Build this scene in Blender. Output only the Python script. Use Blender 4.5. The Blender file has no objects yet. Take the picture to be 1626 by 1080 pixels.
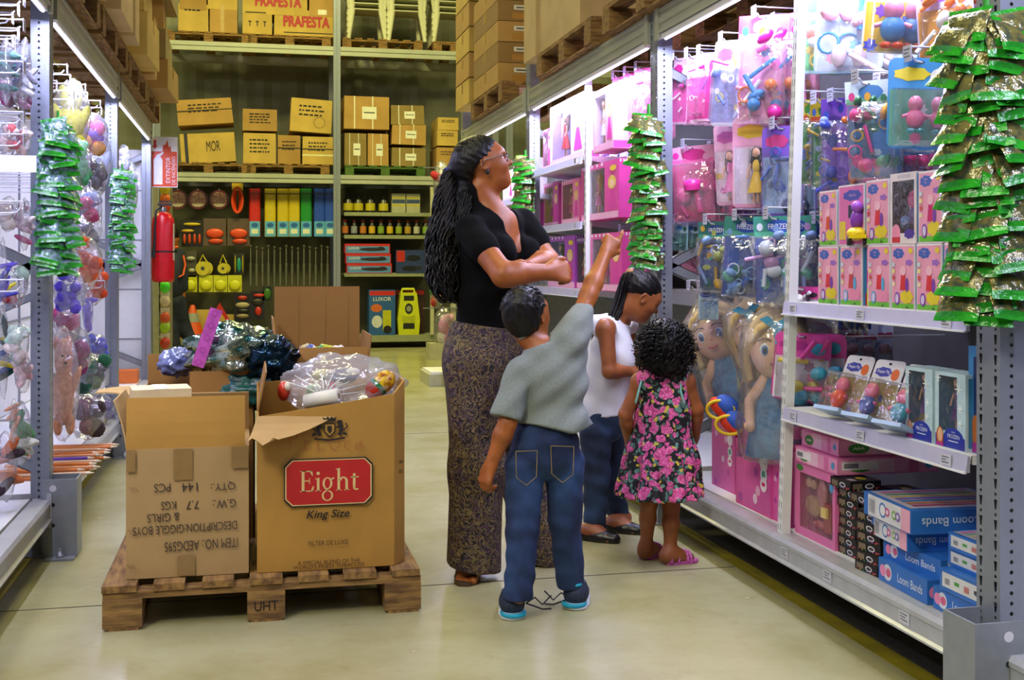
import bpy, math, random
import numpy as np
from mathutils import Matrix, Vector, Euler
R_ = math.radians
rnd = random.Random(7)
scene = bpy.context.scene
COL = scene.collection
# camera
FPX, VPX, VPY, CAMH = 1850.0, 396.5, 418.5, 1.16
YAW = math.atan((813 - VPX) / FPX)
CY, SY = math.cos(YAW), math.sin(YAW)
cam_d = bpy.data.cameras.new('camera')
cam = bpy.data.objects.new('camera', cam_d)
COL.objects.link(cam)
cam.location = (0, 0, CAMH)
cam.rotation_euler = (R_(90), 0, -YAW)
cam_d.sensor_width = 36
cam_d.lens = FPX / 1626 * 36
cam_d.shift_y = -(540 - VPY) / 1626
cam_d.clip_start = 0.05
scene.camera = cam
# light
scene.view_settings.view_transform = 'Standard'
scene.view_settings.look = 'None'
scene.view_settings.exposure = 0.93
scene.view_settings.gamma = 1.0
w = bpy.data.worlds.new('hall_air')
scene.world = w
w.use_nodes = True
w.node_tree.nodes['Background'].inputs[0].default_value = (0.75, 0.80, 0.55, 1)
w.node_tree.nodes['Background'].inputs[1].default_value = 0.03
def area(name, loc, rot, sx, sy, power, col, spread=180):
 d = bpy.data.lights.new(name, 'AREA')
 d.shape = 'RECTANGLE'
 d.size, d.size_y = sx, sy
 d.energy = power
 d.color = col
 d.spread = R_(spread)
 o = bpy.data.objects.new(name, d)
 COL.objects.link(o)
 o.location = loc
 o.rotation_euler = rot
 return o
HALL = (1.0, 0.93, 0.50)
area('hall_lamp', (-0.2, 0.6, 6.4), (0, 0, 0), 1.6, 1.6, 52, (1.0, 0.94, 0.68))
area('hall_lamp', (-3.0, -0.8, 5.6), (0, R_(-32), R_(20)), 1.4, 1.4, 150, (1.0, 0.95, 0.75))
area('hall_lamp', (0.5, 5.5, 6.6), (0, 0, 0), 1.2, 1.2, 40, HALL)
area('hall_lamp', (0.5, 12.3, 6.6), (0, 0, 0), 2.0, 1.4, 235, (1.0, 0.93, 0.36))
area('hall_lamp', (-4.5, 12.3, 6.6), (0, 0, 0), 2.0, 1.4, 110, (1.0, 0.93, 0.36))
area('hall_lamp', (5.5, 12.3, 6.6), (0, 0, 0), 2.0, 1.4, 110, (1.0, 0.93, 0.36))
LED = (0.66, 0.66, 1.0)
for y, p in ((1.2, 18), (3.75, 29), (6.17, 31), (8.6, 24)):
 area('led_tube_light', (1.775, y, 2.125), (0, R_(-6), 0), 0.04, 2.1, p, LED)
for y, p in ((3.75, 18), (6.17, 20), (8.6, 14)):
 area('led_tube_light', (-0.80, y, 2.125), (0, R_(4), 0), 0.04, 2.1, p, LED)
# picture geometry -> world
def ray(px, py):
 u, v = (px - 813) / FPX, (VPY - py) / FPX
 return Vector((SY + CY * u, CY - SY * u, v))
def at_x(px, py, X):
 d = ray(px, py)
 t = X / d.x
 return Vector((X, d.y * t, CAMH + d.z * t))
def at_y(px, py, Y):
 d = ray(px, py)
 t = Y / d.y
 return Vector((d.x * t, Y, CAMH + d.z * t))
def at_z(px, py, Z=0.0):
 d = ray(px, py)
 t = (Z - CAMH) / d.z
 return Vector((d.x * t, d.y * t, Z))
def at_d(px, py, D):
 d = ray(px, py)
 return Vector((0, 0, CAMH)) + d * D
def proj(p):
 D = p[0] * SY + p[1] * CY
 u = (p[0] * CY - p[1] * SY) / D
 return (813 + FPX * u, VPY - FPX * (p[2] - CAMH) / D, D)
# materials
def lin(c):
 if isinstance(c, str):
  c = c.lstrip('#')
  c = tuple(int(c[i:i + 2], 16) / 255 for i in (0, 2, 4))
 return tuple(x / 12.92 if x <= 0.04045 else ((x + 0.055) / 1.055) ** 2.4 for x in c[:3]) + (1,)
MATS = {}
def node(nt, typ, **kw):
 n = nt.nodes.new(typ)
 for k, v in kw.items():
  if k in n.inputs:
   n.inputs[k].default_value = v
  else:
   setattr(n, k, v)
 return n
def mat(name, col='#888888', rough=0.5, metal=0.0, var=0.12, scale=14.0, bump=0.0, bscale=60.0, emit=0.0, spec=0.5, col2=None, coat=0.0, stretch=None):
 """Principled material whose colour wanders procedurally between col and a darker or second colour."""
 if name in MATS:
  return MATS[name]
 m = bpy.data.materials.new(name)
 m.use_nodes = True
 nt = m.node_tree
 b = nt.nodes['Principled BSDF']
 tc = node(nt, 'ShaderNodeTexCoord')
 src = tc.outputs['Object']
 if stretch:
  mp = node(nt, 'ShaderNodeMapping')
  mp.inputs['Scale'].default_value = stretch
  nt.links.new(src, mp.inputs[0])
  src = mp.outputs[0]
 nz = node(nt, 'ShaderNodeTexNoise', Scale=scale, Detail=4.0)
 nt.links.new(src, nz.inputs['Vector'])
 c1 = lin(col)
 c2 = lin(col2) if col2 else tuple(x * (1 - var) for x in c1[:3]) + (1,)
 mx = node(nt, 'ShaderNodeMix', data_type='RGBA')
 rp = node(nt, 'ShaderNodeMapRange')
 rp.inputs[1].default_value, rp.inputs[2].default_value = 0.35, 0.65
 nt.links.new(nz.outputs['Fac'], rp.inputs[0])
 nt.links.new(rp.outputs[0], mx.inputs[0])
 mx.inputs[6].default_value = c1
 mx.inputs[7].default_value = c2
 nt.links.new(mx.outputs[2], b.inputs['Base Color'])
 b.inputs['Roughness'].default_value = rough
 b.inputs['Metallic'].default_value = metal
 b.inputs['Specular IOR Level'].default_value = spec
 b.inputs['Coat Weight'].default_value = coat
 if emit:
  nt.links.new(mx.outputs[2], b.inputs['Emission Color'])
  b.inputs['Emission Strength'].default_value = emit
 if bump:
  n2 = node(nt, 'ShaderNodeTexNoise', Scale=bscale, Detail=3.0)
  nt.links.new(src, n2.inputs['Vector'])
  bp = node(nt, 'ShaderNodeBump', Strength=bump, Distance=0.01)
  nt.links.new(n2.outputs['Fac'], bp.inputs['Height'])
  nt.links.new(bp.outputs[0], b.inputs['Normal'])
 MATS[name] = m
 return m
def clear(name, tint='#ffffff', gloss=0.16, milk=0.05, rough=0.12, bump=0.5, bscale=26.0):
 """Thin transparent wrapping film: mostly see-through with crinkled highlights and a little milkiness."""
 if name in MATS:
  return MATS[name]
 m = bpy.data.materials.new(name)
 m.use_nodes = True
 nt = m.node_tree
 nt.nodes.remove(nt.nodes['Principled BSDF'])
 out = nt.nodes['Material Output']
 tr = node(nt, 'ShaderNodeBsdfTransparent')
 tr.inputs[0].default_value = lin(tint)
 gl = node(nt, 'ShaderNodeBsdfGlossy')
 gl.inputs['Roughness'].default_value = rough
 df = node(nt, 'ShaderNodeBsdfDiffuse')
 df.inputs[0].default_value = lin('#f2f4ff')
 tc = node(nt, 'ShaderNodeTexCoord')
 nz = node(nt, 'ShaderNodeTexNoise', Scale=bscale, Detail=2.0)
 nt.links.new(tc.outputs['Object'], nz.inputs['Vector'])
 bp = node(nt, 'ShaderNodeBump', Strength=bump, Distance=0.02)
 nt.links.new(nz.outputs['Fac'], bp.inputs['Height'])
 nt.links.new(bp.outputs[0], gl.inputs['Normal'])
 lw = node(nt, 'ShaderNodeLayerWeight', Blend=0.25)
 nt.links.new(bp.outputs[0], lw.inputs['Normal'])
 mr = node(nt, 'ShaderNodeMapRange')
 mr.inputs[3].default_value, mr.inputs[4].default_value = gloss * 0.6, min(1, gloss * 3)
 nt.links.new(lw.outputs['Fresnel'], mr.inputs[0])
 m1 = node(nt, 'ShaderNodeMixShader')
 m2 = node(nt, 'ShaderNodeMixShader')
 m1.inputs[0].default_value = milk
 nt.links.new(tr.outputs[0], m1.inputs[1])
 nt.links.new(df.outputs[0], m1.inputs[2])
 nt.links.new(mr.outputs[0], m2.inputs[0])
 nt.links.new(m1.outputs[0], m2.inputs[1])
 nt.links.new(gl.outputs[0], m2.inputs[2])
 nt.links.new(m2.outputs[0], out.inputs[0])
 MATS[name] = m
 return m
def C(hexcol, rough=0.45, **kw):
 """a plain printed or moulded colour"""
 k = hexcol.lstrip('#') + '_%d' % int(rough * 100)
 return mat('colour_' + k, hexcol, rough, **kw)
# mesh builder
_TXT = {}
def text_data(s):
 if s in _TXT:
  return _TXT[s]
 cu = bpy.data.curves.new('txt', 'FONT')
 cu.body = s
 cu.size = 1.0
 cu.resolution_u = 3
 cu.align_x = 'CENTER'
 cu.align_y = 'CENTER'
 o = bpy.data.objects.new('txt', cu)
 me = o.to_mesh()
 v = [(a.co.x, a.co.y) for a in me.vertices]
 f = [tuple(p.vertices) for p in me.polygons]
 o.to_mesh_clear()
 bpy.data.objects.remove(o)
 bpy.data.curves.remove(cu)
 if v:
  x0, x1 = min(a for a, b in v), max(a for a, b in v)
  y0, y1 = min(b for a, b in v), max(b for a, b in v)
  v = [(a - (x0 + x1) / 2, b - (y0 + y1) / 2) for a, b in v]
  _TXT[s] = (v, f, x1 - x0, y1 - y0)
 else:
  _TXT[s] = ([], [], 1, 1)
 return _TXT[s]
class MB:
 def __init__(s):
  s.V, s.F, s.I, s.S, s.mats = [], [], [], [], []
  s.M = Matrix.Identity(4)
 def mi(s, m):
  if m not in s.mats:
   s.mats.append(m)
  return s.mats.index(m)
 def add(s, vs, fs, m, smooth=False):
  b = len(s.V)
  M = s.M
  s.V.extend((M @ Vector(v))[:] for v in vs)
  k = s.mi(m)
  for f in fs:
   s.F.append(tuple(b + i for i in f))
   s.I.append(k)
   s.S.append(smooth)
  return s
 def box(s, c, d, m, rz=0.0, skip=()):
  x, y, z = d[0] / 2, d[1] / 2, d[2] / 2
  vs = [(a, b, e) for a in (-x, x) for b in (-y, y) for e in (-z, z)]
  if rz:
   cc, ss = math.cos(rz), math.sin(rz)
   vs = [(a * cc - b * ss, a * ss + b * cc, e) for a, b, e in vs]
  vs = [(a + c[0], b + c[1], e + c[2]) for a, b, e in vs]
  fs = {'-x': (0, 1, 3, 2), '+x': (4, 6, 7, 5), '-y': (0, 4, 5, 1), '+y': (2, 3, 7, 6), '-z': (0, 2, 6, 4), '+z': (1, 5, 7, 3)}
  return s.add(vs, [f for k, f in fs.items() if k not in skip], m)
 def quad(s, a, b, c, d, m):
  return s.add([a, b, c, d], [(0, 1, 2, 3)], m)
 def poly(s, pts, m):
  return s.add(pts, [tuple(range(len(pts)))], m)
 def prism(s, pts, h0, h1, m, axis='z', smooth=False):
  """2-D outline (counter-clockwise) extruded from h0 to h1 along an axis"""
  n = len(pts)
  P = {'z': lambda a, b, h: (a, b, h), 'y': lambda a, b, h: (a, h, b), 'x': lambda a, b, h: (h, a, b)}[axis]
  vs = [P(a, b, h0) for a, b in pts] + [P(a, b, h1) for a, b in pts]
  flip = axis == 'y'
  caps = [tuple(range(n))[::-1], tuple(range(n, 2 * n))]
  sides = [(i, (i + 1) % n, n + (i + 1) % n, n + i) for i in range(n)]
  if flip:
   caps = [c[::-1] for c in caps]
   sides = [c[::-1] for c in sides]
  s.add(vs, caps, m)
  return s.add(vs, sides, m, smooth)
 def tube(s, pts, r, m, n=8, closed=False, caps=True, flat=None):
  pts = [Vector(p) for p in pts]
  k = len(pts)
  rs = r if isinstance(r, (list, tuple)) else [r] * k
  vs, fs = [], []
  up = None
  for i, p in enumerate(pts):
   a = pts[i - 1] if (i or closed) else p
   b = pts[(i + 1) % k] if (i < k - 1 or closed) else p
   t = (b - a)
   t = t.normalized() if t.length > 1e-9 else Vector((0, 0, 1))
   if up is None:
    up = t.orthogonal().normalized() if abs(t.z) > 0.9 else (Vector((0, 0, 1)) - t * t.z).normalized()
   else:
    up = (up - t * up.dot(t))
    up = up.normalized() if up.length > 1e-6 else t.orthogonal().normalized()
   sd = t.cross(up)
   for j in range(n):
    an = 2 * math.pi * j / n
    vs.append(p + (up * math.cos(an) * (flat or 1) + sd * math.sin(an)) * rs[i])
  for i in range(k if closed else k - 1):
   for j in range(n):
    a, b = i * n + j, i * n + (j + 1) % n
    c, d = ((i + 1) % k) * n + (j + 1) % n, ((i + 1) % k) * n + j
    fs.append((a, d, c, b))
  s.add(vs, fs, m, True)
  if caps and not closed:
   s.add([vs[j] for j in range(n)], [tuple(range(n))], m)
   s.add([vs[(k - 1) * n + j] for j in range(n)], [tuple(range(n))[::-1]], m)
  return s
 def lathe(s, prof, m, n=20, c=(0, 0, 0), sx=1, sy=1):
  vs, fs = [], []
  for r, z in prof:
   for j in range(n):
    a = 2 * math.pi * j / n
    vs.append((c[0] + r * math.cos(a) * sx, c[1] + r * math.sin(a) * sy, c[2] + z))
  for i in range(len(prof) - 1):
   for j in range(n):
    fs.append((i * n + j, i * n + (j + 1) % n, (i + 1) * n + (j + 1) % n, (i + 1) * n + j))
  s.add(vs, fs, m, True)
  s.add(vs[:n], [tuple(range(n))[::-1]], m)
  s.add(vs[-n:], [tuple(range(n))], m)
  return s
 def ell(s, c, r, m, n=12, k=8, wob=0.0, seed=0, rot=None):
  """ellipsoid, optionally lumpy"""
  q = random.Random(seed)
  if not hasattr(r, '__len__'):
   r = (r, r, r)
  E = Euler(rot).to_matrix() if rot else None
  vs, fs = [], []
  def P(x, y, z, f=1.0):
   v = Vector((x * r[0] * f, y * r[1] * f, z * r[2] * f))
   if E:
    v = E @ v
   return (c[0] + v.x, c[1] + v.y, c[2] + v.z)
  vs.append(P(0, 0, -1))
  for i in range(1, k):
   t = -math.pi / 2 + math.pi * i / k
   for j in range(n):
    a = 2 * math.pi * j / n
    vs.append(P(math.cos(t) * math.cos(a), math.cos(t) * math.sin(a), math.sin(t), 1 + wob * (q.random() - .5)))
  vs.append(P(0, 0, 1))
  for j in range(n):
   fs.append((0, 1 + (j + 1) % n, 1 + j))
   fs.append((len(vs) - 1, 1 + (k - 2) * n + j, 1 + (k - 2) * n + (j + 1) % n))
  for i in range(k - 2):
   for j in range(n):
    a, b = 1 + i * n + j, 1 + i * n + (j + 1) % n
    fs.append((a, b, b + n, a + n))
  return s.add(vs, fs, m, True)
 def face(s, o, u, v):
  """a drawing frame on a face: origin o, unit axes u (right) and v (up); returns the outward normal"""
  s.fo, s.fu, s.fv = Vector(o), Vector(u).normalized(), Vector(v).normalized()
  s.fn = s.fu.cross(s.fv)
  s.lift = 0.0006
  return s
 def fp(s, a, b):
  return s.fo + s.fu * a + s.fv * b + s.fn * s.lift
 def dpoly(s, pts, m):
  """printed polygon on the current face"""
  s.poly([s.fp(a, b) for a, b in pts], m)
  s.lift += 0.0002
  return s
 def drect(s, a0, b0, a1, b1, m):
  return s.dpoly([(a0, b0), (a1, b0), (a1, b1), (a0, b1)], m)
 def dell(s, a, b, ra, rb, m, n=14, wav=0.0, k=7):
  return s.dpoly([(a + ra * (1 + wav * math.cos(k * t)) * math.cos(t), b + rb * (1 + wav * math.cos(k * t)) * math.sin(t)) for t in (2 * math.pi * i / n for i in range(n))], m)
 def dline(s, pts, wd, m):
  for (a, b), (c, d) in zip(pts, pts[1:]):
   L = math.hypot(c - a, d - b) or 1
   nx, ny = -(d - b) / L * wd / 2, (c - a) / L * wd / 2
   s.poly([s.fp(a + nx, b + ny), s.fp(a - nx, b - ny), s.fp(c - nx, d - ny), s.fp(c + nx, d + ny)], m)
  s.lift += 0.0002
  return s
 def dtext(s, t, a, b, h, m, wmax=None, rot=0.0, wid=None, shear=0.0, bold=0.0):
  if bold:
   for i, j in ((1, 0), (-1, 0), (0, 1), (0, -1), (.7, .7), (-.7, -.7)):
    s.dtext(t, a + i * bold, b + j * bold, h, m, wmax, rot, wid, shear)
   return s
  """printed text: cap height h centred at (a, b)"""
  v, f, W, H = text_data(t)
  if not v:
   return s
  k = h / H
  kx = k if wid is None else wid / W
  if wmax and W * kx > wmax:
   kx = wmax / W
  cr, sr = math.cos(rot), math.sin(rot)
  pts = []
  for x, y in v:
   x, y = (x + y * shear) * kx, y * k
   pts.append(s.fp(a + x * cr - y * sr, b + x * sr + y * cr))
  s.add(pts, f, m)
  s.lift += 0.0002
  return s
 def mesh(s, name):
  me = bpy.data.meshes.new(name)
  me.from_pydata([tuple(v) for v in s.V], [], s.F)
  for m in s.mats:
   me.materials.append(m)
  if s.F:
   me.polygons.foreach_set('material_index', s.I)
   me.polygons.foreach_set('use_smooth', s.S)
  me.update()
  return me
 def build(s, name, parent=None):
  o = bpy.data.objects.new(name, s.mesh(name))
  COL.objects.link(o)
  if parent is not None:
   o.parent = parent
  return o
def tag(o, label, cat, group=None):
 o['label'] = label
 o['category'] = cat
 if group:
  o['group'] = group
 return o
def thing(name, label, cat, loc=(0, 0, 0), rz=0.0, group=None, rot=None):
 o = bpy.data.objects.new(name, None)
 o.empty_display_size = 0.1
 COL.objects.link(o)
 o.location = loc
 o.rotation_euler = rot if rot else (0, 0, rz)
 return tag(o, label, cat, group)
def struct(o):
 o['kind'] = 'structure'
 return o
def dup(root, loc, rot=None, label=None, group=None, scale=None):
 """copy of a thing with its parts and sub-parts"""
 r = root.copy()
 COL.objects.link(r)
 r.location = loc
 if rot is not None:
  r.rotation_euler = rot
 if scale is not None:
  r.scale = scale
 if label:
  r['label'] = label
 if group:
  r['group'] = group
 for ch in KIDS(root):
  c = ch.copy()
  COL.objects.link(c)
  c.parent = r
  for g in KIDS(ch):
   d = g.copy()
   COL.objects.link(d)
   d.parent = c
 return r
def KIDS(o):
 return [c for c in o.children]
ORD = ['first', 'second', 'third', 'fourth', 'fifth', 'sixth', 'seventh', 'eighth', 'ninth', 'tenth', 'eleventh', 'twelfth', 'thirteenth', 'fourteenth', 'fifteenth', 'sixteenth', 'seventeenth', 'eighteenth', 'nineteenth', 'twentieth']
CARD = mat('cardboard', '#b08a4a', 0.85, var=0.16, scale=5, bump=0.12, bscale=40)
BLACKINK = C('#1c140c', 0.7)
WHITE = C('#f1f1f4', 0.5)
# floor, walls, ceiling
def floor_mat():
 m = bpy.data.materials.new('polished_concrete')
 m.use_nodes = True
 nt = m.node_tree
 b = nt.nodes['Principled BSDF']
 tc = node(nt, 'ShaderNodeTexCoord')
 n1 = node(nt, 'ShaderNodeTexNoise', Scale=1.3, Detail=7.0, Roughness=0.65)
 n2 = node(nt, 'ShaderNodeTexNoise', Scale=7.0, Detail=8.0, Roughness=0.7)
 for n in (n1, n2):
  nt.links.new(tc.outputs['Object'], n.inputs['Vector'])
 r1 = node(nt, 'ShaderNodeValToRGB')
 r1.color_ramp.elements[0].position, r1.color_ramp.elements[0].color = 0.32, lin('#8c8658')
 r1.color_ramp.elements[1].position, r1.color_ramp.elements[1].color = 0.68, lin('#aaa884')
 nt.links.new(n1.outputs['Fac'], r1.inputs[0])
 mp = node(nt, 'ShaderNodeMapRange')
 mp.inputs[1].default_value, mp.inputs[2].default_value, mp.inputs[4].default_value = 0.55, 0.8, 0.55
 nt.links.new(n2.outputs['Fac'], mp.inputs[0])
 mx = node(nt, 'ShaderNodeMix', data_type='RGBA')
 nt.links.new(mp.outputs[0], mx.inputs[0])
 nt.links.new(r1.outputs[0], mx.inputs[6])
 mx.inputs[7].default_value = lin('#857043')
 nt.links.new(mx.outputs[2], b.inputs['Base Color'])
 rr = node(nt, 'ShaderNodeMapRange')
 rr.inputs[3].default_value, rr.inputs[4].default_value = 0.14, 0.34
 nt.links.new(n2.outputs['Fac'], rr.inputs[0])
 nt.links.new(rr.outputs[0], b.inputs['Roughness'])
 b.inputs['Specular IOR Level'].default_value = 0.45
 return m
mb = MB()
mb.box((1, 9, -0.05), (16, 24, 0.1), floor_mat())
struct(mb.build('floor'))
for y in (4.16, 7.9, 12.6):
 mb = MB()
 mb.box((0.5, y, 0.0006), (12, 0.006, 0.0012), mat('floor_joint', '#4b4633', 0.9))
 struct(mb.build('floor_joint_trim'))
YEL = mat('floor_paint_yellow', '#8a7d12', 0.5, var=0.35, scale=9)
for k, (x0, x1) in enumerate(((1.812, 1.877), (-0.90, -0.835))):
 mb = MB()
 mb.box(((x0 + x1) / 2, 6.0, 0.001), (x1 - x0, 8.5, 0.002), YEL)
 struct(mb.build('floor_marking_line'))
SHADEF = mat('painted_rack_shade', '#3b3729', 0.9, var=0.4, scale=30)  # shade beneath the racks, painted as dark sheets laid on the floor
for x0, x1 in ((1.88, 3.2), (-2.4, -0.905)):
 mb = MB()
 mb.box(((x0 + x1) / 2, 5.6, 0.001), (x1 - x0, 9.4, 0.002), SHADEF)
 struct(mb.build('floor_shade_sheet'))
WALLM = mat('corrugated_wall', '#90927a', 0.45, var=0.25, scale=1.2, stretch=(0.4, 1, 3))
mb = MB()
pts = []
for i in range(121):
 x = -7 + i * 0.12
 pts.append((x, 17.5 + (0.03 if i % 4 in (1, 2) else 0)))
for (x0, y0), (x1, y1) in zip(pts, pts[1:]):
 mb.quad((x0, y0, 0), (x1, y1, 0), (x1, y1, 7.5), (x0, y0, 7.5), WALLM)
struct(mb.build('wall_back'))
mb = MB()
mb.box((1, 9, 7.55), (16, 24, 0.1), mat('ceiling_sheet', '#6d6d60', 0.8))
struct(mb.build('ceiling'))
# perforated steel
def perforated(name, col, side=True, slots=True, rough=0.42, metal=0.35):
 """galvanised steel with rows of punched holes (real openings) laid out in the post's own coordinates"""
 m = bpy.data.materials.new(name)
 m.use_nodes = True
 nt = m.node_tree
 b = nt.nodes['Principled BSDF']
 out = nt.nodes['Material Output']
 tc = node(nt, 'ShaderNodeTexCoord')
 sp = node(nt, 'ShaderNodeSeparateXYZ')
 nt.links.new(tc.outputs['Object'], sp.inputs[0])
 sn = node(nt, 'ShaderNodeSeparateXYZ')
 nt.links.new(tc.outputs['Normal'], sn.inputs[0])
 def mth(op, a, bb=None, cc=None):
  n = node(nt, 'ShaderNodeMath', operation=op)
  for i, q in enumerate((a, bb, cc)):
   if q is None:
    continue
   if isinstance(q, (int, float)):
    n.inputs[i].default_value = q
   else:
    nt.links.new(q, n.inputs[i])
  return n.outputs[0]
 def rep(src, period, off=0.0):
  return mth('SUBTRACT', mth('MULTIPLY', mth('FRACT', mth('ADD', mth('DIVIDE', src, period), off)), period), period / 2)
 def blob(dx, dz, rx, rz):
  return mth('LESS_THAN', mth('ADD', mth('POWER', mth('ABSOLUTE', mth('DIVIDE', dx, rx)), 2.0), mth('POWER', mth('ABSOLUTE', mth('DIVIDE', dz, rz)), 2.0)), 1.0)
 X, Y, Z = sp.outputs
 zz = rep(Z, 0.025)
 hole_side = mth('MULTIPLY', blob(mth('ADD', X, 0.004), zz, 0.0048, 0.0048), mth('GREATER_THAN', mth('ABSOLUTE', sn.outputs[1]), 0.5))
 ya = mth('SUBTRACT', mth('ABSOLUTE', Y), 0.029)
 zs = rep(Z, 0.05)
 zd = rep(Z, 0.05, 0.5)
 wid = mth('MULTIPLY_ADD', zs, 0.16, 0.0045)
 slot = mth('MULTIPLY', mth('LESS_THAN', mth('ABSOLUTE', ya), wid), mth('LESS_THAN', mth('ABSOLUTE', zs), 0.012))
 dots = blob(ya, zd, 0.004, 0.004)
 hole_front = mth('MULTIPLY', mth('MAXIMUM', slot, dots), mth('GREATER_THAN', mth('ABSOLUTE', sn.outputs[0]), 0.5))
 hole = mth('MAXIMUM', hole_side, hole_front)
 tr = node(nt, 'ShaderNodeBsdfTransparent')
 mx = node(nt, 'ShaderNodeMixShader')
 nt.links.new(hole, mx.inputs[0])
 nt.links.new(b.outputs[0], mx.inputs[1])
 nt.links.new(tr.outputs[0], mx.inputs[2])
 nt.links.new(mx.outputs[0], out.inputs[0])
 nz = node(nt, 'ShaderNodeTexNoise', Scale=20.0, Detail=4.0)
 nt.links.new(tc.outputs['Object'], nz.inputs['Vector'])
 cr = node(nt, 'ShaderNodeMix', data_type='RGBA')
 nt.links.new(nz.outputs['Fac'], cr.inputs[0])
 cr.inputs[6].default_value = lin(col)
 cr.inputs[7].default_value = tuple(x * 0.82 for x in lin(col)[:3]) + (1,)
 nt.links.new(cr.outputs[2], b.inputs['Base Color'])
 b.inputs['Roughness'].default_value = rough
 b.inputs['Metallic'].default_value = metal
 return m
POST = perforated('perforated_galvanised_steel', '#8e95a2')
STEEL = mat('galvanised_steel', '#8f959e', 0.4, 0.35, scale=25)
BEAM = mat('zinc_grey_beam_paint', '#a9ad9c', 0.45, 0.1, scale=6, var=0.1)
DECK = mat('white_enamel', '#e4e6ea', 0.4, var=0.05)
INNER = mat('post_inside', '#2a2b2c', 0.8)
WOOD = mat('pallet_wood', '#94713c', 0.85, var=0.5, scale=9, bump=0.25, bscale=30, stretch=(6, 1, 6), col2='#624522')
WOOD_X = mat('pallet_wood_cross', '#94713c', 0.85, var=0.5, scale=9, bump=0.25, bscale=30, stretch=(1, 6, 6), col2='#5c4122')
DARKBACK = mat('rack_back_panel', '#55565c', 0.6, var=0.15)
LEDM = mat('led_strip_cover', '#e8e6ff', 0.3, emit=0.9, var=0.02)
def upright(parent, x, y, h, sgn):
 """one front post (+ rear post, zigzag braces, foot plate); sgn +1 = rack lies at +x of the aisle"""
 mb = MB()
 mb.box((0, 0, h / 2), (0.07, 0.094, h), POST, skip=('+z', '-z'))
 p = mb.build('post', parent)
 p.location = (x + sgn * 0.035, y, 0)
 mb = MB()
 mb.box((0, 0, h / 2), (0.07, 0.094, h), POST, skip=('+z', '-z'))
 q = mb.build('post', parent)
 q.location = (x + sgn * 1.0, y, 0)
 for xx in (0.035, 1.0):
  mb = MB()
  mb.box((x + sgn * xx, y, 0.004), (0.14, 0.13, 0.008), STEEL)
  mb.build('foot_plate', parent)
 zs = [0.35, 0.75, 1.15, 1.6, 2.02]
 a = True
 for z0, z1 in zip(zs, zs[1:]):
  xa, xb = x + sgn * 0.06, x + sgn * 0.97
  p0, p1 = (xa if a else xb, z0), (xb if a else xa, z1)
  d = Vector((p1[0] - p0[0], p1[1] - p0[1])).normalized()
  n = Vector((-d.y, d.x)) * 0.022
  mb = MB()
  y0 = y - 0.02
  for s0, s1, ya, yb in ((-1, 1, y0, y0 + 0.004), (-1, -0.85, y0, y0 + 0.035), (0.85, 1, y0, y0 + 0.035)):
   vs = []
   for yy in (ya, yb):
    for pp, sg in ((p0, s0), (p1, s0), (p1, s1), (p0, s1)):
     vs.append((pp[0] + n.x * sg, yy, pp[1] + n.y * sg))
   mb.add(vs, [(0, 1, 2, 3), (7, 6, 5, 4), (0, 4, 5, 1), (1, 5, 6, 2), (2, 6, 7, 3), (3, 7, 4, 0)], STEEL)
  mb.build('brace', parent)
  a = not a
def beam_profile(h):
 return [(0, 0), (0.012, 0), (0.012, h * 0.12), (0.004, h * 0.16), (0.004, h * 0.36), (0.012, h * 0.4), (0.012, h * 0.62), (0.005, h * 0.66), (0.005, h * 0.84), (0.012, h * 0.88), (0.012, h), (0, h), (-0.035, h), (-0.035, 0)]
def beam(parent, x, y0, y1, z, h, sgn, m=None, name='beam', prof=None):
 mb = MB()
 pts = [(x - sgn * (u + 0.0), z + v) for u, v in (prof or beam_profile(h))]
 if sgn < 0:
  pts = pts[::-1]
 mb.prism([(a, b) for a, b in pts][::-1], y0, y1, m or BEAM, axis='y')
 o = mb.build(name, parent)
 for yy, s in ((y0, 1), (y1, -1)):
  b2 = MB()
  b2.box((x - sgn * 0.006, yy + s * 0.02, z + h / 2), (0.018, 0.045, h + 0.05), m or BEAM)
  b2.build('bracket', o)
 return o
XR, XL = 1.766, -0.774
YP = [0.11, 2.53, 4.95, 7.375, 9.79]
rr = thing('pallet_rack', 'grey perforated steel rack full of pink toys, along the aisle side facing the family', 'rack')
for i, y in enumerate(YP[1:]):
 upright(rr, XR, y, [2.32, 2.32, 2.62, 4.8][i], 1)
rl = thing('pallet_rack', 'grey perforated steel rack hung with stuffed toys, behind the pallet of cartons', 'rack')
for i, y in enumerate(YP[2:]):
 upright(rl, XL, y, [2.42, 2.33, 2.33][i], -1)
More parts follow.
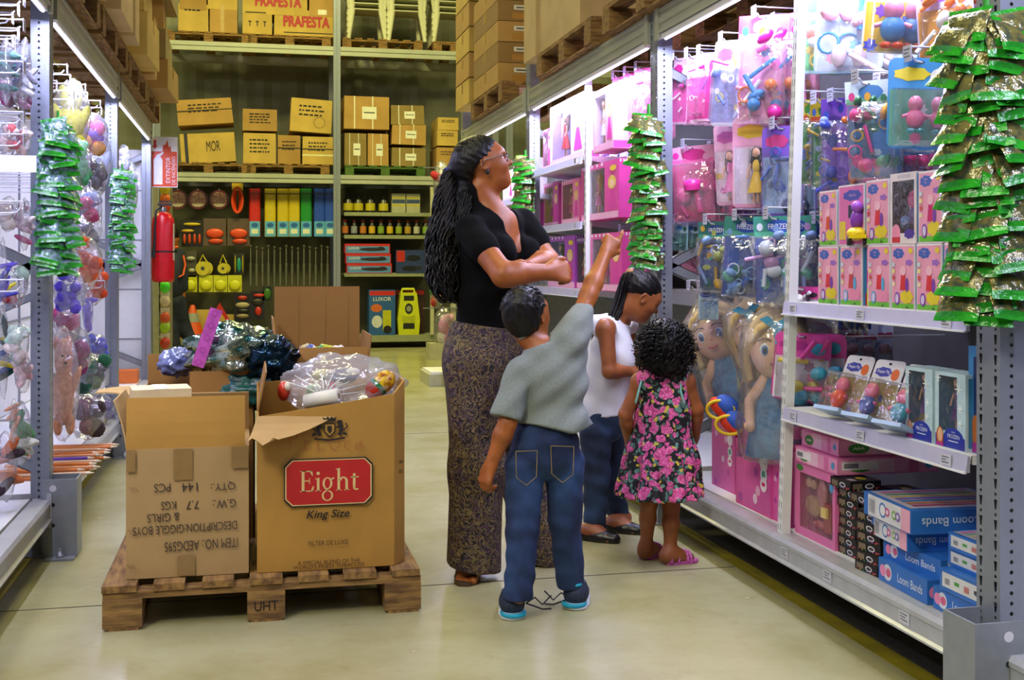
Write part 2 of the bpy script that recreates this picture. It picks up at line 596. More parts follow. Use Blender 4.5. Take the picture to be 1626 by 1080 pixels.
for r, X, s, rng in ((rr, XR, 1, YP), (rl, XL, -1, YP)):
 for y0, y1 in zip(rng, rng[1:]):
  if s < 0 and y0 < 1:
   continue
  beam(r, X, y0 + 0.05, y1 - 0.05, 2.172, 0.107, s)
  bb = [(0, 0), (0.016, 0), (0.016, 0.006), (0.006, 0.012), (0.006, 0.052), (0.012, 0.058), (0.012, 0.07), (0.004, 0.083), (-0.06, 0.083), (-0.06, 0)]
  beam(r, X, y0 + 0.05, y1 - 0.05, 0.148, 0.083, s, m=mat('bright_zinc', '#b7bac2', 0.38, 0.25, scale=20), name='base_beam', prof=bb)
  mb = MB()
  mb.box((X + s * 0.40, (y0 + y1) / 2, 0.222), (0.66, y1 - y0 - 0.11, 0.02), DECK)
  mb.build('deck', r)
  t = thing('light_strip', 'white LED batten under the beam over the %s bay of the %s' % ({0: 'nearest', 1: 'peg and plush' if s < 0 else 'big boxed', 2: 'soft toy' if s < 0 else 'doll', 3: 'end'}[rng.index(y0)], 'stuffed-toy rack' if s < 0 else 'pink-toy rack'), 'lamp', (X + s * 0.012, (y0 + y1) / 2, 2.15))
  mb = MB()
  mb.box((0, 0, 0.008), (0.03, y1 - y0 - 0.2, 0.022), DECK)
  mb.build('housing', t)
  mb = MB()
  mb.tube([(0, -(y1 - y0) / 2 + 0.12, -0.004), (0, (y1 - y0) / 2 - 0.12, -0.004)], 0.008, LEDM, n=8)
  mb.build('diffuser', t)
for k, (y0, y1) in enumerate(zip(YP, YP[1:])):
 mb = MB()
 mb.box((2.47, (y0 + y1) / 2, 1.19), (0.02, y1 - y0 - 0.12, 1.9), DARKBACK)
 mb.build('back_panel', rr)
for k, (y0, y1) in enumerate(list(zip(YP, YP[1:]))[1:]):
 mb = MB()
 mb.box((-1.46, (y0 + y1) / 2, 1.19), (0.02, y1 - y0 - 0.12, 1.9), DECK if k == 2 else mat('pale_back_panel', '#c9cbd6', 0.6))
 if k == 2:
  for yy in (8.0, 8.6, 9.2):
   mb.box((-1.445, yy, 1.19), (0.012, 0.02, 1.9), STEEL)
  for zz in (0.8, 1.5):
   mb.box((-1.447, (y0 + y1) / 2, zz), (0.010, y1 - y0 - 0.12, 0.012), STEEL)
 mb.build('back_panel', rl)
mb = MB()
mb.box((-1.30, 9.87, 1.15), (.98, .015, 1.86), DECK)
for zz in (.55, .95, 1.35, 1.75):
 mb.box((-1.30, 9.862, zz), (.98, .006, .012), STEEL)
mb.build('end_panel', rl)
SLOT = mat('gondola_post_slots', '#3a3a44', 0.7)
def gondola_post(p0, p1, label):
 t = thing('slotted_post', label, 'post', p0)
 d = Vector(p1) - Vector(p0)
 mb = MB()
 L = d.length
 mb.box((0, 0, L / 2), (0.032, 0.032, L), DECK)
 mb.face((-0.016, 0.0, 0), (0, -1, 0), (0, 0, 1))
 n = int(L / 0.04)
 for i in range(n):
  for a in (-0.008, 0.008):
   mb.drect(a - 0.0016, i * 0.04 + 0.008, a + 0.0016, i * 0.04 + 0.03, SLOT)
   mb.lift = 0.0006
 o = mb.build('post_bar', t)
 o.rotation_mode = 'QUATERNION'
 o.rotation_quaternion = Vector((0, 0, 1)).rotation_difference(d)
 return t
gondola_post((1.80, 3.72, 0.232), (1.795, 3.575, 2.17), 'tall white slotted post leaning out beside the blister packs, its foot on the rack beam')
gondola_post((1.80, 6.12, 0.232), (1.80, 6.10, 2.17), 'tall white slotted post standing at the end of the doll box shelves')
def protector(x, y, sgn, label, h=0.31):
 t = thing('post_protector', label, 'post guard', (x, y, 0))
 mb = MB()
 th = 0.005
 w, d = 0.13, 0.13
 out = [(0, -w / 2), (0, w / 2), (sgn * d, w / 2), (sgn * d, w / 2 - th), (sgn * th, w / 2 - th), (sgn * th, -w / 2 + th), (sgn * d, -w / 2 + th), (sgn * d, -w / 2)]
 if sgn > 0:
  out = out[::-1]
 mb.prism(out, 0.0, h, STEEL)
 hole = C('#15171a', 0.9)
 mb.face((0, -w / 2, 0), (sgn, 0, 0) if sgn > 0 else (1, 0, 0), (0, 0, 1))
 cx = 0.09 * (1 if sgn > 0 else -1)
 mb.dell(cx, h - 0.035, 0.013, 0.013, C('#d9d9e2', 0.5))
 mb.dell(cx, h - 0.10, 0.008, 0.008, hole)
 mb.dell(cx, h - 0.18, 0.008, 0.008, hole)
 mb.build('guard', t)
 mb = MB()
 mb.box((sgn * 0.06, -w / 2 - 0.025, 0.004), (0.11, 0.06, 0.008), STEEL)
 mb.lathe([(0.014, 0.008), (0.014, 0.02), (0.009, 0.021), (0.009, 0.045)], STEEL, n=6, c=(sgn * 0.06, -w / 2 - 0.025, 0))
 mb.build('anchor_plate', t)
 return t
protector(1.665, 2.50, 1, 'short grey steel post guard bolted before the nearest post of the pink-toy rack')
protector(-0.665, 4.93, -1, 'short grey steel post guard standing on the floor beside the stuffed-toy rack')
protector(-0.665, 7.36, -1, 'short grey post guard half hidden behind the carton pallet')
for k, (px, py) in enumerate(((1244, 874), (1312, 910), (1434, 974))):
 p = at_x(px, py, XR - 0.012)
 mb = MB()
 mb.box((0, 0, 0), (0.002, 0.05, 0.034), C('#cfd0dc', 0.5))
 mb.face((-0.001, 0.0, 0), (0, -1, 0), (0, 0, 1))
 for i in range(3):
  mb.drect(-0.02, 0.008 - i * 0.008, 0.018 - 0.01 * (i % 2), 0.011 - i * 0.008, C('#5a5a6a', 0.6))
 o = mb.build('price_label')
 o.location = (XR - 0.0085, p.y, 0.185)
 tag(o, ['small paper price label on the base beam just past the slotted post foot', 'small paper price label on the base beam below the black boxes', 'small paper price label on the base beam below the blue band boxes'][k], 'label')
# pallets and cartons
_pal = {}
def pallet(name_label, loc, w=1.0, d=1.2, group=None, col=None, rz=0.0, axis='x'):
 """wooden pallet: nine blocks, cross boards and deck boards; loc = middle of its underside"""
 key = (w, d, col)
 if key in _pal:
  return dup(_pal[key], loc, rot=(0, 0, rz), label=name_label, group=group)
 t = thing('pallet', name_label, 'pallet', loc, rz, group)
 wm, wx = (col, col) if col else (WOOD, WOOD_X)
 q = random.Random(len(_pal))
 for i in (-1, 0, 1):
  for j in (-1, 0, 1):
   mb = MB()
   mb.box((i * (w / 2 - 0.06), j * (d / 2 - 0.06), 0.045 + 0.008), (0.12, 0.12, 0.09), wx)
   mb.build('block', t)
 for i in (-1, 0, 1):
  mb = MB()
  mb.box((i * (w / 2 - 0.06), 0, 0.004), (0.10, d, 0.009), wm)
  mb.build('bottom_board', t)
 for j in (-1, 0, 1):
  mb = MB()
  mb.box((0, j * (d / 2 - 0.06) - (0.004 if j < 0 else 0), 0.109), (w, 0.10, 0.022), wx)
  mb.build('stringer_board', t)
 for i in range(7):
  mb = MB()
  ww = 0.098 + 0.02 * (q.random() - .5)
  mb.box((-w / 2 + 0.05 + i * (w - 0.10) / 6, 0.004 * (q.random() - .5), 0.131), (ww, d, 0.022), wm)
  mb.build('deck_board', t)
 _pal[key] = t
 return t
def kraft(k):
 base = ['#b08a4a', '#a37f43', '#b8944f', '#8f6f3c', '#bfa050', '#8a7440', '#c2a874'][k % 7]
 return mat('kraft_%d' % (k % 7), base, 0.85, var=0.18, scale=4, bump=0.1, bscale=30)
TAPE = mat('packing_tape', '#b99a58', 0.25, var=0.1, spec=0.6)
PAPER = C('#dcdccb', 0.6)
def carton(c, d, label, k=0, rz=0.0, tilt=0.0, decor=None, group=None, tape=True, sag=0.0, name='carton', face='-y'):
 """closed shipping carton: body with flaps meeting on the top, tape as a part, printed marks on the body"""
 t = thing(name, label, 'carton', (c[0], c[1], c[2]), group=group, rot=(0, tilt, rz))
 w, dp, h = d
 mb = MB()
 q = random.Random(int(c[0] * 991 + c[2] * 37))
 m = kraft(k)
 j = lambda a: a * (1 - sag * q.random())
 x, y = w / 2, dp / 2
 vs = [(-x, -y, 0), (x, -y, 0), (x, y, 0), (-x, y, 0), (-j(x), -j(y), h), (j(x), -j(y), h * (1 - sag * .4 * q.random())), (j(x), j(y), h), (-j(x), j(y), h * (1 - sag * .4 * q.random()))]
 mb.add(vs, [(0, 3, 2, 1), (0, 1, 5, 4), (1, 2, 6, 5), (2, 3, 7, 6), (3, 0, 4, 7)], m)
 mid0, mid1 = (0.002 - x * .98, 0, h + 0.004), (x * .98 - 0.002, 0, h + 0.004)
 mb.add([vs[4], vs[5], mid1, mid0], [(0, 1, 2, 3)], m)
 mb.add([vs[7], vs[6], mid1, mid0], [(3, 2, 1, 0)], m)
 if face == '-y':
  mb.face((0, -y, h / 2), (1, 0, 0), (0, 0, 1))
 elif face == '+x':
  mb.face((x, 0, h / 2), (0, 1, 0), (0, 0, 1))
 else:
  mb.face((-x, 0, h / 2), (0, -1, 0), (0, 0, 1))
 if decor:
  decor(mb, w if face == '-y' else dp, h)
 mb.build('body', t)
 if tape:
  mb = MB()
  mb.box((0, 0, h + 0.006), (w * 1.004, 0.05, 0.001), TAPE)
  mb.box((-x - 0.001, 0, h - 0.04), (0.001, 0.05, 0.085), TAPE)
  mb.box((x + 0.001, 0, h - 0.04), (0.001, 0.05, 0.085), TAPE)
  mb.build('tape', t)
 return t
def dec_lines(n=4, sd=0):
 def f(mb, w, h):
  q = random.Random(sd)
  for i in range(n):
   y = h * (0.25 - 0.13 * i)
   x = -w * 0.3
   while x < w * 0.25:
    L = w * (0.04 + 0.09 * q.random())
    mb.drect(x, y, min(x + L, w * .3), y + h * 0.05, BLACKINK)
    mb.lift = 0.0006
    x += L + w * 0.03
 return f
def dec_label(ax=0.1, ay=0.15, lw=0.4, lh=0.3, sd=0, extra=None):
 def f(mb, w, h):
  mb.drect(w * ax - w * lw / 2, h * ay - h * lh / 2, w * ax + w * lw / 2, h * ay + h * lh / 2, PAPER)
  q = random.Random(sd)
  for i in range(3):
   yy = h * ay + h * lh * (0.25 - 0.25 * i)
   mb.drect(w * ax - w * lw * .4, yy - h * lh * .06, w * ax + w * lw * (.4 - .3 * q.random()), yy + h * lh * .06, C('#55584e', .7))
   mb.lift -= 0.0002
  if extra:
   extra(mb, w, h)
 return f
def carton_px(rect, Y, dp, label, zfix=None, **kw):
 """carton whose camera-side face spans the given picture rectangle at distance Y in the hall"""
 a, b = at_y(rect[0], rect[3], Y), at_y(rect[2], rect[1], Y)
 z0 = a.z if zfix is None else zfix
 return carton(((a.x + b.x) / 2, Y + dp / 2, z0), (b.x - a.x, dp, b.z - z0), label, **kw)
# the pallet of cartons in the aisle
from mathutils import noise as mnoise
def crumple(mb, c, r, m, n=22, k=14, amp=0.25, fr=3.0, seed=0, smooth=True, squash=None):
 """crinkled bag: an ellipsoid pushed about by noise"""
 b = len(mb.V)
 vs, fs = [], []
 o = Vector((seed * 7.3, seed * 3.1, seed * 1.7))
 rows = []
 for i in range(k + 1):
  t = -math.pi / 2 + math.pi * i / k
  row = []
  for j in range(n if 0 < i < k else 1):
   a = 2 * math.pi * j / n
   d = Vector((math.cos(t) * math.cos(a), math.cos(t) * math.sin(a), math.sin(t)))
   f = 1 + amp * mnoise.noise(d * fr + o) + amp * 0.5 * mnoise.noise(d * fr * 2.7 + o) + amp * .3 * abs(mnoise.noise(d * fr * 6 + o))
   p = Vector((d.x * r[0] * f, d.y * r[1] * f, d.z * r[2] * f))
   if squash is not None and p.z < squash:
    p.z = squash
   row.append(len(vs))
   vs.append((c[0] + p.x, c[1] + p.y, c[2] + p.z))
  rows.append(row)
 for i in range(k):
  A, B = rows[i], rows[i + 1]
  for j in range(n):
   if len(A) == 1:
    fs.append((A[0], B[(j + 1) % n], B[j]))
   elif len(B) == 1:
    fs.append((B[0], A[j], A[(j + 1) % n]))
   else:
    fs.append((A[j], A[(j + 1) % n], B[(j + 1) % n], B[j]))
 return mb.add(vs, fs, m, smooth)
PX0, PX1, PY0 = -0.4525, 0.557, 3.857
PC = (PX0 + PX1) / 2
pal = pallet('worn wooden pallet on the aisle floor carrying the open cartons', (PC, PY0 + 0.6, 0), w=1.01, d=1.2)
for b in pal.children:
 if b.name.startswith('block'):
  pass
mb = MB()
mb.face((0, 0, 0), (1, 0, 0), (0, 0, 1))
mb.dtext('UHT', 0, 0, 0.032, BLACKINK, wid=0.075)
o = mb.build('stamp', pal)
o.location = (0, -0.6022, 0.052)
PT = 0.144
def wall(mb, a, b, z0, z1a, z1b, th, m, bow=0.0, n=6):
 """upright board from a to b (x, y) with a top edge running z1a..z1b, bowed outwards"""
 ax, ay = a
 bx, by = b
 L = math.hypot(bx - ax, by - ay)
 nx, ny = (by - ay) / L, -(bx - ax) / L
 vs = []
 for side in (0, 1):
  for i in range(n + 1):
   f = i / n
   for z, bw in ((z0, 0.4), ((z0 + z1a) / 2, 1.0), (z1a + (z1b - z1a) * f, 0.7)):
    o = bow * math.sin(math.pi * f) * bw - side * th
    vs.append((ax + (bx - ax) * f + nx * o, ay + (by - ay) * f + ny * o, z))
 N = (n + 1) * 3
 fs = []
 for i in range(n):
  for j in range(2):
   p = i * 3 + j
   fs.append((p, p + 3, p + 4, p + 1))
   fs.append((N + p, N + p + 1, N + p + 4, N + p + 3))
  fs.append((i * 3 + 2, i * 3 + 5, N + i * 3 + 5, N + i * 3 + 2))
 fs.append((0, 1, N + 1, N)), fs.append((1, 2, N + 2, N + 1))
 e = n * 3
 fs.append((e, N + e, N + e + 1, e + 1)), fs.append((e + 1, N + e + 1, N + e + 2, e + 2))
 mb.add(vs, fs, m)
def flap(parent, a, b, z, L, ang, m, out, cut=(0.0, 0.0), curl=0.0, th=0.005, name='flap', notch=0.0):
 """a carton flap hinged on the rim a-b at height z; ang from upright (0) outwards (90) down (180)"""
 A, B = Vector((a[0], a[1], z)), Vector((b[0], b[1], z))
 O = Vector((out[0], out[1], 0))
 n, rows = 6, 4
 vs = []
 nrm = Vector((0, 0, 1)) * -math.sin(R_(ang)) + O * math.cos(R_(ang))
 for side in (0, 1):
  for r in range(rows + 1):
   f = r / rows
   an = R_(ang + curl * f)
   dr = Vector((0, 0, 1)) * math.cos(an) + O * math.sin(an)
   for i in range(n + 1):
    g = i / n
    s0 = cut[0] * f
    s1 = 1 - cut[1] * f
    p = A.lerp(B, s0 + (s1 - s0) * g) + dr * (L * f * (1 - notch * math.sin(g * 9) * f))
    vs.append(p - nrm * th * side)
 N = (rows + 1) * (n + 1)
 fs = []
 for r in range(rows):
  for i in range(n):
   p = r * (n + 1) + i
   q = p + n + 1
   fs.append((p, p + 1, q + 1, q))
   fs.append((N + p, N + q, N + q + 1, N + p + 1))
 for i in range(n):
  p = rows * (n + 1) + i
  fs.append((p, p + 1, N + p + 1, N + p))
 for r in range(rows):
  p, q = r * (n + 1), (r + 1) * (n + 1)
  fs.append((p, q, N + q, N + p))
  fs.append((p + n, N + p + n, N + q + n, q + n))
 mb = MB()
 mb.add(vs, fs, m)
 return mb.build(name, parent)
KA, KB, KC = mat('kraft_tan', '#a98a5a', 0.82, var=0.1, scale=6, bump=0.1, bscale=25), mat('kraft_gold', '#ab7f34', 0.82, var=0.12, scale=5, bump=0.08, bscale=25), mat('kraft_brown', '#93692f', 0.82, var=0.12, scale=5, bump=0.08, bscale=25)
KIN = mat('kraft_pale_inside', '#b3925a', 0.85, var=0.12, scale=6)
YA = 3.925
a0, a1 = at_y(200, 930, YA), at_y(395, 915, YA)
ZA = at_y(300, 711, YA).z
W0, W1 = a0.x, a1.x
A = thing('carton', 'open tan carton with its printing upside down, standing at the front of the pallet', 'carton', ((W0 + W1) / 2, YA, PT))
wA, hA, dA = W1 - W0, ZA - PT, 0.40
x = wA / 2
mb = MB()
wall(mb, (-x, 0), (x, 0), 0, hA, hA, 0.006, KA, bow=0.006)
wall(mb, (x, 0), (x, dA), 0, hA, hA, 0.006, KA, bow=0.004)
wall(mb, (x, dA), (-x, dA), 0, hA, hA, 0.006, KA)
wall(mb, (-x, dA), (-x, 0), 0, hA, hA, 0.006, KA)
mb.box((0, dA / 2, 0.004), (wA - .02, dA - .02, 0.006), KA)
mb.face((0, -0.0085, 0), (1, 0, 0), (0, 0, 1))
def fA(px, py):
 p = at_y(px, py, YA)
 return p.x - (W0 + W1) / 2, p.z - PT
INKA = C('#3a2c22', 0.75)
def up(t, x0, x1, y, hpx=13, tilt=0.02):
 a, b = fA((x0 + x1) / 2, y)
 s = (fA(x1, y)[0] - fA(x0, y)[0])
 mb.dtext(t, a, b, hpx * 3.9 / 1850, INKA, rot=math.pi + tilt, wid=s)
 mb.lift = 0.0006
up('QTY.:', 335, 374, 771)
up('144', 289, 314, 773)
up('PCS', 245, 271, 774)
up('G.W.:', 338, 375, 799)
up('7.7', 296, 316, 801)
up('KGS', 256, 280, 802)
up('& GIRLS', 234, 285, 821)
up('DESCRIPTION:GIGGLE BOYS', 212, 377, 838)
up('ITEM NO.: AEDG595', 262, 378, 864, 15)
TP = mat('clear_brown_tape', '#8f7146', 0.22, var=0.15, spec=0.7)
mb.lift = 0.0012
a, b = fA(282, 905)
mb.drect(a, 0.004, a + 0.055, 0.07, TP)
mb.drect(fA(276, 760)[0], fA(276, 762)[1], fA(306, 760)[0], hA - 0.002, TP)
mb.drect(x - 0.055, hA - 0.07, x - 0.002, hA, TP)
mb.drect(-x + 0.002, hA - 0.07, -x + 0.03, hA, TP)
for px, py in ((212, 778), (210, 845), (208, 900)):
 a, b = fA(px, py)
 for k in range(3):
  mb.dline([(a - .01 + k * .008, b + .01), (a + k * .008, b - .006)], 0.0018, C('#6d512f', .8))
mb.build('body', A)
f = flap(A, (-x, 0), (x - 0.012, 0), hA, 0.165, -4, KB, (0, -1), curl=-5)
flap(A, (-x, dA), (-x, 0), hA, 0.16, 8, KA, (-1, 0), cut=(0.0, 0.1), curl=8)
flap(A, (x, .02), (x, dA), hA, 0.12, -84, KA, (1, 0), curl=-22, cut=(.12, .05))
flap(A, (x, dA), (-x, dA), hA, 0.15, -20, KA, (0, 1))
p = at_y(252, 618, 4.05)
t = thing('small_box', 'cream folded box lying in the mouth of the upside-down printed carton', 'box', (p.x, 4.12, p.z - 0.14), 0.15)
mb = MB()
mb.box((0, 0, 0.07), (0.19, 0.16, 0.14), mat('cream_card', '#d9c59a', 0.7))
mb.face((0, -0.08, 0.07), (1, 0, 0), (0, 0, 1))
mb.dline([(.055, -.04), (.058, -.02), (.064, -.036), (.07, -.02), (.072, -.04)], .002, C('#7a2f1e'))
mb.build('body', t)
mb = MB()
mb.box((0, 0.0, 0.141), (0.045, 0.161, 0.001), PAPER)
mb.build('tape', t)
YB = 3.915
b0, b1 = at_y(414, 908, YB), at_y(626, 908, YB)
ZB = at_y(500, 650, YB).z
XB = (b0.x + b1.x) / 2
B = thing('carton', 'tall gold-brown cigarette carton with a red panel, filled with a clear bag of toys', 'carton', (XB, YB, PT))
x = (b1.x - b0.x) / 2
hB, dB = ZB - PT, 0.44
mb = MB()
ch = 0.055
r0, r1 = at_y(648, 612, YB + ch).x - XB, at_y(640, 905, YB + ch).x - XB
wall(mb, (-x - 0.012, 0), (x, 0), 0, hB - 0.02, hB + 0.045, 0.006, KB, bow=0.012)
wall(mb, (x, 0), (r1 + 0.005, ch), 0, hB + 0.045, hB + 0.085, 0.006, KB)
wall(mb, (r1 + 0.005, ch), (r1 + 0.01, dB), 0, hB + 0.085, hB + 0.085, 0.006, KB)
wall(mb, (r1 + .01, dB), (-x - .01, dB), 0, hB + .08, hB + .05, 0.006, KB)
wall(mb, (-x - .01, dB), (-x - 0.012, 0), 0, hB + .05, hB - .02, 0.006, KB)
mb.box((0.01, dB / 2, 0.004), (2 * x - .01, dB - .02, 0.006), KB)
mb.face((0, -0.0155, 0), (1, 0, 0), (0, 0, 1))
def fB(px, py):
 p = at_y(px, py, YB)
 return p.x - XB, p.z - PT
S = 3.86 / 1850
RED, CREAM = C('#b51a1c', 0.5), C('#d8bd7e', 0.6)
cx, cy = fB(521.5, 764)
def octo(w, h, c):
 return [(cx - w + c, cy - h), (cx + w - c, cy - h), (cx + w, cy - h + c), (cx + w, cy + h - c), (cx + w - c, cy + h), (cx - w + c, cy + h), (cx - w, cy + h - c), (cx - w, cy - h + c)]
mb.dpoly(octo(70 * S, 38 * S, 11 * S), BLACKINK)
mb.dpoly(octo(68 * S, 36 * S, 11 * S), CREAM)
mb.dpoly(octo(66 * S, 34.5 * S, 10 * S), RED)
def serif_word(mb, x0, y0, h, m):
 """the word Eight in a bookish serif; x0 left, y0 baseline, h cap height"""
 L = mb.lift
 def R(a0, b0, a1, b1):
  mb.drect(x0 + a0 * h, y0 + b0 * h, x0 + a1 * h, y0 + b1 * h, m)
  mb.lift = L
 def P(*pts):
  mb.dpoly([(x0 + a * h, y0 + b * h) for a, b in pts], m)
  mb.lift = L
 def ring(a, b, ra, rb, wv, wh, t0=0, t1=360, n=20):
  for i in range(n):
   u, v = R_(t0 + (t1 - t0) * i / n), R_(t0 + (t1 - t0) * (i + 1) / n)
   P((a + ra * math.cos(u), b + rb * math.sin(u)), (a + ra * math.cos(v), b + rb * math.sin(v)), (a + (ra - wv) * math.cos(v), b + (rb - wh) * math.sin(v)), (a + (ra - wv) * math.cos(u), b + (rb - wh) * math.sin(u)))
 R(0.08, 0, 0.21, 1), R(0, 0, 0.3, 0.035), R(0, 0.965, 0.3, 1)
 R(0.2, 0, 0.62, 0.05), R(0.2, 0.95, 0.58, 1), R(0.2, 0.49, 0.45, 0.54)
 P((0.62, 0), (0.66, 0.26), (0.62, 0.26), (0.5, 0.04))
 P((0.58, 1), (0.46, 0.96), (0.57, 0.76), (0.61, 0.76))
 R(0.43, 0.38, 0.47, 0.65)
 R(0.80, 0, 0.92, 0.62), R(0.73, 0, 0.99, 0.035), P((0.72, 0.57), (0.92, 0.62), (0.92, 0.66), (0.72, 0.61))
 ring(0.86, 0.86, 0.08, 0.08, 0.08, 0.08)
 ring(1.30, 0.37, 0.235, 0.29, 0.10, 0.05)
 ring(1.30, -0.22, 0.27, 0.26, 0.09, 0.05)
 P((1.14, 0.14), (1.22, 0.12), (1.36, -0.0), (1.26, 0.0))
 P((1.44, 0.58), (1.62, 0.66), (1.62, 0.58), (1.48, 0.52))
 R(1.78, 0, 1.90, 1.05), R(1.71, 0, 1.97, 0.035), P((1.70, 1.0), (1.90, 1.05), (1.90, 1.09), (1.70, 1.04))
 ring(2.06, 0.42, 0.22, 0.24, 0.12, 0.06, 0, 165)
 R(2.16, 0, 2.28, 0.43), R(2.09, 0, 2.35, 0.035)
 R(2.52, 0.12, 2.64, 0.80), R(2.42, 0.60, 2.80, 0.65)
 ring(2.68, 0.14, 0.16, 0.15, 0.12, 0.06, 180, 320)
sx, sy = fB(476, 780)
serif_word(mb, sx, sy, 33 * S, CREAM)
mb.lift = 0.0008
a, b = fB(521, 816)
mb.dtext('King Size', a, b, 16 * S, BLACKINK, wid=66 * S, shear=0.28, bold=.0006)
a, b = fB(521, 860)
mb.dtext('FILTER DE LUXE', a, b, 7 * S, BLACKINK, wid=62 * S)
a, b = fB(522, 890)
mb.dtext('A SPECIAL BLEND OF THE', a, b, 6 * S, BLACKINK, wid=98 * S)
a, b = fB(522, 896.5)
mb.dtext("WORLD'S FINEST TOBACCOS", a, b, 6 * S, BLACKINK, wid=112 * S)
ccx, ccy = fB(523, 681)
U = S
mb.dpoly([(ccx + a * U, ccy + b * U) for a, b in ((-9, 10), (9, 10), (9, -4), (0, -13), (-9, -4))], BLACKINK)
mb.dpoly([(ccx + a * U, ccy + b * U) for a, b in ((-7, 8), (7, 8), (7, -3), (0, -10), (-7, -3))], KB)
mb.dpoly([(ccx + a * U, ccy + b * U) for a, b in ((-4, 6), (3, 6), (4, -2), (0, -7), (-4, -1))], BLACKINK)
mb.lift = 0.0008
mb.dpoly([(ccx + a * U, ccy + b * U) for a, b in ((-9, 13), (9, 13), (11, 20), (6, 17), (3, 21), (0, 17), (-3, 21), (-6, 17), (-11, 20))], BLACKINK)
for s in (-1, 1):
 q = lambda pts: mb.dpoly([(ccx + s * a * U, ccy + b * U) for a, b in (pts if s > 0 else pts[::-1])], BLACKINK)
 q(((12, -9), (18, -10), (22, 0), (20, 8), (14, 6), (16, 0)))
 q(((13, 6), (20, 8), (20, 14), (14, 15), (11, 11)))
 q(((11, 2), (17, 2), (16, 5), (10, 6)))
 q(((20, -8), (27, -10), (28, -7), (22, -4)))
 mb.dline([(ccx + s * 22 * U, ccy - 2 * U), (ccx + s * 28 * U, ccy + 4 * U), (ccx + s * 25 * U, ccy + 10 * U)], 2 * U, BLACKINK)
 mb.lift = 0.0008
mb.dline([(ccx - 24 * U, ccy - 14 * U), (ccx, ccy - 17 * U), (ccx + 24 * U, ccy - 14 * U)], 3 * U, BLACKINK)
mb.lift = 0.0008
PEN = C('#a5512c', 0.7)
for pts in ([(462, 713), (458, 684)], [(458, 685), (470, 684), (472, 694), (460, 698)], [(482, 688), (484, 712), (495, 711)], [(482, 689), (494, 687)], [(483, 700), (492, 699)], [(503, 692), (504, 713), (514, 712)], [(523, 695), (524, 709), (531, 713), (537, 709), (538, 695)], [(556, 699), (548, 701), (546, 709), (555, 712)], [(572, 701), (564, 703), (564, 711), (571, 711), (573, 701), (576, 712)]):
 mb.dline([fB(*q) for q in pts], 0.0022, PEN)
 mb.lift = 0.0008
mb.build('body', B)
mb = MB()
u = Vector((r1 + .005 - x, ch, 0))
mb.face((x, 0, 0), u, (0, 0, 1))
mb.lift = 0.002
for i, (s_, hh) in enumerate((('TABA', 0.012), ('DEL', .012))):
 mb.dtext(s_, u.length * .62, hB - 0.19 - i * 0.032, hh, BLACKINK, wid=0.03)
mb.build('corner_printing', B)
flap(B, (-x - .012, 0), (x * .15, 0), hB - 0.02, 0.12, 150, KIN, (0, -1), cut=(-0.12, 0.75), curl=-25, notch=0.15)
flap(B, (-x - .01, dB), (-x - .012, 0), hB, 0.13, -12, KC, (-1, 0))
YC = 4.50
c0, c1 = at_y(440, 600, YC), at_y(585, 600, YC)
Cc = thing('carton', 'big brown open carton behind the cigarette carton, its tall rear flap standing up', 'carton', ((c0.x + c1.x) / 2, YC, PT))
x = (c1.x - c0.x) / 2
hC, dC = 0.60, 0.5
mb = MB()
for a, b in (((-x, 0), (x, 0)), ((x, 0), (x, dC)), ((x, dC), (-x, dC)), ((-x, dC), (-x, 0))):
 wall(mb, a, b, 0, hC, hC, 0.006, KC)
mb.box((0, dC / 2, 0.004), (2 * x - .02, dC - .02, .006), KC)
mb.build('body', Cc)
ftop = at_y(500, 455, YC + dC).z - PT - hC
fl = flap(Cc, (x + .012, dC), (-x - .0, dC), hC, ftop, 2, KC, (0, 1))
mb = MB()
mb.face((0, dC - 0.0065, 0), (1, 0, 0), (0, 0, 1))
mb.dtext('Net Wt', at_y(478, 553, YC + dC).x - (c0.x + c1.x) / 2, at_y(478, 553, YC + dC).z - PT, 0.024, BLACKINK, wid=0.11)
for px in (474, 516, 552):
 a = at_y(px, 500, YC + dC).x - (c0.x + c1.x) / 2
 mb.dline([(a, hC + .02), (a + .002, hC + ftop - .03)], 0.0012, C('#6f4f22', .9))
mb.build('flap_printing', Cc)
flap(Cc, (x, 0), (x, dC), hC, 0.14, 6, KC, (1, 0), cut=(0.02, 0.25))
flap(Cc, (-x, 0), (x, 0), hC, 0.10, -12, KC, (0, -1), cut=(0.0, 0.0), curl=-10)
flap(Cc, (-x, dC), (-x, 0), hC, 0.2, 4, KC, (-1, 0), cut=(0.1, 0.3))
YD = 4.42
d0, d1 = at_y(214, 600, YD), at_y(405, 600, YD)
D = thing('carton', 'open brown carton with pale bent flaps, behind the upside-down printed carton', 'carton', ((d0.x + d1.x) / 2, YD, PT))
x = (d1.x - d0.x) / 2
hD, dD = 0.53, 0.56
mb = MB()
for a, b in (((-x, 0), (x, 0)), ((x, 0), (x, dD)), ((x, dD), (-x, dD)), ((-x, dD), (-x, 0))):
 wall(mb, a, b, 0, hD, hD, 0.006, KC)
mb.box((0, dD / 2, 0.004), (2 * x - .02, dD - .02, .006), KC)
mb.build('body', D)
flap(D, (x * .1, dD), (-x, dD), hD, at_y(260, 562, YD + dD).z - PT - hD, 2, KC, (0, 1))
flap(D, (-x * .1, 0), (x, 0), hD, 0.09, -3, KC, (0, -1))
flap(D, (-x, dD * .6), (-x, 0), hD, 0.15, 78, KIN, (-1, 0), cut=(0.35, 0.35), curl=10)
flap(D, (x, 0), (x, dD), hD, 0.12, -10, KC, (1, 0))
FOIL = mat('silver_green_foil', '#b9c2ae', 0.16, 0.85, scale=16, col2='#1f5a4e', bump=0.9, bscale=18)
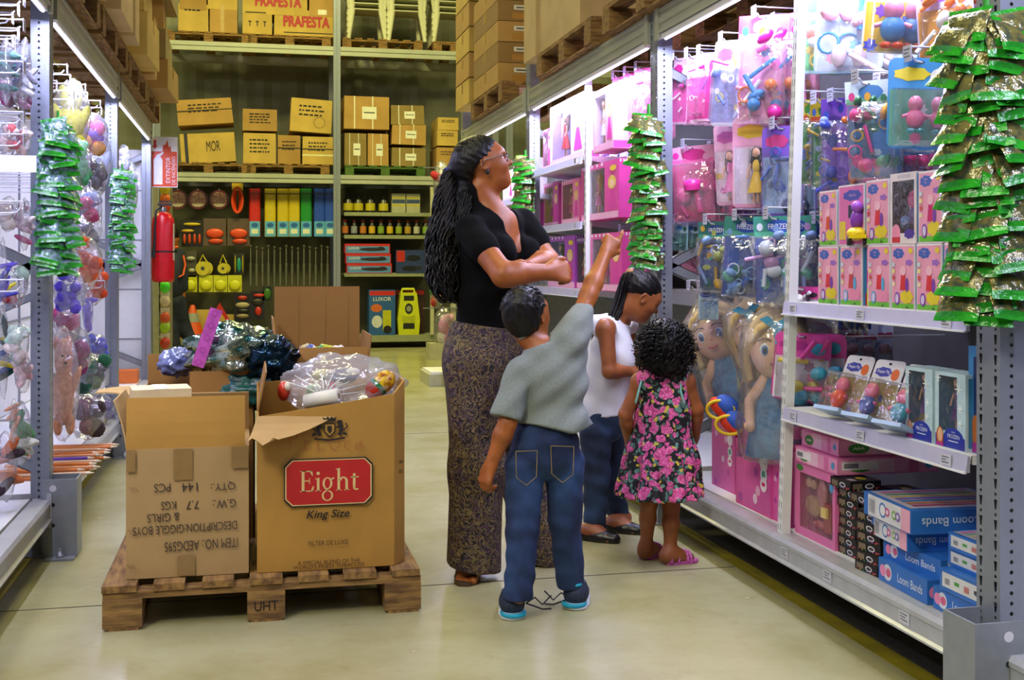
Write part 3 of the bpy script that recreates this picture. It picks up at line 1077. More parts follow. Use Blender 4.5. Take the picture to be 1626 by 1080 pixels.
FOILB = mat('blue_black_foil', '#10344c', 0.15, 0.7, scale=14, col2='#0a161c', bump=0.9, bscale=16)
FILM = clear('bag_film', gloss=0.2, milk=0.12)
FILMW = clear('milky_bag_film', gloss=0.14, milk=0.2, bscale=20)
PINKH = mat('pink_header_card', '#c257b4', 0.4, var=0.25, scale=40)
def bag(label, c, r, m, seed, group=None, rot=(0, 0, 0), amp=.3, name='foil_bag', fr=3.0, parts=None):
 t = thing(name, label, 'bag', c, rot=rot, group=group)
 mb = MB()
 crumple(mb, (0, 0, 0), r, m, n=34, k=22, amp=amp, fr=fr, seed=seed)
 mb.build('wrapper', t)
 if parts:
  parts(t)
 return t
p = at_y(372, 565, 4.46)
def hdr(t):
 mb = MB()
 mb.box((-0.115, -0.105, 0.025), (0.045, 0.004, 0.22), PINKH)
 mb.face((-0.115, -0.1071, 0.025), (1, 0, 0), (0, 0, 1))
 for i in range(5):
  mb.dell(0, -0.095 + i * 0.047, 0.012, 0.012, C('#a63a98'))
  mb.dell(0, -0.095 + i * 0.047, 0.008, 0.008, PINKH)
  mb.lift = 0.0006
 mb.build('header_card', t).rotation_euler = (0, R_(24), 0)
bag('silver and green foil bag with a pink header strip, lying over the open cartons', (p.x + 0.005, 4.52, p.z + .012), (0.172, 0.12, 0.10), FOIL, 3, rot=(0, R_(-6), 0), amp=.35, parts=hdr)
p = at_y(425, 570, 4.5)
bag('dark blue foil bag crumpled against the silver foil bag', (p.x + .01, 4.47, p.z), (0.095, 0.10, 0.08), FOILB, 5, amp=.4)
p = at_y(400, 598, 4.45)
bag('clear wrinkled film bag with teal cloth under the foil bags', (p.x, 4.50, p.z - .05), (0.15, 0.12, 0.07), mat('teal_wrapped_cloth', '#0e5a52', 0.3, col2='#22363f', scale=9, bump=.6), 6, amp=.25)
p = at_y(270, 571, 4.75)
bag('small pale blue film bag sticking out behind the raised flap', (p.x + 0.02, 4.86, p.z - 0.02), (0.07, 0.05, 0.055), mat('pale_blue_film', '#8e97c4', 0.15, 0.3, col2='#4a548c', bump=.8, bscale=22), 8, amp=.35)
for k, (px, py, c1_, c2_) in enumerate(((462, 566, '#d9c414', '#2b6b3a'), (488, 558, '#2a4fa0', '#e3c71c'), (515, 556, '#3c8a3e', '#e0d33a'), (533, 560, '#c9cfd0', '#d8b51b'))):
 p = at_y(px, py, 4.62)
 t = thing('toy_bag', ['yellow and red patterned bag in the big rear carton, nearest the foil bags', 'blue and yellow patterned bag in the big rear carton', 'green and yellow patterned bag in the big rear carton', 'shiny silver-topped patterned bag in the big rear carton'][k], 'bag', (p.x, 4.60 + .05 * (k % 2), p.z - .03), rot=(0, R_((-14, 18, -20, 12)[k]), 0.3 * (k % 2)))
 mb = MB()
 crumple(mb, (0, 0, 0), (0.05, 0.03, 0.055), mat('snack_print_%d' % k, c1_, 0.25, scale=26, col2=c2_, bump=.5, bscale=30), amp=.2, fr=2, seed=20 + k)
 mb.build('wrapper', t)
 mb = MB()
 for s in (-1, 1):
  mb.tube([(s * .045, -.026, -.03), (0, -.036, 0.045 * s * (-1) ** k + .0)], 0.006, C(c2_, .35), n=6)
 mb.build('printed_band', t)
zt = at_y(540, 640, 4.1).z
bb = thing('plastic_bag', 'large milky clear plastic bag tied over toys in the cigarette carton', 'bag', (at_y(545, 610, 4.12).x, 4.13, at_y(545, 612, 4.12).z + 0.005))
mb = MB()
crumple(mb, (0, 0, 0), (0.20, 0.16, 0.10), FILMW, n=44, k=26, amp=.22, fr=2.6, seed=31)
mb.build('film', bb)
mb = MB()
for k in range(9):
 a = R_(8 + k * 17)
 mb.tube([(-0.075, -0.135, -0.03), (-0.075 + 0.06 * math.cos(a), -0.135 + .02 * math.sin(k), -0.03 + 0.045 * math.sin(a)), (-0.075 + 0.16 * math.cos(a), -0.10, -0.03 + 0.09 * math.sin(a))], [0.004, 0.0035, 0.001], C('#dfe3da', .3), n=5)
mb.ell((-0.08, -0.137, -0.03), (0.018, 0.012, 0.016), C('#dfe3da', .3))
mb.build('gathered_neck', bb)
for nm, px, py, c, r, lab in (('red_toy', 451, 622, '#c3321e', (.022, .03, .034), 'red plastic toy standing inside the corner of the cigarette carton'),
        ('pink_ball', 531, 618, '#c24468', (.03, .03, .03), 'pink ball showing through the milky plastic bag'),
        ('green_toy', 497, 622, '#7fae57', (.022, .03, .025), 'pale green toy pressed against the milky plastic bag'),
        ('dark_toy', 548, 597, '#5c4a5c', (.05, .04, .028), 'dark purple toy blurred inside the milky plastic bag'),
        ('yellow_toy', 515, 596, '#b9b04c', (.04, .03, .02), 'yellow striped toy near the top of the milky plastic bag')):
 p = at_y(px, py, 4.03)
 t = thing(nm, lab, 'toy', (p.x, 4.05, p.z))
 mb = MB()
 mb.ell((0, 0, 0), r, C(c, .35), wob=.12, seed=int(px))
 mb.build('body', t)
 mb = MB()
 mb.ell((r[0] * .5, -r[1] * .6, r[2] * .5), (r[0] * .5, r[1] * .5, r[2] * .5), C('#e6dcc6', .4))
 mb.build('knob', t)
p = at_y(607, 610, 4.0)
t = thing('toy_egg', 'round yellow toy with green band and red base at the rim of the cigarette carton', 'toy', (p.x, 4.02, p.z), rot=(R_(-10), R_(50), 0))
mb = MB()
mb.ell((0, 0, 0.005), (.036, .036, .05), mat('yellow_print', '#d9b31a', .3, scale=60, col2='#8a3d12', var=.3), n=20, k=12)
mb.build('shell', t)
mb = MB()
mb.lathe([(0.034, -0.028), (0.0365, -0.016), (0.037, -0.012)], C('#16763a', .4), n=20)
mb.build('band', t)
mb = MB()
mb.lathe([(0.012, -0.065), (0.028, -0.05), (0.0345, -0.028)], C('#c8321e', .4), n=20)
mb.build('base', t)
p = at_y(512, 634, 3.96)
t = thing('paper_roll', 'roll of white paper lying at the front rim of the cigarette carton', 'roll', (p.x, 3.97, p.z), rot=(R_(78), 0, R_(65)))
mb = MB()
mb.lathe([(0.012, -.06), (0.026, -.06), (0.026, .06), (0.012, .06)], C('#d9d7c6', .7), n=20)
mb.build('sheet', t)
mb = MB()
mb.lathe([(0.008, -.061), (0.0105, -.061), (0.0105, .061), (0.008, .061)], C('#8c7a58', .8), n=14)
mb.build('core', t)
p = at_z(207, 650, 0)
# bodies: one smooth surface per figure / garment
def vec(p):
 return np.array([p[0], p[1], p[2]], dtype=np.float64)
class Sculpt:
 """blend of tapered limbs and ellipsoids turned into one continuous skin"""
 def __init__(s):
  s.prims = []
 def cap(s, a, b, ra, rb, k=0.03, flat=None, ratio=1.0, sub=False):
  s.prims.append(('c', vec(a), vec(b), ra, rb, k, None if flat is None else vec(flat) / np.linalg.norm(vec(flat)), ratio, sub))
  return s
 def chain(s, pts, rs, k=0.03, **kw):
  for (a, b), (ra, rb) in zip(zip(pts, pts[1:]), zip(rs, rs[1:])):
   s.cap(a, b, ra, rb, k, **kw)
  return s
 def ell(s, c, r, k=0.03, ax=None, sub=False):
  """ellipsoid; ax = three unit axes (rows)"""
  s.prims.append(('e', vec(c), np.array(r, float), k, np.eye(3) if ax is None else np.array([vec(a) for a in ax]), sub))
  return s
 def bounds(s, pad):
  lo, hi = np.full(3, 1e9), np.full(3, -1e9)
  for p in s.prims:
   if p[-1]:
    continue
   if p[0] == 'c':
    for q, r in ((p[1], p[3]), (p[2], p[4])):
     lo, hi = np.minimum(lo, q - r), np.maximum(hi, q + r)
   else:
    m = p[2].max()
    lo, hi = np.minimum(lo, p[1] - m), np.maximum(hi, p[1] + m)
  return lo - pad, hi + pad
 def field(s, h, pad=0.03, grow=0.0):
  lo, hi = s.bounds(pad + grow)
  n = np.ceil((hi - lo) / h).astype(int) + 1
  D = np.full(n, 0.08, dtype=np.float32)
  ax = [lo[i] + h * np.arange(n[i]) for i in range(3)]
  for p in s.prims:
   k = p[5] if p[0] == 'c' else p[3]
   m = 0.03 + k + grow
   if p[0] == 'c':
    rm = max(p[3], p[4]) + m
    l, u = np.minimum(p[1], p[2]) - rm, np.maximum(p[1], p[2]) + rm
   else:
    rm = p[2].max() + m
    l, u = p[1] - rm, p[1] + rm
   i0 = np.clip(np.floor((l - lo) / h).astype(int), 0, n)
   i1 = np.clip(np.ceil((u - lo) / h).astype(int) + 1, 0, n)
   if (i1 <= i0).any():
    continue
   sl = tuple(slice(a, b) for a, b in zip(i0, i1))
   X = ax[0][sl[0]][:, None, None]
   Y = ax[1][sl[1]][None, :, None]
   Z = ax[2][sl[2]][None, None, :]
   if p[0] == 'c':
    _, a, b, ra, rb, k, fl, ratio, sub = p
    d = b - a
    L2 = max(float(d @ d), 1e-9)
    qx, qy, qz = X - a[0], Y - a[1], Z - a[2]
    t = np.clip((qx * d[0] + qy * d[1] + qz * d[2]) / L2, 0, 1)
    qx, qy, qz = qx - t * d[0], qy - t * d[1], qz - t * d[2]
    dd = qx * qx + qy * qy + qz * qz
    r = ra + (rb - ra) * t
    if fl is not None and ratio != 1:
     w = qx * fl[0] + qy * fl[1] + qz * fl[2]
     dd = dd + w * w * (1 / ratio ** 2 - 1)
    dist = np.sqrt(np.maximum(dd, 0)) - r
    if fl is not None and ratio < 1:
     dist = dist * (0.5 + 0.5 * ratio)
   else:
    _, c, r, k, A, sub = p
    qx, qy, qz = X - c[0], Y - c[1], Z - c[2]
    u = [(qx * A[i][0] + qy * A[i][1] + qz * A[i][2]) / r[i] for i in range(3)]
    k0 = np.sqrt(u[0] ** 2 + u[1] ** 2 + u[2] ** 2)
    k1 = np.sqrt((u[0] / r[0]) ** 2 + (u[1] / r[1]) ** 2 + (u[2] / r[2]) ** 2)
    dist = k0 * (k0 - 1) / np.maximum(k1, 1e-6)
   B = D[sl]
   if sub:
    e = -dist
    hh = np.maximum(k - np.abs(B - e), 0) / max(k, 1e-6)
    D[sl] = np.maximum(B, e) + hh * hh * k * 0.25
   else:
    hh = np.maximum(k - np.abs(B - dist), 0) / max(k, 1e-6)
    D[sl] = np.minimum(B, dist) - hh * hh * k * 0.25
  return D - grow, lo, ax
def wrinkle(ax, amp, dirs, sd=0):
 """folds: a few skewed waves with wandering phase, as a field offset"""
 q = np.random.RandomState(sd)
 X, Y, Z = ax[0][:, None, None], ax[1][None, :, None], ax[2][None, None, :]
 out = 0
 for (dx, dy, dz, f) in dirs:
  ph = q.rand() * 6
  wob = 1.3 * np.sin(X * 9 + ph) + 1.3 * np.sin(Z * 7 + ph * 2) + 0.9 * np.sin(Y * 11 + ph * 3)
  out = out + np.sin((X * dx + Y * dy + Z * dz) * f + wob + ph)
 return (amp * out / len(dirs)).astype(np.float32)
def nets(D, lo, h, name, m, parent=None, smooth=1):
 """surface nets on a distance field"""
 S = D < 0
 n = D.shape
 c = [S[a:n[0] - 1 + a, b:n[1] - 1 + b, e:n[2] - 1 + e] for a in (0, 1) for b in (0, 1) for e in (0, 1)]
 cnt = np.zeros(c[0].shape, np.int8)
 for x in c:
  cnt += x
 act = (cnt > 0) & (cnt < 8)
 idx = np.full(act.shape, -1, np.int32)
 cells = np.argwhere(act)
 idx[act] = np.arange(len(cells))
 acc, wt = np.zeros((len(cells), 3)), np.zeros(len(cells))
 co = [(a, b, e) for a in (0, 1) for b in (0, 1) for e in (0, 1)]
 val = [D[cells[:, 0] + a, cells[:, 1] + b, cells[:, 2] + e] for a, b, e in co]
 for i in range(8):
  for j in range(i + 1, 8):
   df = [co[j][q] - co[i][q] for q in range(3)]
   if sum(abs(x) for x in df) != 1:
    continue
   cr = (val[i] < 0) != (val[j] < 0)
   t = np.where(cr, val[i] / np.where(cr, val[i] - val[j], 1), 0)
   for q in range(3):
    acc[:, q] += np.where(cr, co[i][q] + t * df[q], 0)
   wt += cr
 V = (cells + acc / np.maximum(wt, 1)[:, None]) * h + lo
 F = []
 for q in range(3):
  sh = [slice(None)] * 3
  a_, b_ = list(sh), list(sh)
  a_[q], b_[q] = slice(0, n[q] - 1), slice(1, n[q])
  A, B = S[tuple(a_)], S[tuple(b_)]
  e = np.argwhere(A != B)
  u, v = (q + 1) % 3, (q + 2) % 3
  ok = (e[:, u] > 0) & (e[:, v] > 0) & (e[:, u] < n[u] - 1) & (e[:, v] < n[v] - 1)
  e = e[ok]
  neg = A[e[:, 0], e[:, 1], e[:, 2]]
  qs = []
  for du, dv in ((-1, -1), (0, -1), (0, 0), (-1, 0)):
   w_ = e.copy()
   w_[:, u] += du
   w_[:, v] += dv
   qs.append(idx[w_[:, 0], w_[:, 1], w_[:, 2]])
  f = np.stack(qs, 1)
  f[~neg] = f[~neg][:, ::-1]
  F.append(f[(f >= 0).all(1)])
 F = np.concatenate(F)
 for _ in range(smooth):
  s_, c_ = np.zeros_like(V), np.zeros(len(V))
  for a in range(4):
   for b in ((a + 1) % 4, (a + 3) % 4):
    np.add.at(s_, F[:, a], V[F[:, b]])
    np.add.at(c_, F[:, a], 1)
  V = V * 0.5 + 0.5 * s_ / np.maximum(c_, 1)[:, None]
 me = bpy.data.meshes.new(name)
 me.vertices.add(len(V))
 me.vertices.foreach_set('co', V.astype(np.float32).ravel())
 me.loops.add(len(F) * 4)
 me.loops.foreach_set('vertex_index', F.astype(np.int32).ravel())
 me.polygons.add(len(F))
 me.polygons.foreach_set('loop_start', np.arange(0, len(F) * 4, 4, dtype=np.int32))
 me.polygons.foreach_set('loop_total', np.full(len(F), 4, np.int32))
 me.update(calc_edges=True)
 me.validate()
 me.polygons.foreach_set('use_smooth', np.ones(len(me.polygons), dtype=bool))
 me.materials.append(m)
 o = bpy.data.objects.new(name, me)
 COL.objects.link(o)
 if parent is not None:
  o.parent = parent
  o.matrix_parent_inverse = parent.matrix_world.inverted() if False else Matrix.Translation(-Vector(parent.location))
 return o
def skin_mat(name, col, deep):
 m = mat(name, col, 0.48, var=0.12, scale=18, col2=deep, bump=0.03, bscale=220)
 b = m.node_tree.nodes['Principled BSDF']
 b.inputs['Subsurface Weight'].default_value = 0.08
 b.inputs['Subsurface Radius'].default_value = (0.02, 0.008, 0.004)
 b.inputs['Subsurface Scale'].default_value = 0.3
 return m
def unit(v):
 v = vec(v)
 return v / np.linalg.norm(v)
def rotv(v, axis, deg):
 return vec(Matrix.Rotation(R_(deg), 3, Vector(axis)) @ Vector(v))
def hand(B, wrist, d, palm, size, curl, thumb_side, spread=7, point=None, k=0.006):
 """palm + five separate fingers. d = direction of the hand, palm = direction the palm faces,
 curl = bend of each joint (deg, list of 4), thumb_side = +1/-1 along d x palm"""
 d, palm = unit(d), vec(palm)
 palm = unit(palm - d * (palm @ d))
 sd = np.cross(d, palm) * thumb_side
 L = size  # hand length
 w = vec(wrist)
 B.cap(w - d * 0.02, w + d * L * 0.12, L * 0.145, L * 0.155, 0.012, flat=palm, ratio=0.78)
 for f in (-0.16, -0.05, 0.06, 0.16):
  B.cap(w + d * L * 0.10 + sd * L * f * 0.6, w + d * L * 0.50 + sd * L * f * 1.15, L * 0.09, L * 0.08, 0.014)
 B.ell(w + d * L * .2 + sd * L * .16 + palm * L * .06, (L * .14, L * .09, L * .08), 0.012, ax=(d, sd, palm))
 kn = [0.16, 0.055, -0.055, -0.16]
 ln = [0.44, 0.49, 0.45, 0.35]
 for i in range(4):
  base = w + d * L * (0.51 - 0.03 * abs(i - 1)) + sd * L * kn[i] * 1.15
  fd = rotv(d, palm, -spread * (1.5 - i) / 1.5 * (1 if thumb_side > 0 else -1) * -1)
  c = curl[i] if not hasattr(curl, 'keys') else 20
  if point is not None:
   c = 2 if i == point else 78
  ax = np.cross(fd, palm)
  p, r = base, L * 0.066 * (0.88 if i == 3 else 1)
  dirv = fd
  for s_, fr in enumerate((0.46, 0.31, 0.23)):
   dirv = rotv(dirv, ax, c * (0.8, 1.0, 0.7)[s_])
   q = p + dirv * L * ln[i] * fr
   B.cap(p, q, r, r * 0.88, k)
   p, r = q, r * 0.88
 tb = w + d * L * 0.16 + sd * L * 0.17
 t1 = rotv(d, palm, 0)
 td = unit(d * 0.72 + sd * 0.62 + palm * 0.28)
 q = tb + td * L * 0.22
 B.cap(tb, q, L * 0.085, L * 0.07, 0.010)
 td2 = unit(d * 0.9 + sd * (0.22 if point is None else -0.25) + palm * 0.35)
 q2 = q + td2 * L * 0.17
 B.cap(q, q2, L * 0.068, L * 0.062, k)
 B.cap(q2, q2 + unit(td2 + palm * .15) * L * 0.12, L * 0.06, L * 0.052, k)
 return w + d * L * 0.5
def head(B, c, f, u, s):
 """cranium, jaw, nose, brow, lips, chin, ears. c = middle of the head, f forward, u up, s = head height (chin to crown)"""
 f, u = unit(f), vec(u)
 u = unit(u - f * (u @ f))
 r = np.cross(f, u)
 A = (f, r, u)
 def P(a, b, e):
  return vec(c) + f * a * s + r * b * s + u * e * s
 B.ell(P(-0.06, 0, 0.13), (0.40 * s, 0.325 * s, 0.36 * s), 0.03, A)
 B.ell(P(0.10, 0, -0.08), (0.27 * s, 0.255 * s, 0.36 * s), 0.04, A)
 B.ell(P(0.17, 0, -0.33), (0.17 * s, 0.17 * s, 0.14 * s), 0.05, A)        # jaw / chin
 B.ell(P(0.285, 0, -0.41), (0.06 * s, 0.075 * s, 0.055 * s), 0.03, A)
 B.ell(P(0.30, 0, 0.12), (0.06 * s, 0.2 * s, 0.05 * s), 0.03, A)            # brow
 for q in (-1, 1):
  B.ell(P(0.335, q * 0.135, 0.03), (0.07 * s, 0.085 * s, 0.055 * s), 0.012, A, True)   # eye sockets
  B.ell(P(0.25, q * 0.17, -0.10), (0.09 * s, 0.08 * s, 0.08 * s), 0.03, A)  # cheeks
  e = P(-0.04, q * 0.325, -0.02)
  B.ell(e, (0.075 * s, 0.022 * s, 0.115 * s), 0.008, (unit(f - r * q * -0.35), unit(r * q + f * 0.35), u))
  B.ell(e + r * q * 0.02 * s - f * 0.0 * s, (0.045 * s, 0.02 * s, 0.075 * s), 0.006, A, True)
  B.ell(P(-0.02, q * 0.32, -0.115), (0.035 * s, 0.022 * s, 0.035 * s), 0.006, A)
 B.cap(P(0.34, 0, 0.06), P(0.45, 0, -0.085), 0.026 * s, 0.050 * s, 0.010)   # nose
 for q in (-1, 1):
  B.ell(P(0.375, q * 0.045, -0.105), (0.04 * s, 0.03 * s, 0.03 * s), 0.01, A)
 B.ell(P(0.352, 0, -0.205), (0.045 * s, 0.085 * s, 0.022 * s), 0.008, A)     # lips
 B.ell(P(0.342, 0, -0.252), (0.045 * s, 0.075 * s, 0.024 * s), 0.008, A)
 B.ell(P(0.385, 0, -0.228), (0.03 * s, 0.08 * s, 0.006 * s), 0.004, A, True)
 return P
def face_parts(P, f, s, parent, f_dir, u_dir, lipcol='#8a4a3c', scale=1.0):
 """eyes with iris, brows and lips as small parts"""
 o = Vector(parent.location)
 EYE, IR, BROW, LIP = C('#ece6de', 0.2), C('#1c0f08', 0.15), C('#120c0a', 0.8), C(lipcol, 0.45)
 for q in (-1, 1):
  mb = MB()
  c = P(0.285, q * 0.135, 0.025)
  mb.ell(c - vec(o), (0.052 * s,) * 3, EYE, n=14, k=10)
  d = unit(vec(f_dir) + 0.0 * vec(u_dir))
  mb.ell(c - vec(o) + d * 0.036 * s, (0.022 * s,) * 3, IR, n=10, k=8)
  mb.build('eye', parent)
  mb = MB()
  mb.tube([vec(P(0.33, q * 0.06, 0.105)) - vec(o), vec(P(0.335, q * 0.135, 0.135)) - vec(o), vec(P(0.26, q * 0.225, 0.105)) - vec(o)], [0.012 * s, 0.016 * s, 0.006 * s], BROW, n=6)
  mb.build('eyebrow', parent)
 mb = MB()
 mb.tube([vec(P(0.335, -0.085, -0.228)) - vec(o), vec(P(0.378, -0.03, -0.214)) - vec(o), vec(P(0.378, 0.03, -0.214)) - vec(o), vec(P(0.335, 0.085, -0.228)) - vec(o)], [0.006 * s, 0.016 * s, 0.016 * s, 0.006 * s], LIP, n=6)
 mb.tube([vec(P(0.33, -0.075, -0.242)) - vec(o), vec(P(0.37, 0.0, -0.256)) - vec(o), vec(P(0.33, 0.075, -0.242)) - vec(o)], [0.006 * s, 0.018 * s, 0.006 * s], LIP, n=6)
 mb.build('lips', parent)
def strand(mb, pts, r, m, n=5):
 mb.tube(pts, [r * (0.9 if i < len(pts) - 2 else (0.6 if i == len(pts) - 2 else 0.2)) for i in range(len(pts))], m, n=n, caps=False)
def hair_mat(name, col, col2):
 return mat(name, col, 0.42, col2=col2, scale=40, stretch=(1, 1, 0.15), bump=0.5, bscale=90, spec=0.3)
def nodes_of(name, rough):
 m = bpy.data.materials.new(name)
 m.use_nodes = True
 nt = m.node_tree
 b = nt.nodes['Principled BSDF']
 b.inputs['Roughness'].default_value = rough
 tc = node(nt, 'ShaderNodeTexCoord')
 MATS[name] = m
 return m, nt, b, tc.outputs['Object']
def ramp(nt, src, stops, interp='LINEAR'):
 r = node(nt, 'ShaderNodeValToRGB')
 r.color_ramp.interpolation = interp
 e = r.color_ramp.elements
 e[0].position, e[0].color = stops[0][0], lin(stops[0][1])
 e[1].position, e[1].color = stops[-1][0], lin(stops[-1][1])
 for p, c in stops[1:-1]:
  x = e.new(p)
  x.color = lin(c)
 nt.links.new(src, r.inputs[0])
 return r.outputs[0]
def mixc(nt, fac, a, b):
 mx = node(nt, 'ShaderNodeMix', data_type='RGBA')
 if isinstance(fac, float):
  mx.inputs[0].default_value = fac
 else:
  nt.links.new(fac, mx.inputs[0])
 for i, q in ((6, a), (7, b)):
  if isinstance(q, str):
   mx.inputs[i].default_value = lin(q)
  else:
   nt.links.new(q, mx.inputs[i])
 return mx.outputs[2]
def paisley_mat():
 m, nt, b, co = nodes_of('paisley_cloth', 0.8)
 nz = node(nt, 'ShaderNodeTexNoise', Scale=16.0, Detail=2.0)
 nt.links.new(co, nz.inputs['Vector'])
 wp = node(nt, 'ShaderNodeMix', data_type='RGBA', blend_type='LINEAR_LIGHT')
 wp.inputs[0].default_value = 0.06
 nt.links.new(co, wp.inputs[6])
 nt.links.new(nz.outputs['Color'], wp.inputs[7])
 def swirl(scale, thr, w_):
  v = node(nt, 'ShaderNodeTexVoronoi', Scale=scale)
  nt.links.new(wp.outputs[2], v.inputs['Vector'])
  s_ = node(nt, 'ShaderNodeMath', operation='SINE')
  mu = node(nt, 'ShaderNodeMath', operation='MULTIPLY')
  mu.inputs[1].default_value = w_
  nt.links.new(v.outputs['Distance'], mu.inputs[0])
  nt.links.new(mu.outputs[0], s_.inputs[0])
  g = node(nt, 'ShaderNodeMath', operation='GREATER_THAN')
  g.inputs[1].default_value = thr
  nt.links.new(s_.outputs[0], g.inputs[0])
  return g.outputs[0], v.outputs['Color']
 f1, c1 = swirl(30, 0.74, 17)
 f2, c2 = swirl(66, 0.70, 14)
 f3, c3 = swirl(15, 0.86, 22)
 sp = node(nt, 'ShaderNodeSeparateColor')
 nt.links.new(c1, sp.inputs[0])
 tone1 = ramp(nt, sp.outputs[0], [(0.0, '#5a4426'), (0.35, '#4a3a42'), (0.55, '#6a5c32'), (0.75, '#4a2e44'), (1.0, '#3c544c')], 'CONSTANT')
 sp2 = node(nt, 'ShaderNodeSeparateColor')
 nt.links.new(c2, sp2.inputs[0])
 tone2 = ramp(nt, sp2.outputs[1], [(0.0, '#6a5140'), (0.4, '#7d6a5c'), (0.7, '#4a3350'), (1.0, '#3c5248')], 'CONSTANT')
 base = mixc(nt, f2, '#0d0a0c', tone2)
 base = mixc(nt, f1, base, tone1)
 base = mixc(nt, f3, base, '#6e5e38')
 nt.links.new(base, b.inputs['Base Color'])
 return m
def floral_mat():
 m, nt, b, co = nodes_of('floral_cotton', 0.75)
 nz = node(nt, 'ShaderNodeTexNoise', Scale=22.0, Detail=2.0)
 nt.links.new(co, nz.inputs['Vector'])
 wp = node(nt, 'ShaderNodeMix', data_type='RGBA', blend_type='LINEAR_LIGHT')
 wp.inputs[0].default_value = 0.03
 nt.links.new(co, wp.inputs[6])
 nt.links.new(nz.outputs['Color'], wp.inputs[7])
 def spots(scale, rad, off):
  mp = node(nt, 'ShaderNodeMapping')
  mp.inputs['Location'].default_value = (off, off * 1.7, off * .6)
  nt.links.new(wp.outputs[2], mp.inputs[0])
  v = node(nt, 'ShaderNodeTexVoronoi', Scale=scale)
  v.inputs['Randomness'].default_value = 0.85
  nt.links.new(mp.outputs[0], v.inputs['Vector'])
  lt = node(nt, 'ShaderNodeMath', operation='LESS_THAN')
  lt.inputs[1].default_value = rad
  nt.links.new(v.outputs['Distance'], lt.inputs[0])
  return lt.outputs[0], v.outputs['Distance'], v.outputs['Color']
 leaf, ld, lc = spots(36, 0.38, 3.1)
 leaf2, _, _ = spots(46, 0.34, 5.7)
 yel, yd, _ = spots(26, 0.24, 9.2)
 fl, fd, fc = spots(21, 0.42, 0.0)
 fl2, fd2, _ = spots(33, 0.34, 7.7)
 petal = node(nt, 'ShaderNodeTexVoronoi', Scale=110.0)
 nt.links.new(wp.outputs[2], petal.inputs['Vector'])
 pc = ramp(nt, petal.outputs['Distance'], [(0.0, '#f3a0c6'), (0.4, '#dd5f9f'), (0.75, '#b83a78')])
 base = mixc(nt, leaf, '#0b0a10', '#5f8a7e')
 base = mixc(nt, leaf2, base, '#3c5650')
 base = mixc(nt, yel, base, '#c8b53c')
 base = mixc(nt, fl2, base, pc)
 base = mixc(nt, fl, base, pc)
 nt.links.new(base, b.inputs['Base Color'])
 return m
def denim_mat(name, c1, c2):
 m, nt, b, co = nodes_of(name, 0.85)
 n1 = node(nt, 'ShaderNodeTexNoise', Scale=6.0, Detail=4.0)
 nt.links.new(co, n1.inputs['Vector'])
 n2 = node(nt, 'ShaderNodeTexNoise', Scale=420.0, Detail=2.0)
 nt.links.new(co, n2.inputs['Vector'])
 a = ramp(nt, n1.outputs['Fac'], [(0.35, c1), (0.68, c2)])
 mr = node(nt, 'ShaderNodeMapRange')
 mr.inputs[3].default_value, mr.inputs[4].default_value = 0.0, 0.45
 nt.links.new(n2.outputs['Fac'], mr.inputs[0])
 nt.links.new(mixc(nt, mr.outputs[0], a, '#0a1230'), b.inputs['Base Color'])
 bp = node(nt, 'ShaderNodeBump', Strength=0.25, Distance=0.004)
 nt.links.new(n2.outputs['Fac'], bp.inputs['Height'])
 nt.links.new(bp.outputs[0], b.inputs['Normal'])
 return m
def cloth_mat(name, col, col2, scale=260):
 return mat(name, col, 0.85, col2=col2, scale=scale, bump=0.15, bscale=300)
# the family
J = lambda px, py, D: vec(at_d(px, py, D))
RT, FW, UP = np.array([CY, -SY, 0.0]), np.array([SY, CY, 0.0]), np.array([0, 0, 1.0])
SKIN = skin_mat('skin_tan', '#a05a26', '#8a491a')
SKIN_B = skin_mat('skin_brown', '#a05a22', '#86481a')
SKIN_C = skin_mat('skin_warm_brown', '#9a5a30', '#824824')
HAIR = hair_mat('black_hair', '#060506', '#0e0b0c')
def cut(D, ax, n, p):
 n = unit(n)
 return np.maximum(D, (ax[0][:, None, None] - p[0]) * n[0] + (ax[1][None, :, None] - p[1]) * n[1] + (ax[2][None, None, :] - p[2]) * n[2])
def foot(B, heel, toe, w, k=0.012, ankle=None):
 """heel and toe on the ground; five toes"""
 heel, toe = vec(heel), vec(toe)
 d = toe - heel
 L = np.linalg.norm(d)
 d = d / L
 sd = np.cross(d, UP)
 z = lambda h: UP * h
 B.cap(heel + z(w * .55), heel + d * L * .35 + z(w * .6), w * .52, w * .5, k)
 B.cap(heel + d * L * .3 + z(w * .55), heel + d * L * .72 + z(w * .36), w * .52, w * .5, k, flat=UP, ratio=.75)
 if ankle is not None:
  B.cap(ankle, heel + d * L * .12 + z(w * .6), w * .48, w * .5, k * 2)
  B.cap(vec(ankle) - z(w * .2), heel + d * L * .5 + z(w * .45), w * .42, w * .36, k * 2)
 for i, q in enumerate((-.42, -.2, 0.0, .2, .38)):
  r = w * (.2 if i == 0 else .14)
  b = heel + d * L * .72 + sd * w * q * 1.0
  B.cap(b + z(r * 1.3), b + d * L * (.25 - .025 * i) + z(r), r, r * .9, .004)
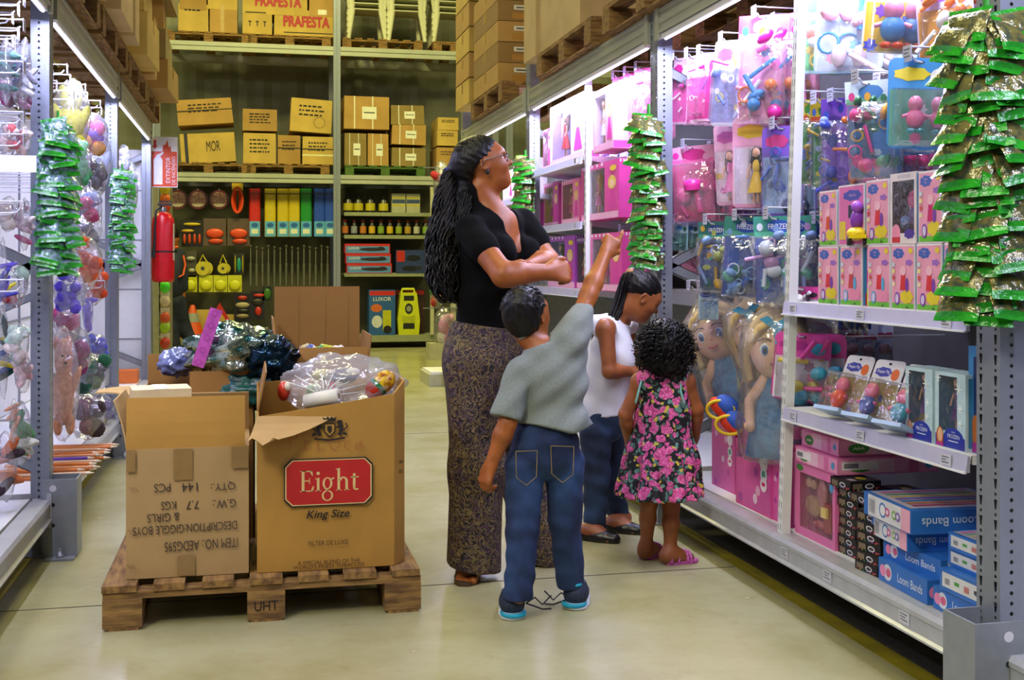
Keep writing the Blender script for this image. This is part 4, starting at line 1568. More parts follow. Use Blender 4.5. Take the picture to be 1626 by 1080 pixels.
# woman
ow = at_z(775, 905, 0)
W = thing('person', 'woman with long black wavy ponytail and glasses, arms folded, black T-shirt and paisley trousers', 'person', (ow.x, ow.y, 0))
fb = unit(RT * .8 - FW * .6)
lb = unit(RT * .6 + FW * .8)          # her left
hf = unit(RT * .97 + FW * .10 + UP * .22)
hs = 0.212
hc = J(770, 260, 4.40)
shR, shL = J(745, 364, 4.27), J(829, 352, 4.53)
shC = (shR + shL) / 2
elR, wrR = J(800, 437, 4.10), J(866, 432, 4.17)
elL, wrL = J(872, 417, 4.44), J(838, 424, 4.27)
chest = J(784, 400, 4.40)
waist = J(776, 478, 4.40)
hips = J(776, 562, 4.40)
hpR, hpL = J(756, 585, 4.33), J(800, 580, 4.48)
knR, knL = J(757, 745, 4.29), J(828, 742, 4.50)
anR, anL = J(748, 884, 4.29), J(858, 868, 4.52)
heR, toR = vec(at_z(748, 898, 0)), vec(at_z(738, 930, 0))
heL, toL = vec(at_z(846, 893, 0)), vec(at_z(905, 897, 0))
def w_torso(B):
 A = (fb, lb, UP)
 B.ell(chest + UP * .03 + fb * -.01, (.105, .145, .15), .04, A)
 B.ell(waist + UP * .02, (.100, .135, .16), .06, A)
 B.ell(hips + UP * .01 - fb * .015, (.125, .165, .15), .06, A)
 for s in (-1, 1):
  B.ell(chest + fb * .085 + lb * s * .072 - UP * .005, (.055, .062, .062), .03, A)
 B.cap(shR + lb * .03 + UP * -.005, shL - lb * .03 - UP * .005, .044, .044, .035)
 B.cap(shC + UP * .0 + fb * .0, hc - UP * .09 - hf * .02, .062, .05, .03)
B = Sculpt()
w_torso(B)
B.chain([shR - UP * .006, elR, ], [.048, .042], .02).chain([elR, elR + (wrR - elR) * .3, wrR], [.041, .043, .028], .02)
B.chain([shL - UP * .006, elL], [.047, .041], .02).chain([elL, elL + (wrL - elL) * .3, wrL], [.041, .043, .028], .02)
B.chain([hpR, knR, anR], [.088, .06, .04], .03).chain([hpL, knL, anL], [.088, .06, .04], .03)
foot(B, heR, toR, .075, ankle=anR)
foot(B, heL, toL, .075, ankle=anL)
hand(B, wrR, unit(RT * .9 + FW * .35), -UP * .3 + FW * .9, .165, [62, 66, 70, 72], 1)
hand(B, wrL, unit(-RT * .6 - FW * .75 + UP * .1), -FW * .2 - UP * .8 + RT * .1, .165, [35, 38, 40, 42], 1)
P = head(B, hc, hf, UP, hs)
D, lo, ax = B.field(.005)
nets(D, lo, .005, 'body', SKIN, W)
face_parts(P, hf, hs, W, hf, UP, '#8f4a42')
G = Sculpt()
w_torso(G)
e = elR - shR
G.cap(shR - UP * .002, shR + e * .46, .050, .052, .015)
e = elL - shL
G.cap(shL - UP * .002, shL + e * .5, .050, .052, .015)
V0 = shC + fb * .085 - UP * .035
G.cap(shC + fb * .03 + UP * .10, V0 + fb * .03 - UP * .08, .085, .012, .01, sub=True)
G.cap(shC + UP * .05, shC + UP * .14, .075, .10, .012, sub=True)
D, lo, ax = G.field(.006, grow=.006)
D = D + wrinkle(ax, .0035, [(1, .3, 1.1, 42), (-.6, .8, 1.3, 36), (.2, .2, 1.6, 55)], 3)
D = cut(D, ax, -UP + RT * -.20, J(776, 528, 4.40))
shirtW = nets(D, lo, .006, 'black_t_shirt', mat('black_jersey', '#050506', 0.95, col2='#08080a', scale=80, spec=.15), W)
G = Sculpt()
A = (fb, lb, UP)
G.ell(hips + UP * .01 - fb * .015, (.128, .168, .15), .05, A)
G.ell(hips + UP * .10, (.10, .14, .12), .05, A)
heR_, heL_ = J(752, 905, 4.29), J(866, 878, 4.53)
G.chain([hpR, knR, heR_], [.112, .088, .094], .05)
G.chain([hpL, knL, heL_], [.110, .086, .090], .05)
D, lo, ax = G.field(.006, grow=.008)
D = D + wrinkle(ax, .006, [(1, .4, .05, 55), (.5, 1, .1, 48), (.8, -.6, .35, 36)], 5)
D = cut(D, ax, UP - RT * -.15, J(776, 516, 4.40))
D = cut(D, ax, -UP - RT * .15, J(760, 902, 4.29))
nets(D, lo, .006, 'paisley_trousers', paisley_mat(), W)
G = Sculpt()
r_ = np.cross(hf, UP)
Ah = (hf, unit(r_), unit(np.cross(unit(r_), hf)))
G.ell(P(-.10, 0, .17), (.42 * hs, .35 * hs, .37 * hs), .02, Ah)
tie = J(716, 272, 4.42)
G.cap(P(-.32, 0, .05), tie, .30 * hs, .11 * hs, .05)
G.cap(P(-.28, 0, -.12), J(736, 322, 4.41), .17 * hs, .24 * hs, .03)
G.ell(P(.40, 0, -.14), (.40 * hs, .5 * hs, .36 * hs), .03, Ah, True)
G.ell(P(.02, 0, -.24), (.30 * hs, .6 * hs, .32 * hs), .02, Ah, True)
D, lo, ax = G.field(.005)
D = D + wrinkle(ax, .002, [(1, .2, 1.4, 140), (.6, .3, 1.8, 170)], 8)
nets(D, lo, .005, 'hair', HAIR, W)
mb = MB()
q = random.Random(4)
path = [J(716, 270, 4.42), J(709, 318, 4.40), J(704, 380, 4.37), J(705, 430, 4.35), J(714, 482, 4.34)]
def along(path, t):
 t = min(max(t, 0), .9999) * (len(path) - 1)
 i = int(t)
 f = t - i
 p0, p1, p2, p3 = path[max(i - 1, 0)], path[i], path[i + 1], path[min(i + 2, len(path) - 1)]
 return 0.5 * (2 * p1 + (p2 - p0) * f + (2 * p0 - 5 * p1 + 4 * p2 - p3) * f * f + (3 * p1 - p0 - 3 * p2 + p3) * f ** 3)
for i in range(230):
 an, rad = q.random() * 6.28, math.sqrt(q.random())
 end = .72 + .3 * q.random()
 ph, fr, am = q.random() * 6, 6 + 5 * q.random(), .007 + .010 * q.random()
 pts = []
 for k in range(25):
  t = k / 24 * end
  spread = .016 + .056 * math.sin(min(1, t * 1.25) * 1.7) * (1.0 if t < .8 else 1.0 - (t - .8) * 2)
  o_ = RT * math.cos(an) * rad * spread * .85 + FW * math.sin(an) * rad * spread
  wv = RT * math.sin(ph + t * fr * 3.2) * am + FW * math.cos(ph + t * fr * 2.9) * am
  pts.append(along(path, t) + o_ + wv - vec(W.location))
 strand(mb, pts, .0042 + .002 * q.random(), HAIR)
for i in range(26):
 a = J(728 + q.random() * 22, 300 + q.random() * 20, 4.36)
 pts = [a + RT * (-.02 * k / 8 + .006 * math.sin(k * 1.7 + i)) - UP * (.026 * k) - FW * .003 * k + FW * .004 * math.cos(k * 1.3 + i) - vec(W.location) for k in range(9)]
 strand(mb, pts, .0035, HAIR)
mb.build('ponytail', W)
mb = MB()
c = tie - vec(W.location)
mb.lathe([(.026, -.012), (.030, 0), (.026, .012)], C('#1d2c8c', .5), n=14, c=tuple(c))
mb.build('hair_tie', W)
mb = MB()
GL = C('#8a8a94', .25, metal=.8)
o_ = vec(W.location)
for s in (-1, 1):
 c = P(.40, s * .15, .03) - o_
 rr_ = unit(np.cross(hf, UP))
 ring = [c + rr_ * math.cos(t) * .024 + UP * math.sin(t) * .016 for t in (2 * math.pi * i / 18 for i in range(18))]
 mb.tube(ring, .0016, GL, n=6, closed=True)
 mb.tube([P(.40, s * .27, .05) - o_, P(.30, s * .345, .06) - o_, P(-.02, s * .36, .05) - o_, P(-.08, s * .345, -.02) - o_], .0017, GL, n=6)
mb.tube([P(.405, -.045, .04) - o_, P(.425, 0, .05) - o_, P(.405, .045, .04) - o_], .0015, GL, n=6)
gl = mb.build('glasses', W)
mb = MB()
for s in (-1, 1):
 c = P(.40, s * .15, .03) - o_
 mb.poly([c + rr_ * math.cos(t) * .0235 + UP * math.sin(t) * .0155 for t in (2 * math.pi * i / 18 for i in range(18))], clear('lens_glass', gloss=.08, milk=.0, bump=0))
mb.build('lenses', gl)
mb = MB()
for s in (-1, 1):
 mb.ell(P(-.02, s * .345, -.17) - o_, (.008, .006, .011), C('#111114', .3))
mb.build('earring', W)
def sandal(parent, heel, toe, w, m, strap, o, name='sandal', buckle=False):
 d = unit(vec(toe) - vec(heel))
 L = np.linalg.norm(vec(toe) - vec(heel))
 sd = np.cross(d, UP)
 mb = MB()
 out = []
 for t, ww in ((-.06, .28), (0, .42), (.2, .46), (.5, .45), (.75, .56), (.95, .5), (1.06, .25)):
  out.append((t, ww))
 pts = [vec(heel) + d * L * t + sd * w * ww for t, ww in out] + [vec(heel) + d * L * t - sd * w * ww for t, ww in out[::-1]]
 n = len(pts)
 vs = [p - o + UP * .001 for p in pts] + [p - o + UP * .012 for p in pts]
 mb.add(vs, [tuple(range(n))[::-1], tuple(range(n, 2 * n))] + [(i, (i + 1) % n, n + (i + 1) % n, n + i) for i in range(n)], m)
 s_ = mb.build(name, parent)
 mb = MB()
 for t, hgt, ww in strap:
  arc = [vec(heel) + d * L * t + sd * w * ww * math.cos(a) + UP * (.012 + hgt * math.sin(a)) - o for a in (math.pi * i / 10 for i in range(11))]
  mb.tube(arc, .007, m, n=6, flat=.5)
 mb.build('strap', s_)
 return s_
SAND = mat('brown_sandal', '#4a3423', .6)
sandal(W, heR, toR, .078, SAND, [(.62, .034, .5), (.78, .026, .5)], o_)
sandal(W, heL, toL, .078, SAND, [(.6, .036, .5), (.76, .028, .5)], o_)
# boy pointing
ob = at_z(862, 975, 0)
W2 = thing('person', 'boy in grey T-shirt and blue jeans pointing up at the shelves, seen from behind', 'person', (ob.x, ob.y, 0))
o_ = vec(W2.location)
fb = unit(FW * .95 + RT * .3)
lb = unit(-RT * .95 + FW * .3)        # his left (towards picture left)
hf = unit(FW * .83 + RT * .52 + UP * .18)
hs = .185
hc = J(838, 500, 3.88)
shL, shR = J(826, 588, 3.84), J(905, 543, 3.86)
shC = (shL + shR) / 2
elL, wrL = J(806, 672, 3.80), J(781, 735, 3.80)
elR, wrR = J(934, 470, 3.95), J(961, 404, 4.05)
chest, waist = J(872, 610, 3.86), J(872, 668, 3.87)
hips = J(866, 716, 3.87)
hpL, hpR = J(833, 740, 3.86), J(897, 733, 3.88)
knL, knR = J(830, 838, 3.83), J(897, 828, 3.90)
anL, anR = J(822, 945, 3.80), J(908, 930, 3.94)
def b_torso(B, q=0.0):
 A = (fb, lb, UP)
 tl = unit(UP + RT * -.12)
 B.cap(shL - lb * .02, shR + lb * .02, .040, .040, .03)
 B.ell(chest, (.074 + q, .096 + q, .125), .03, A)
 B.ell(waist, (.072 + q, .094 + q, .11), .03, A)
 B.ell(hips, (.08 + q, .098 + q, .08), .03, A)
 B.cap(shC + UP * .01, hc - UP * .07 - fb * .01, .042, .038, .025)
B = Sculpt()
b_torso(B)
B.chain([shL, elL], [.034, .028], .015).chain([elL, elL + (wrL - elL) * .3, wrL], [.030, .031, .021], .015)
B.chain([shR, elR], [.035, .029], .015).chain([elR, elR + (wrR - elR) * .3, wrR], [.031, .032, .021], .015)
B.chain([hpL, knL, anL], [.054, .042, .030], .02).chain([hpR, knR, anR], [.054, .042, .030], .02)
hand(B, wrL, unit(-RT * .35 - UP * .9 - FW * .1), unit(FW * .6 + RT * .8), .125, [40, 44, 48, 52], -1)
hand(B, wrR, unit(RT * .45 + UP * .78 + FW * .42), unit(-UP * .35 + FW * .7 - RT * .4), .128, [5, 80, 80, 80], -1, point=0)
P = head(B, hc, hf, UP, hs)
D, lo, ax = B.field(.004)
nets(D, lo, .004, 'body', SKIN_B, W2)
face_parts(P, hf, hs, W2, hf, UP)
G = Sculpt()
G.ell(P(-.09, 0, .14), (.44 * hs, .375 * hs, .40 * hs), .02, (hf, unit(np.cross(hf, UP)), UP))
G.ell(P(-.26, 0, -.06), (.26 * hs, .30 * hs, .30 * hs), .04, (hf, unit(np.cross(hf, UP)), UP))
G.ell(P(.42, 0, -.10), (.34 * hs, .5 * hs, .34 * hs), .02, None, True)
for s in (-1, 1):
 G.ell(P(.02, s * .36, -.10), (.12 * hs, .09 * hs, .17 * hs), .02, None, True)
D, lo, ax = G.field(.004)
D = D + wrinkle(ax, .0022, [(1.5, .3, .6, 120), (.3, 1.4, .9, 150), (1, 1, 1, 200)], 2)
nets(D, lo, .004, 'hair', HAIR, W2)
mb = MB()
q = random.Random(9)
for i in range(260):
 th, ph = q.random() * 6.28, math.acos(1 - 1.25 * q.random())
 d = vec((math.sin(ph) * math.cos(th), math.sin(ph) * math.sin(th), math.cos(ph)))
 if d[2] < .12 or (d @ hf > .1 and d[2] < .62):
  continue
 b_ = P(-.09, 0, .12) + d * np.array([.40, .40, .40]) * hs
 t1 = np.cross(d, unit([q.random() - .5, q.random() - .5, q.random() - .5]))
 pts = [b_ - o_, b_ + d * .006 + t1 * .012 - o_, b_ + d * .007 + t1 * .028 - UP * .004 - o_]
 strand(mb, pts, .0042, HAIR, n=4)
mb.build('hair_tufts', W2)
G = Sculpt()
b_torso(G, .006)
G.ell(J(874, 684, 3.87), (.094, .122, .075), .04, (fb, lb, UP))
G.cap(J(838, 700, 3.85), J(908, 676, 3.86), .060, .066, .03)
e = elL - shL
G.cap(shL, shL + e * .84 + RT * -.008, .042, .046, .014)
e = elR - shR
G.cap(shR, shR + e * .60, .050, .036, .03)
G.cap(chest + RT * .06, shR + e * .30, .05, .036, .05)
G.cap(shC + UP * .03, hc - UP * .06, .042, .06, .01, sub=True)
D, lo, ax = G.field(.005, grow=.006)
D = D + wrinkle(ax, .0085, [(1, .3, -.9, 40), (.9, .2, -1.3, 58), (1.1, .3, -.7, 30)], 12)
D = cut(D, ax, -UP - RT * -.30, J(872, 694, 3.87))
D = cut(D, ax, elL - shL, shL + (elL - shL) * .92)
nets(D, lo, .005, 'grey_t_shirt', cloth_mat('grey_jersey', '#818985', '#707873'), W2)
DEN = denim_mat('blue_denim', '#0c1f44', '#2a4b7c')
G = Sculpt()
G.ell(hips, (.086, .108, .085), .03, (fb, lb, UP))
G.ell(hips + UP * .05, (.078, .100, .08), .03, (fb, lb, UP))
hmL, hmR = J(822, 962, 3.80), J(908, 946, 3.94)
G.chain([hpL, knL, hmL], [.061, .049, .039], .012)
G.chain([hpR, knR, hmR], [.061, .049, .039], .012)
D, lo, ax = G.field(.005, grow=.006)
D = D + wrinkle(ax, .0058, [(.9, .3, 1.2, 66), (-1.0, .4, .9, 52), (.3, .9, 1.0, 95), (1.2, -.5, .5, 40)], 15)
D = cut(D, ax, -UP, vec((0, 0, .064)))
D = cut(D, ax, UP, J(870, 655, 3.87))
nets(D, lo, .005, 'blue_jeans', DEN, W2)
mb = MB()
ST = C('#8f7a3c', .8)
for (px, py, w_, h_) in ((836, 742, 22, 32), (893, 736, 23, 34)):
 c = J(px, py, 3.87 - .108)
 u = unit(RT + FW * (.25 if px < 860 else -.2))
 k = 3.76 / 1850
 pts = [c + u * a * w_ * k + UP * b * h_ * k - o_ for a, b in ((-.8, .8), (.8, .8), (.75, -.5), (0, -.9), (-.75, -.5))]
 mb.tube(pts + [pts[0]], .0014, ST, n=4)
mb.build('pocket_stitching', W2)
def sneaker(parent, heel, toe, w, o, up_, sole, trim):
 heel, toe = vec(heel), vec(toe)
 d = unit(toe - heel)
 L = np.linalg.norm(toe - heel)
 sd = np.cross(d, UP)
 S_ = Sculpt()
 S_.cap(heel + d * w * .3 + UP * .045, heel + d * L * .35 + UP * .05, w * .5, w * .5, .02)
 S_.cap(heel + d * L * .3 + UP * .042, heel + d * L * .9 + UP * .026, w * .5, w * .38, .02, flat=UP, ratio=.8)
 S_.cap(heel + d * w * .35 + UP * .05, heel + d * w * .5 + UP * .085, w * .46, w * .44, .02)
 D, lo, ax = S_.field(.004)
 D = cut(D, ax, -UP, vec((0, 0, .018)))
 D = cut(D, ax, UP, vec((0, 0, .088)))
 sh = nets(D, lo, .004, 'sneaker', up_, parent)
 S_ = Sculpt()
 S_.cap(heel + d * w * .3, heel + d * L * .4, w * .55, w * .5, .02)
 S_.cap(heel + d * L * .4, heel + d * L * .92, w * .52, w * .42, .02)
 D, lo, ax = S_.field(.004)
 D = cut(D, ax, -UP, vec((0, 0, .001)))
 D = cut(D, ax, UP, vec((0, 0, .024)))
 s2 = nets(D, lo, .004, 'sole', sole, parent)
 mb = MB()
 mb.ell(heel + d * w * .12 + UP * .084 - o, (.026, .026, .012), trim)
 mb.build('heel_tab', parent)
 return sh
SNK, SOL, TEAL = mat('navy_mesh', '#101c30', .7, col2='#1d2d46', scale=120), C('#d6dde0', .6), C('#1a9fc0', .5)
sneaker(W2, at_z(815, 984, 0), vec(at_z(815, 984, 0)) + unit(FW * .95 - RT * .12) * .165, .074, o_, SNK, SOL, TEAL)
sneaker(W2, at_z(912, 968, 0), vec(at_z(912, 968, 0)) + unit(FW * .9 + RT * .2) * .165, .074, o_, SNK, SOL, TEAL)
for (px, py) in ((815, 984), (912, 968)):
 h_ = vec(at_z(px, py, 0))
 mb = MB()
 mb.lathe([(.042, .010), (.0435, .014), (.0435, .020), (.042, .022)], TEAL, n=18, c=tuple(h_ + FW * .02 - o_), sy=1.0)
 mb.build('sole_stripe', W2)
LACE = C('#17171c', .8)
for base, sgn in ((vec(at_z(905, 965, 0)) + UP * .03, -1), (vec(at_z(835, 975, 0)) + UP * .035, 1)):
 mb = MB()
 for k in range(2):
  mb.tube([base + RT * sgn * (.0) - o_, base + RT * sgn * .03 + UP * (.02 - .03 * k) - o_, base + RT * sgn * .055 - UP * (.015 * k + .01) + FW * .02 - o_, base + RT * sgn * .085 + UP * (.018 if k == 0 else -.026) + FW * .03 - o_], .0028, LACE, n=5)
 mb.build('shoelace', W2)
# girl in white vest
og = at_z(968, 855, 0)
W3 = thing('person', 'girl with dark ponytail bending her head, in white vest and blue jeans, facing the toys', 'person', (og.x, og.y, 0))
o_ = vec(W3.location)
fb = unit(RT * .85 + FW * .5)
lb = unit(np.cross(UP, fb))
hf = unit(RT * .80 + FW * .15 - UP * .58)
hu = unit(UP * .85 + RT * .5)
hs = .19
hc = J(1020, 472, 4.95)
shR, shL = J(962, 522, 4.86), J(992, 515, 5.12)
shC = (shR + shL) / 2
chest, waist, hips = J(972, 566, 4.98), J(962, 618, 4.98), J(956, 665, 4.98)
elR, wrR = J(968, 590, 4.84), J(1004, 590, 4.90)
elL, wrL = J(1010, 575, 5.12), J(1035, 580, 5.10)
hpR, hpL = J(946, 690, 4.92), J(970, 690, 5.08)
knR, knL = J(947, 762, 4.92), J(962, 765, 5.10)
anR, anL = J(944, 836, 4.92), J(990, 822, 5.18)
heR, toR = vec(at_z(930, 856, 0)), vec(at_z(976, 862, 0))
heL, toL = vec(at_z(972, 843, 0)), vec(at_z(1014, 848, 0))
def g_torso(B, q=0.0):
 A = (fb, lb, UP)
 B.cap(shR + lb * .015, shL - lb * .015, .042, .042, .04)
 B.ell(chest, (.075 + q, .105 + q, .13), .05, A)
 B.ell(waist, (.075 + q, .098 + q, .12), .05, A)
 B.ell(hips, (.088 + q, .108 + q, .10), .05, A)
B = Sculpt()
g_torso(B)
B.cap(shC + UP * .01, hc - hf * .03 - hu * .05, .038, .036, .03)
B.chain([shR, elR], [.037, .030], .02).chain([elR, elR + (wrR - elR) * .3, wrR], [.030, .030, .020], .015)
B.chain([shL, elL], [.037, .030], .02).chain([elL, elL + (wrL - elL) * .3, wrL], [.030, .030, .020], .015)
B.chain([hpR, knR, anR], [.056, .042, .030], .02).chain([hpL, knL, anL], [.056, .042, .030], .02)
hand(B, wrR, unit(RT * .9 + FW * .3 - UP * .1), unit(FW * .5 - UP * .8), .13, [30, 34, 38, 42], 1)
hand(B, wrL, unit(RT * .8 + FW * .3 + UP * .1), unit(-FW * .5 - UP * .8), .13, [30, 34, 38, 42], -1)
foot(B, heR, toR, .062, ankle=anR)
foot(B, heL, toL, .062, ankle=anL)
P = head(B, hc, hf, hu, hs)
D, lo, ax = B.field(.004)
nets(D, lo, .004, 'body', SKIN_C, W3)
face_parts(P, hf, hs, W3, hf, hu, '#a05a58')
G = Sculpt()
r_ = unit(np.cross(hf, hu))
u_ = unit(np.cross(r_, hf))
tie = P(-.52, 0, .32)
G.ell(P(-.09, 0, .17), (.42 * hs, .35 * hs, .37 * hs), .02, (hf, r_, u_))
G.cap(P(-.3, 0, .2), tie, .22 * hs, .10 * hs, .04)
G.ell(P(.40, 0, -.14), (.36 * hs, .5 * hs, .36 * hs), .03, (hf, r_, u_), True)
G.ell(P(.0, 0, -.30), (.34 * hs, .6 * hs, .34 * hs), .02, (hf, r_, u_), True)
D, lo, ax = G.field(.004)
D = D + wrinkle(ax, .0016, [(1.2, .2, .8, 170), (.9, .4, 1.1, 230)], 4)
nets(D, lo, .004, 'hair', HAIR, W3)
mb = MB()
q = random.Random(14)
path = [tie, tie - hf * .03 - UP * .03, J(985, 478, 4.95), J(974, 505, 4.93), J(958, 528, 4.90)]
for i in range(70):
 an, rad = q.random() * 6.28, math.sqrt(q.random())
 pts = []
 for k in range(9):
  t = k / 8 * (.75 + .25 * q.random())
  sp_ = .008 + .022 * math.sin(min(1, t) * 2.4)
  pts.append(along(path, t) + (RT * math.cos(an) + FW * math.sin(an)) * rad * sp_ - o_)
 strand(mb, pts, .0035, HAIR)
mb.build('ponytail', W3)
mb = MB()
mb.lathe([(.018, -.010), (.022, 0), (.018, .010)], C('#c58f63', .5), n=12, c=tuple(tie - hf * .008 - o_))
mb.build('hair_tie', W3)
G = Sculpt()
g_torso(G, .004)
G.cap(shR + lb * .06 + UP * .02 - fb * .02, shL - lb * .0 + UP * .02, .028, .028, .02)
for sh_, s in ((shR, 1), (shL, -1)):
 G.ell(sh_ - lb * s * .012 - UP * .012, (.062, .046, .085), .012, (fb, lb, UP), True)
G.cap(shC + UP * .05 + fb * .05, shC + UP * .08 + fb * .04, .062, .08, .012, sub=True)
D, lo, ax = G.field(.005, grow=.008)
D = D + wrinkle(ax, .003, [(.8, .2, 1.2, 50), (-.5, .3, 1.0, 44)], 21)
D = cut(D, ax, -UP + RT * .1, J(960, 658, 4.98))
nets(D, lo, .005, 'white_vest', cloth_mat('white_rib', '#dcdde2', '#cfd0d8'), W3)
G = Sculpt()
G.ell(hips, (.092, .112, .10), .04, (fb, lb, UP))
G.chain([hpR, knR, J(944, 843, 4.92)], [.063, .050, .040], .012)
G.chain([hpL, knL, J(988, 828, 5.18)], [.063, .050, .040], .012)
D, lo, ax = G.field(.005, grow=.006)
D = D + wrinkle(ax, .004, [(.4, .2, 1.3, 60), (-.5, .3, 1.1, 48)], 25)
D = cut(D, ax, UP, J(958, 640, 4.98))
D = cut(D, ax, -UP, J(950, 846, 4.92))
nets(D, lo, .005, 'blue_jeans', denim_mat('dark_denim', '#101f3c', '#2c4a74'), W3)
BLK = C('#0d0d10', .35)
for h_, t_ in ((heR, toR), (heL, toL)):
 S_ = Sculpt()
 d = unit(t_ - h_)
 L = np.linalg.norm(t_ - h_)
 S_.cap(h_ + UP * .018, h_ + d * L * .5 + UP * .014, .036, .034, .02)
 S_.cap(h_ + d * L * .5 + UP * .014, h_ + d * L * .98 + UP * .012, .036, .026, .02)
 S_.ell(h_ + d * L * .38 + UP * .07, (.045, .045, .045), .01, None, True)
 D, lo, ax = S_.field(.004, grow=.002)
 D = cut(D, ax, -UP, vec((0, 0, .002)))
 fl_ = nets(D, lo, .004, 'flat_shoe', BLK, W3)
 mb = MB()
 c = h_ + d * L * .82 + UP * .04 - o_
 for s in (-1, 1):
  mb.ell(c + np.cross(d, UP) * s * .012, (.012, .010, .007), BLK)
 mb.build('bow', fl_)
# small girl in floral dress
os_ = at_z(1048, 888, 0)
W4 = thing('person', 'small girl with black curly hair in a black dress with pink flowers, seen from behind', 'person', (os_.x, os_.y, 0))
o_ = vec(W4.location)
fb = unit(FW * .95 + RT * .3)
lb = unit(np.cross(UP, fb))
hf = unit(FW * .9 + RT * .42 - UP * .05)
hs = .18
hc = J(1060, 548, 4.55)
shL, shR = J(1016, 606, 4.52), J(1090, 606, 4.52)
shC = (shL + shR) / 2
chest, waist, hips = J(1054, 634, 4.54), J(1052, 678, 4.54), J(1050, 722, 4.54)
elL, wrL = J(993, 658, 4.53), J(1000, 706, 4.60)
elR, wrR = J(1106, 650, 4.53), J(1104, 692, 4.60)
hpL, hpR = J(1032, 740, 4.54), J(1068, 740, 4.54)
knL, knR = J(1030, 800, 4.54), J(1066, 805, 4.53)
anL, anR = J(1026, 868, 4.56), J(1064, 876, 4.50)
heL, heR = vec(at_z(1024, 888, 0)), vec(at_z(1058, 896, 0))
toL, toR = heL + unit(FW * .7 + RT * .5) * .125, heR + unit(RT * .9 + FW * .35) * .125
B = Sculpt()
A = (fb, lb, UP)
B.cap(shL, shR, .036, .036, .03)
B.ell(chest, (.072, .092, .11), .05, A)
B.ell(waist, (.08, .098, .11), .05, A)
B.ell(hips, (.085, .10, .09), .05, A)
B.cap(shC, hc - UP * .06, .034, .034, .02)
B.chain([shL, elL], [.030, .026], .015).chain([elL, elL + (wrL - elL) * .3, wrL], [.026, .026, .018], .012)
B.chain([shR, elR], [.030, .026], .015).chain([elR, elR + (wrR - elR) * .3, wrR], [.026, .026, .018], .012)
B.chain([hpL, knL], [.045, .033], .02).chain([knL, knL + (anL - knL) * .35, anL], [.032, .0325, .021], .012)
B.chain([hpR, knR], [.045, .033], .02).chain([knR, knR + (anR - knR) * .35, anR], [.032, .0325, .021], .012)
hand(B, wrL, unit(FW * .8 - UP * .5), unit(RT), .105, [30, 34, 38, 42], 1)
hand(B, wrR, unit(FW * .8 - UP * .5), unit(-RT), .105, [30, 34, 38, 42], -1)
foot(B, heL, toL, .055, ankle=anL)
foot(B, heR, toR, .055, ankle=anR)
P = head(B, hc, hf, UP, hs)
D, lo, ax = B.field(.004)
nets(D, lo, .004, 'body', SKIN_C, W4)
face_parts(P, hf, hs, W4, hf, UP)
G = Sculpt()
G.ell(chest, (.076, .096, .11), .05, A)
G.ell(waist + UP * .02, (.08, .096, .09), .05, A)
G.cap(shL - lb * .022 + UP * .012, chest, .030, .07, .03)
G.cap(shR + lb * .022 + UP * .012, chest, .030, .07, .03)
G.cap(shL - lb * .03, shR + lb * .03, .036, .036, .03)
G.chain([waist + UP * .03, J(1050, 730, 4.54), J(1046, 790, 4.53)], [.092, .130, .158], .03, flat=fb, ratio=.88)
for sh_, s in ((shL, 1), (shR, -1)):
 G.ell(sh_ + lb * s * .040 - UP * .03, (.07, .040, .075), .010, A, True)
D, lo, ax = G.field(.005, grow=.008)
X, Y, Z = ax[0][:, None, None], ax[1][None, :, None], ax[2][None, None, :]
th = np.arctan2(Y - chest[1], X - chest[0])
fall = np.clip((waist[2] + .02 - Z) / .25, 0, 1)
D = D + (fall * (.010 * np.sin(th * 13 + 1.5 * np.sin(Z * 14)) + .006 * np.sin(th * 22 + Z * 9))).astype(np.float32)
D = cut(D, ax, -UP, J(1046, 790, 4.50))
nets(D, lo, .005, 'floral_dress', floral_mat(), W4)
mb = MB()
TQ = C('#79b8ae', .7)
for s, sh_ in ((1, shL), (-1, shR)):
 c = sh_ - lb * s * .006 - UP * .03
 mb = MB()
 mb.tube([c + UP * .046 - fb * .036 - o_ - lb * s * .01, c - fb * .075 + UP * .0 - o_ - lb * s * .004, c - fb * .068 - UP * .045 + lb * s * .008 - o_], .0042, TQ, n=6)
 mb.build('dress_trim', W4)
G = Sculpt()
G.ell(P(-.12, 0, .10), (.50 * hs, .50 * hs, .48 * hs), .04, (hf, unit(np.cross(hf, UP)), UP))
G.ell(P(-.28, 0, -.26), (.38 * hs, .56 * hs, .44 * hs), .05, (hf, unit(np.cross(hf, UP)), UP))
G.ell(P(.45, 0, -.1), (.34 * hs, .5 * hs, .4 * hs), .03, None, True)
D, lo, ax = G.field(.005)
nets(D, lo, .005, 'hair', HAIR, W4)
mb = MB()
q = random.Random(77)
for i in range(460):
 th, ph = q.random() * 6.28, math.acos(1 - 1.75 * q.random())
 d = vec((math.sin(ph) * math.cos(th), math.sin(ph) * math.sin(th), math.cos(ph)))
 if d @ hf > .45 and d[2] < .55:
  continue
 b_ = P(-.16, 0, 0.0) + np.array([d[0] * .54, d[1] * .54, d[2] * (.56 if d[2] > 0 else .66)]) * hs
 dn = unit(d * .55 - UP * (.55 + .3 * q.random()))
 t1 = unit(np.cross(dn, [q.random(), q.random(), q.random()]))
 t2 = np.cross(dn, t1)
 r0 = .006 + .005 * q.random()
 L_ = .035 + .03 * q.random()
 n_ = 10
 pts = [b_ + dn * L_ * k / n_ + (t1 * math.cos(k * 1.25 + i) + t2 * math.sin(k * 1.25 + i)) * r0 - o_ for k in range(n_)]
 strand(mb, pts, .0026, HAIR, n=4)
mb.build('curls', W4)
PK = mat('pink_glitter_sandal', '#a83690', .35, col2='#d06ab8', scale=160)
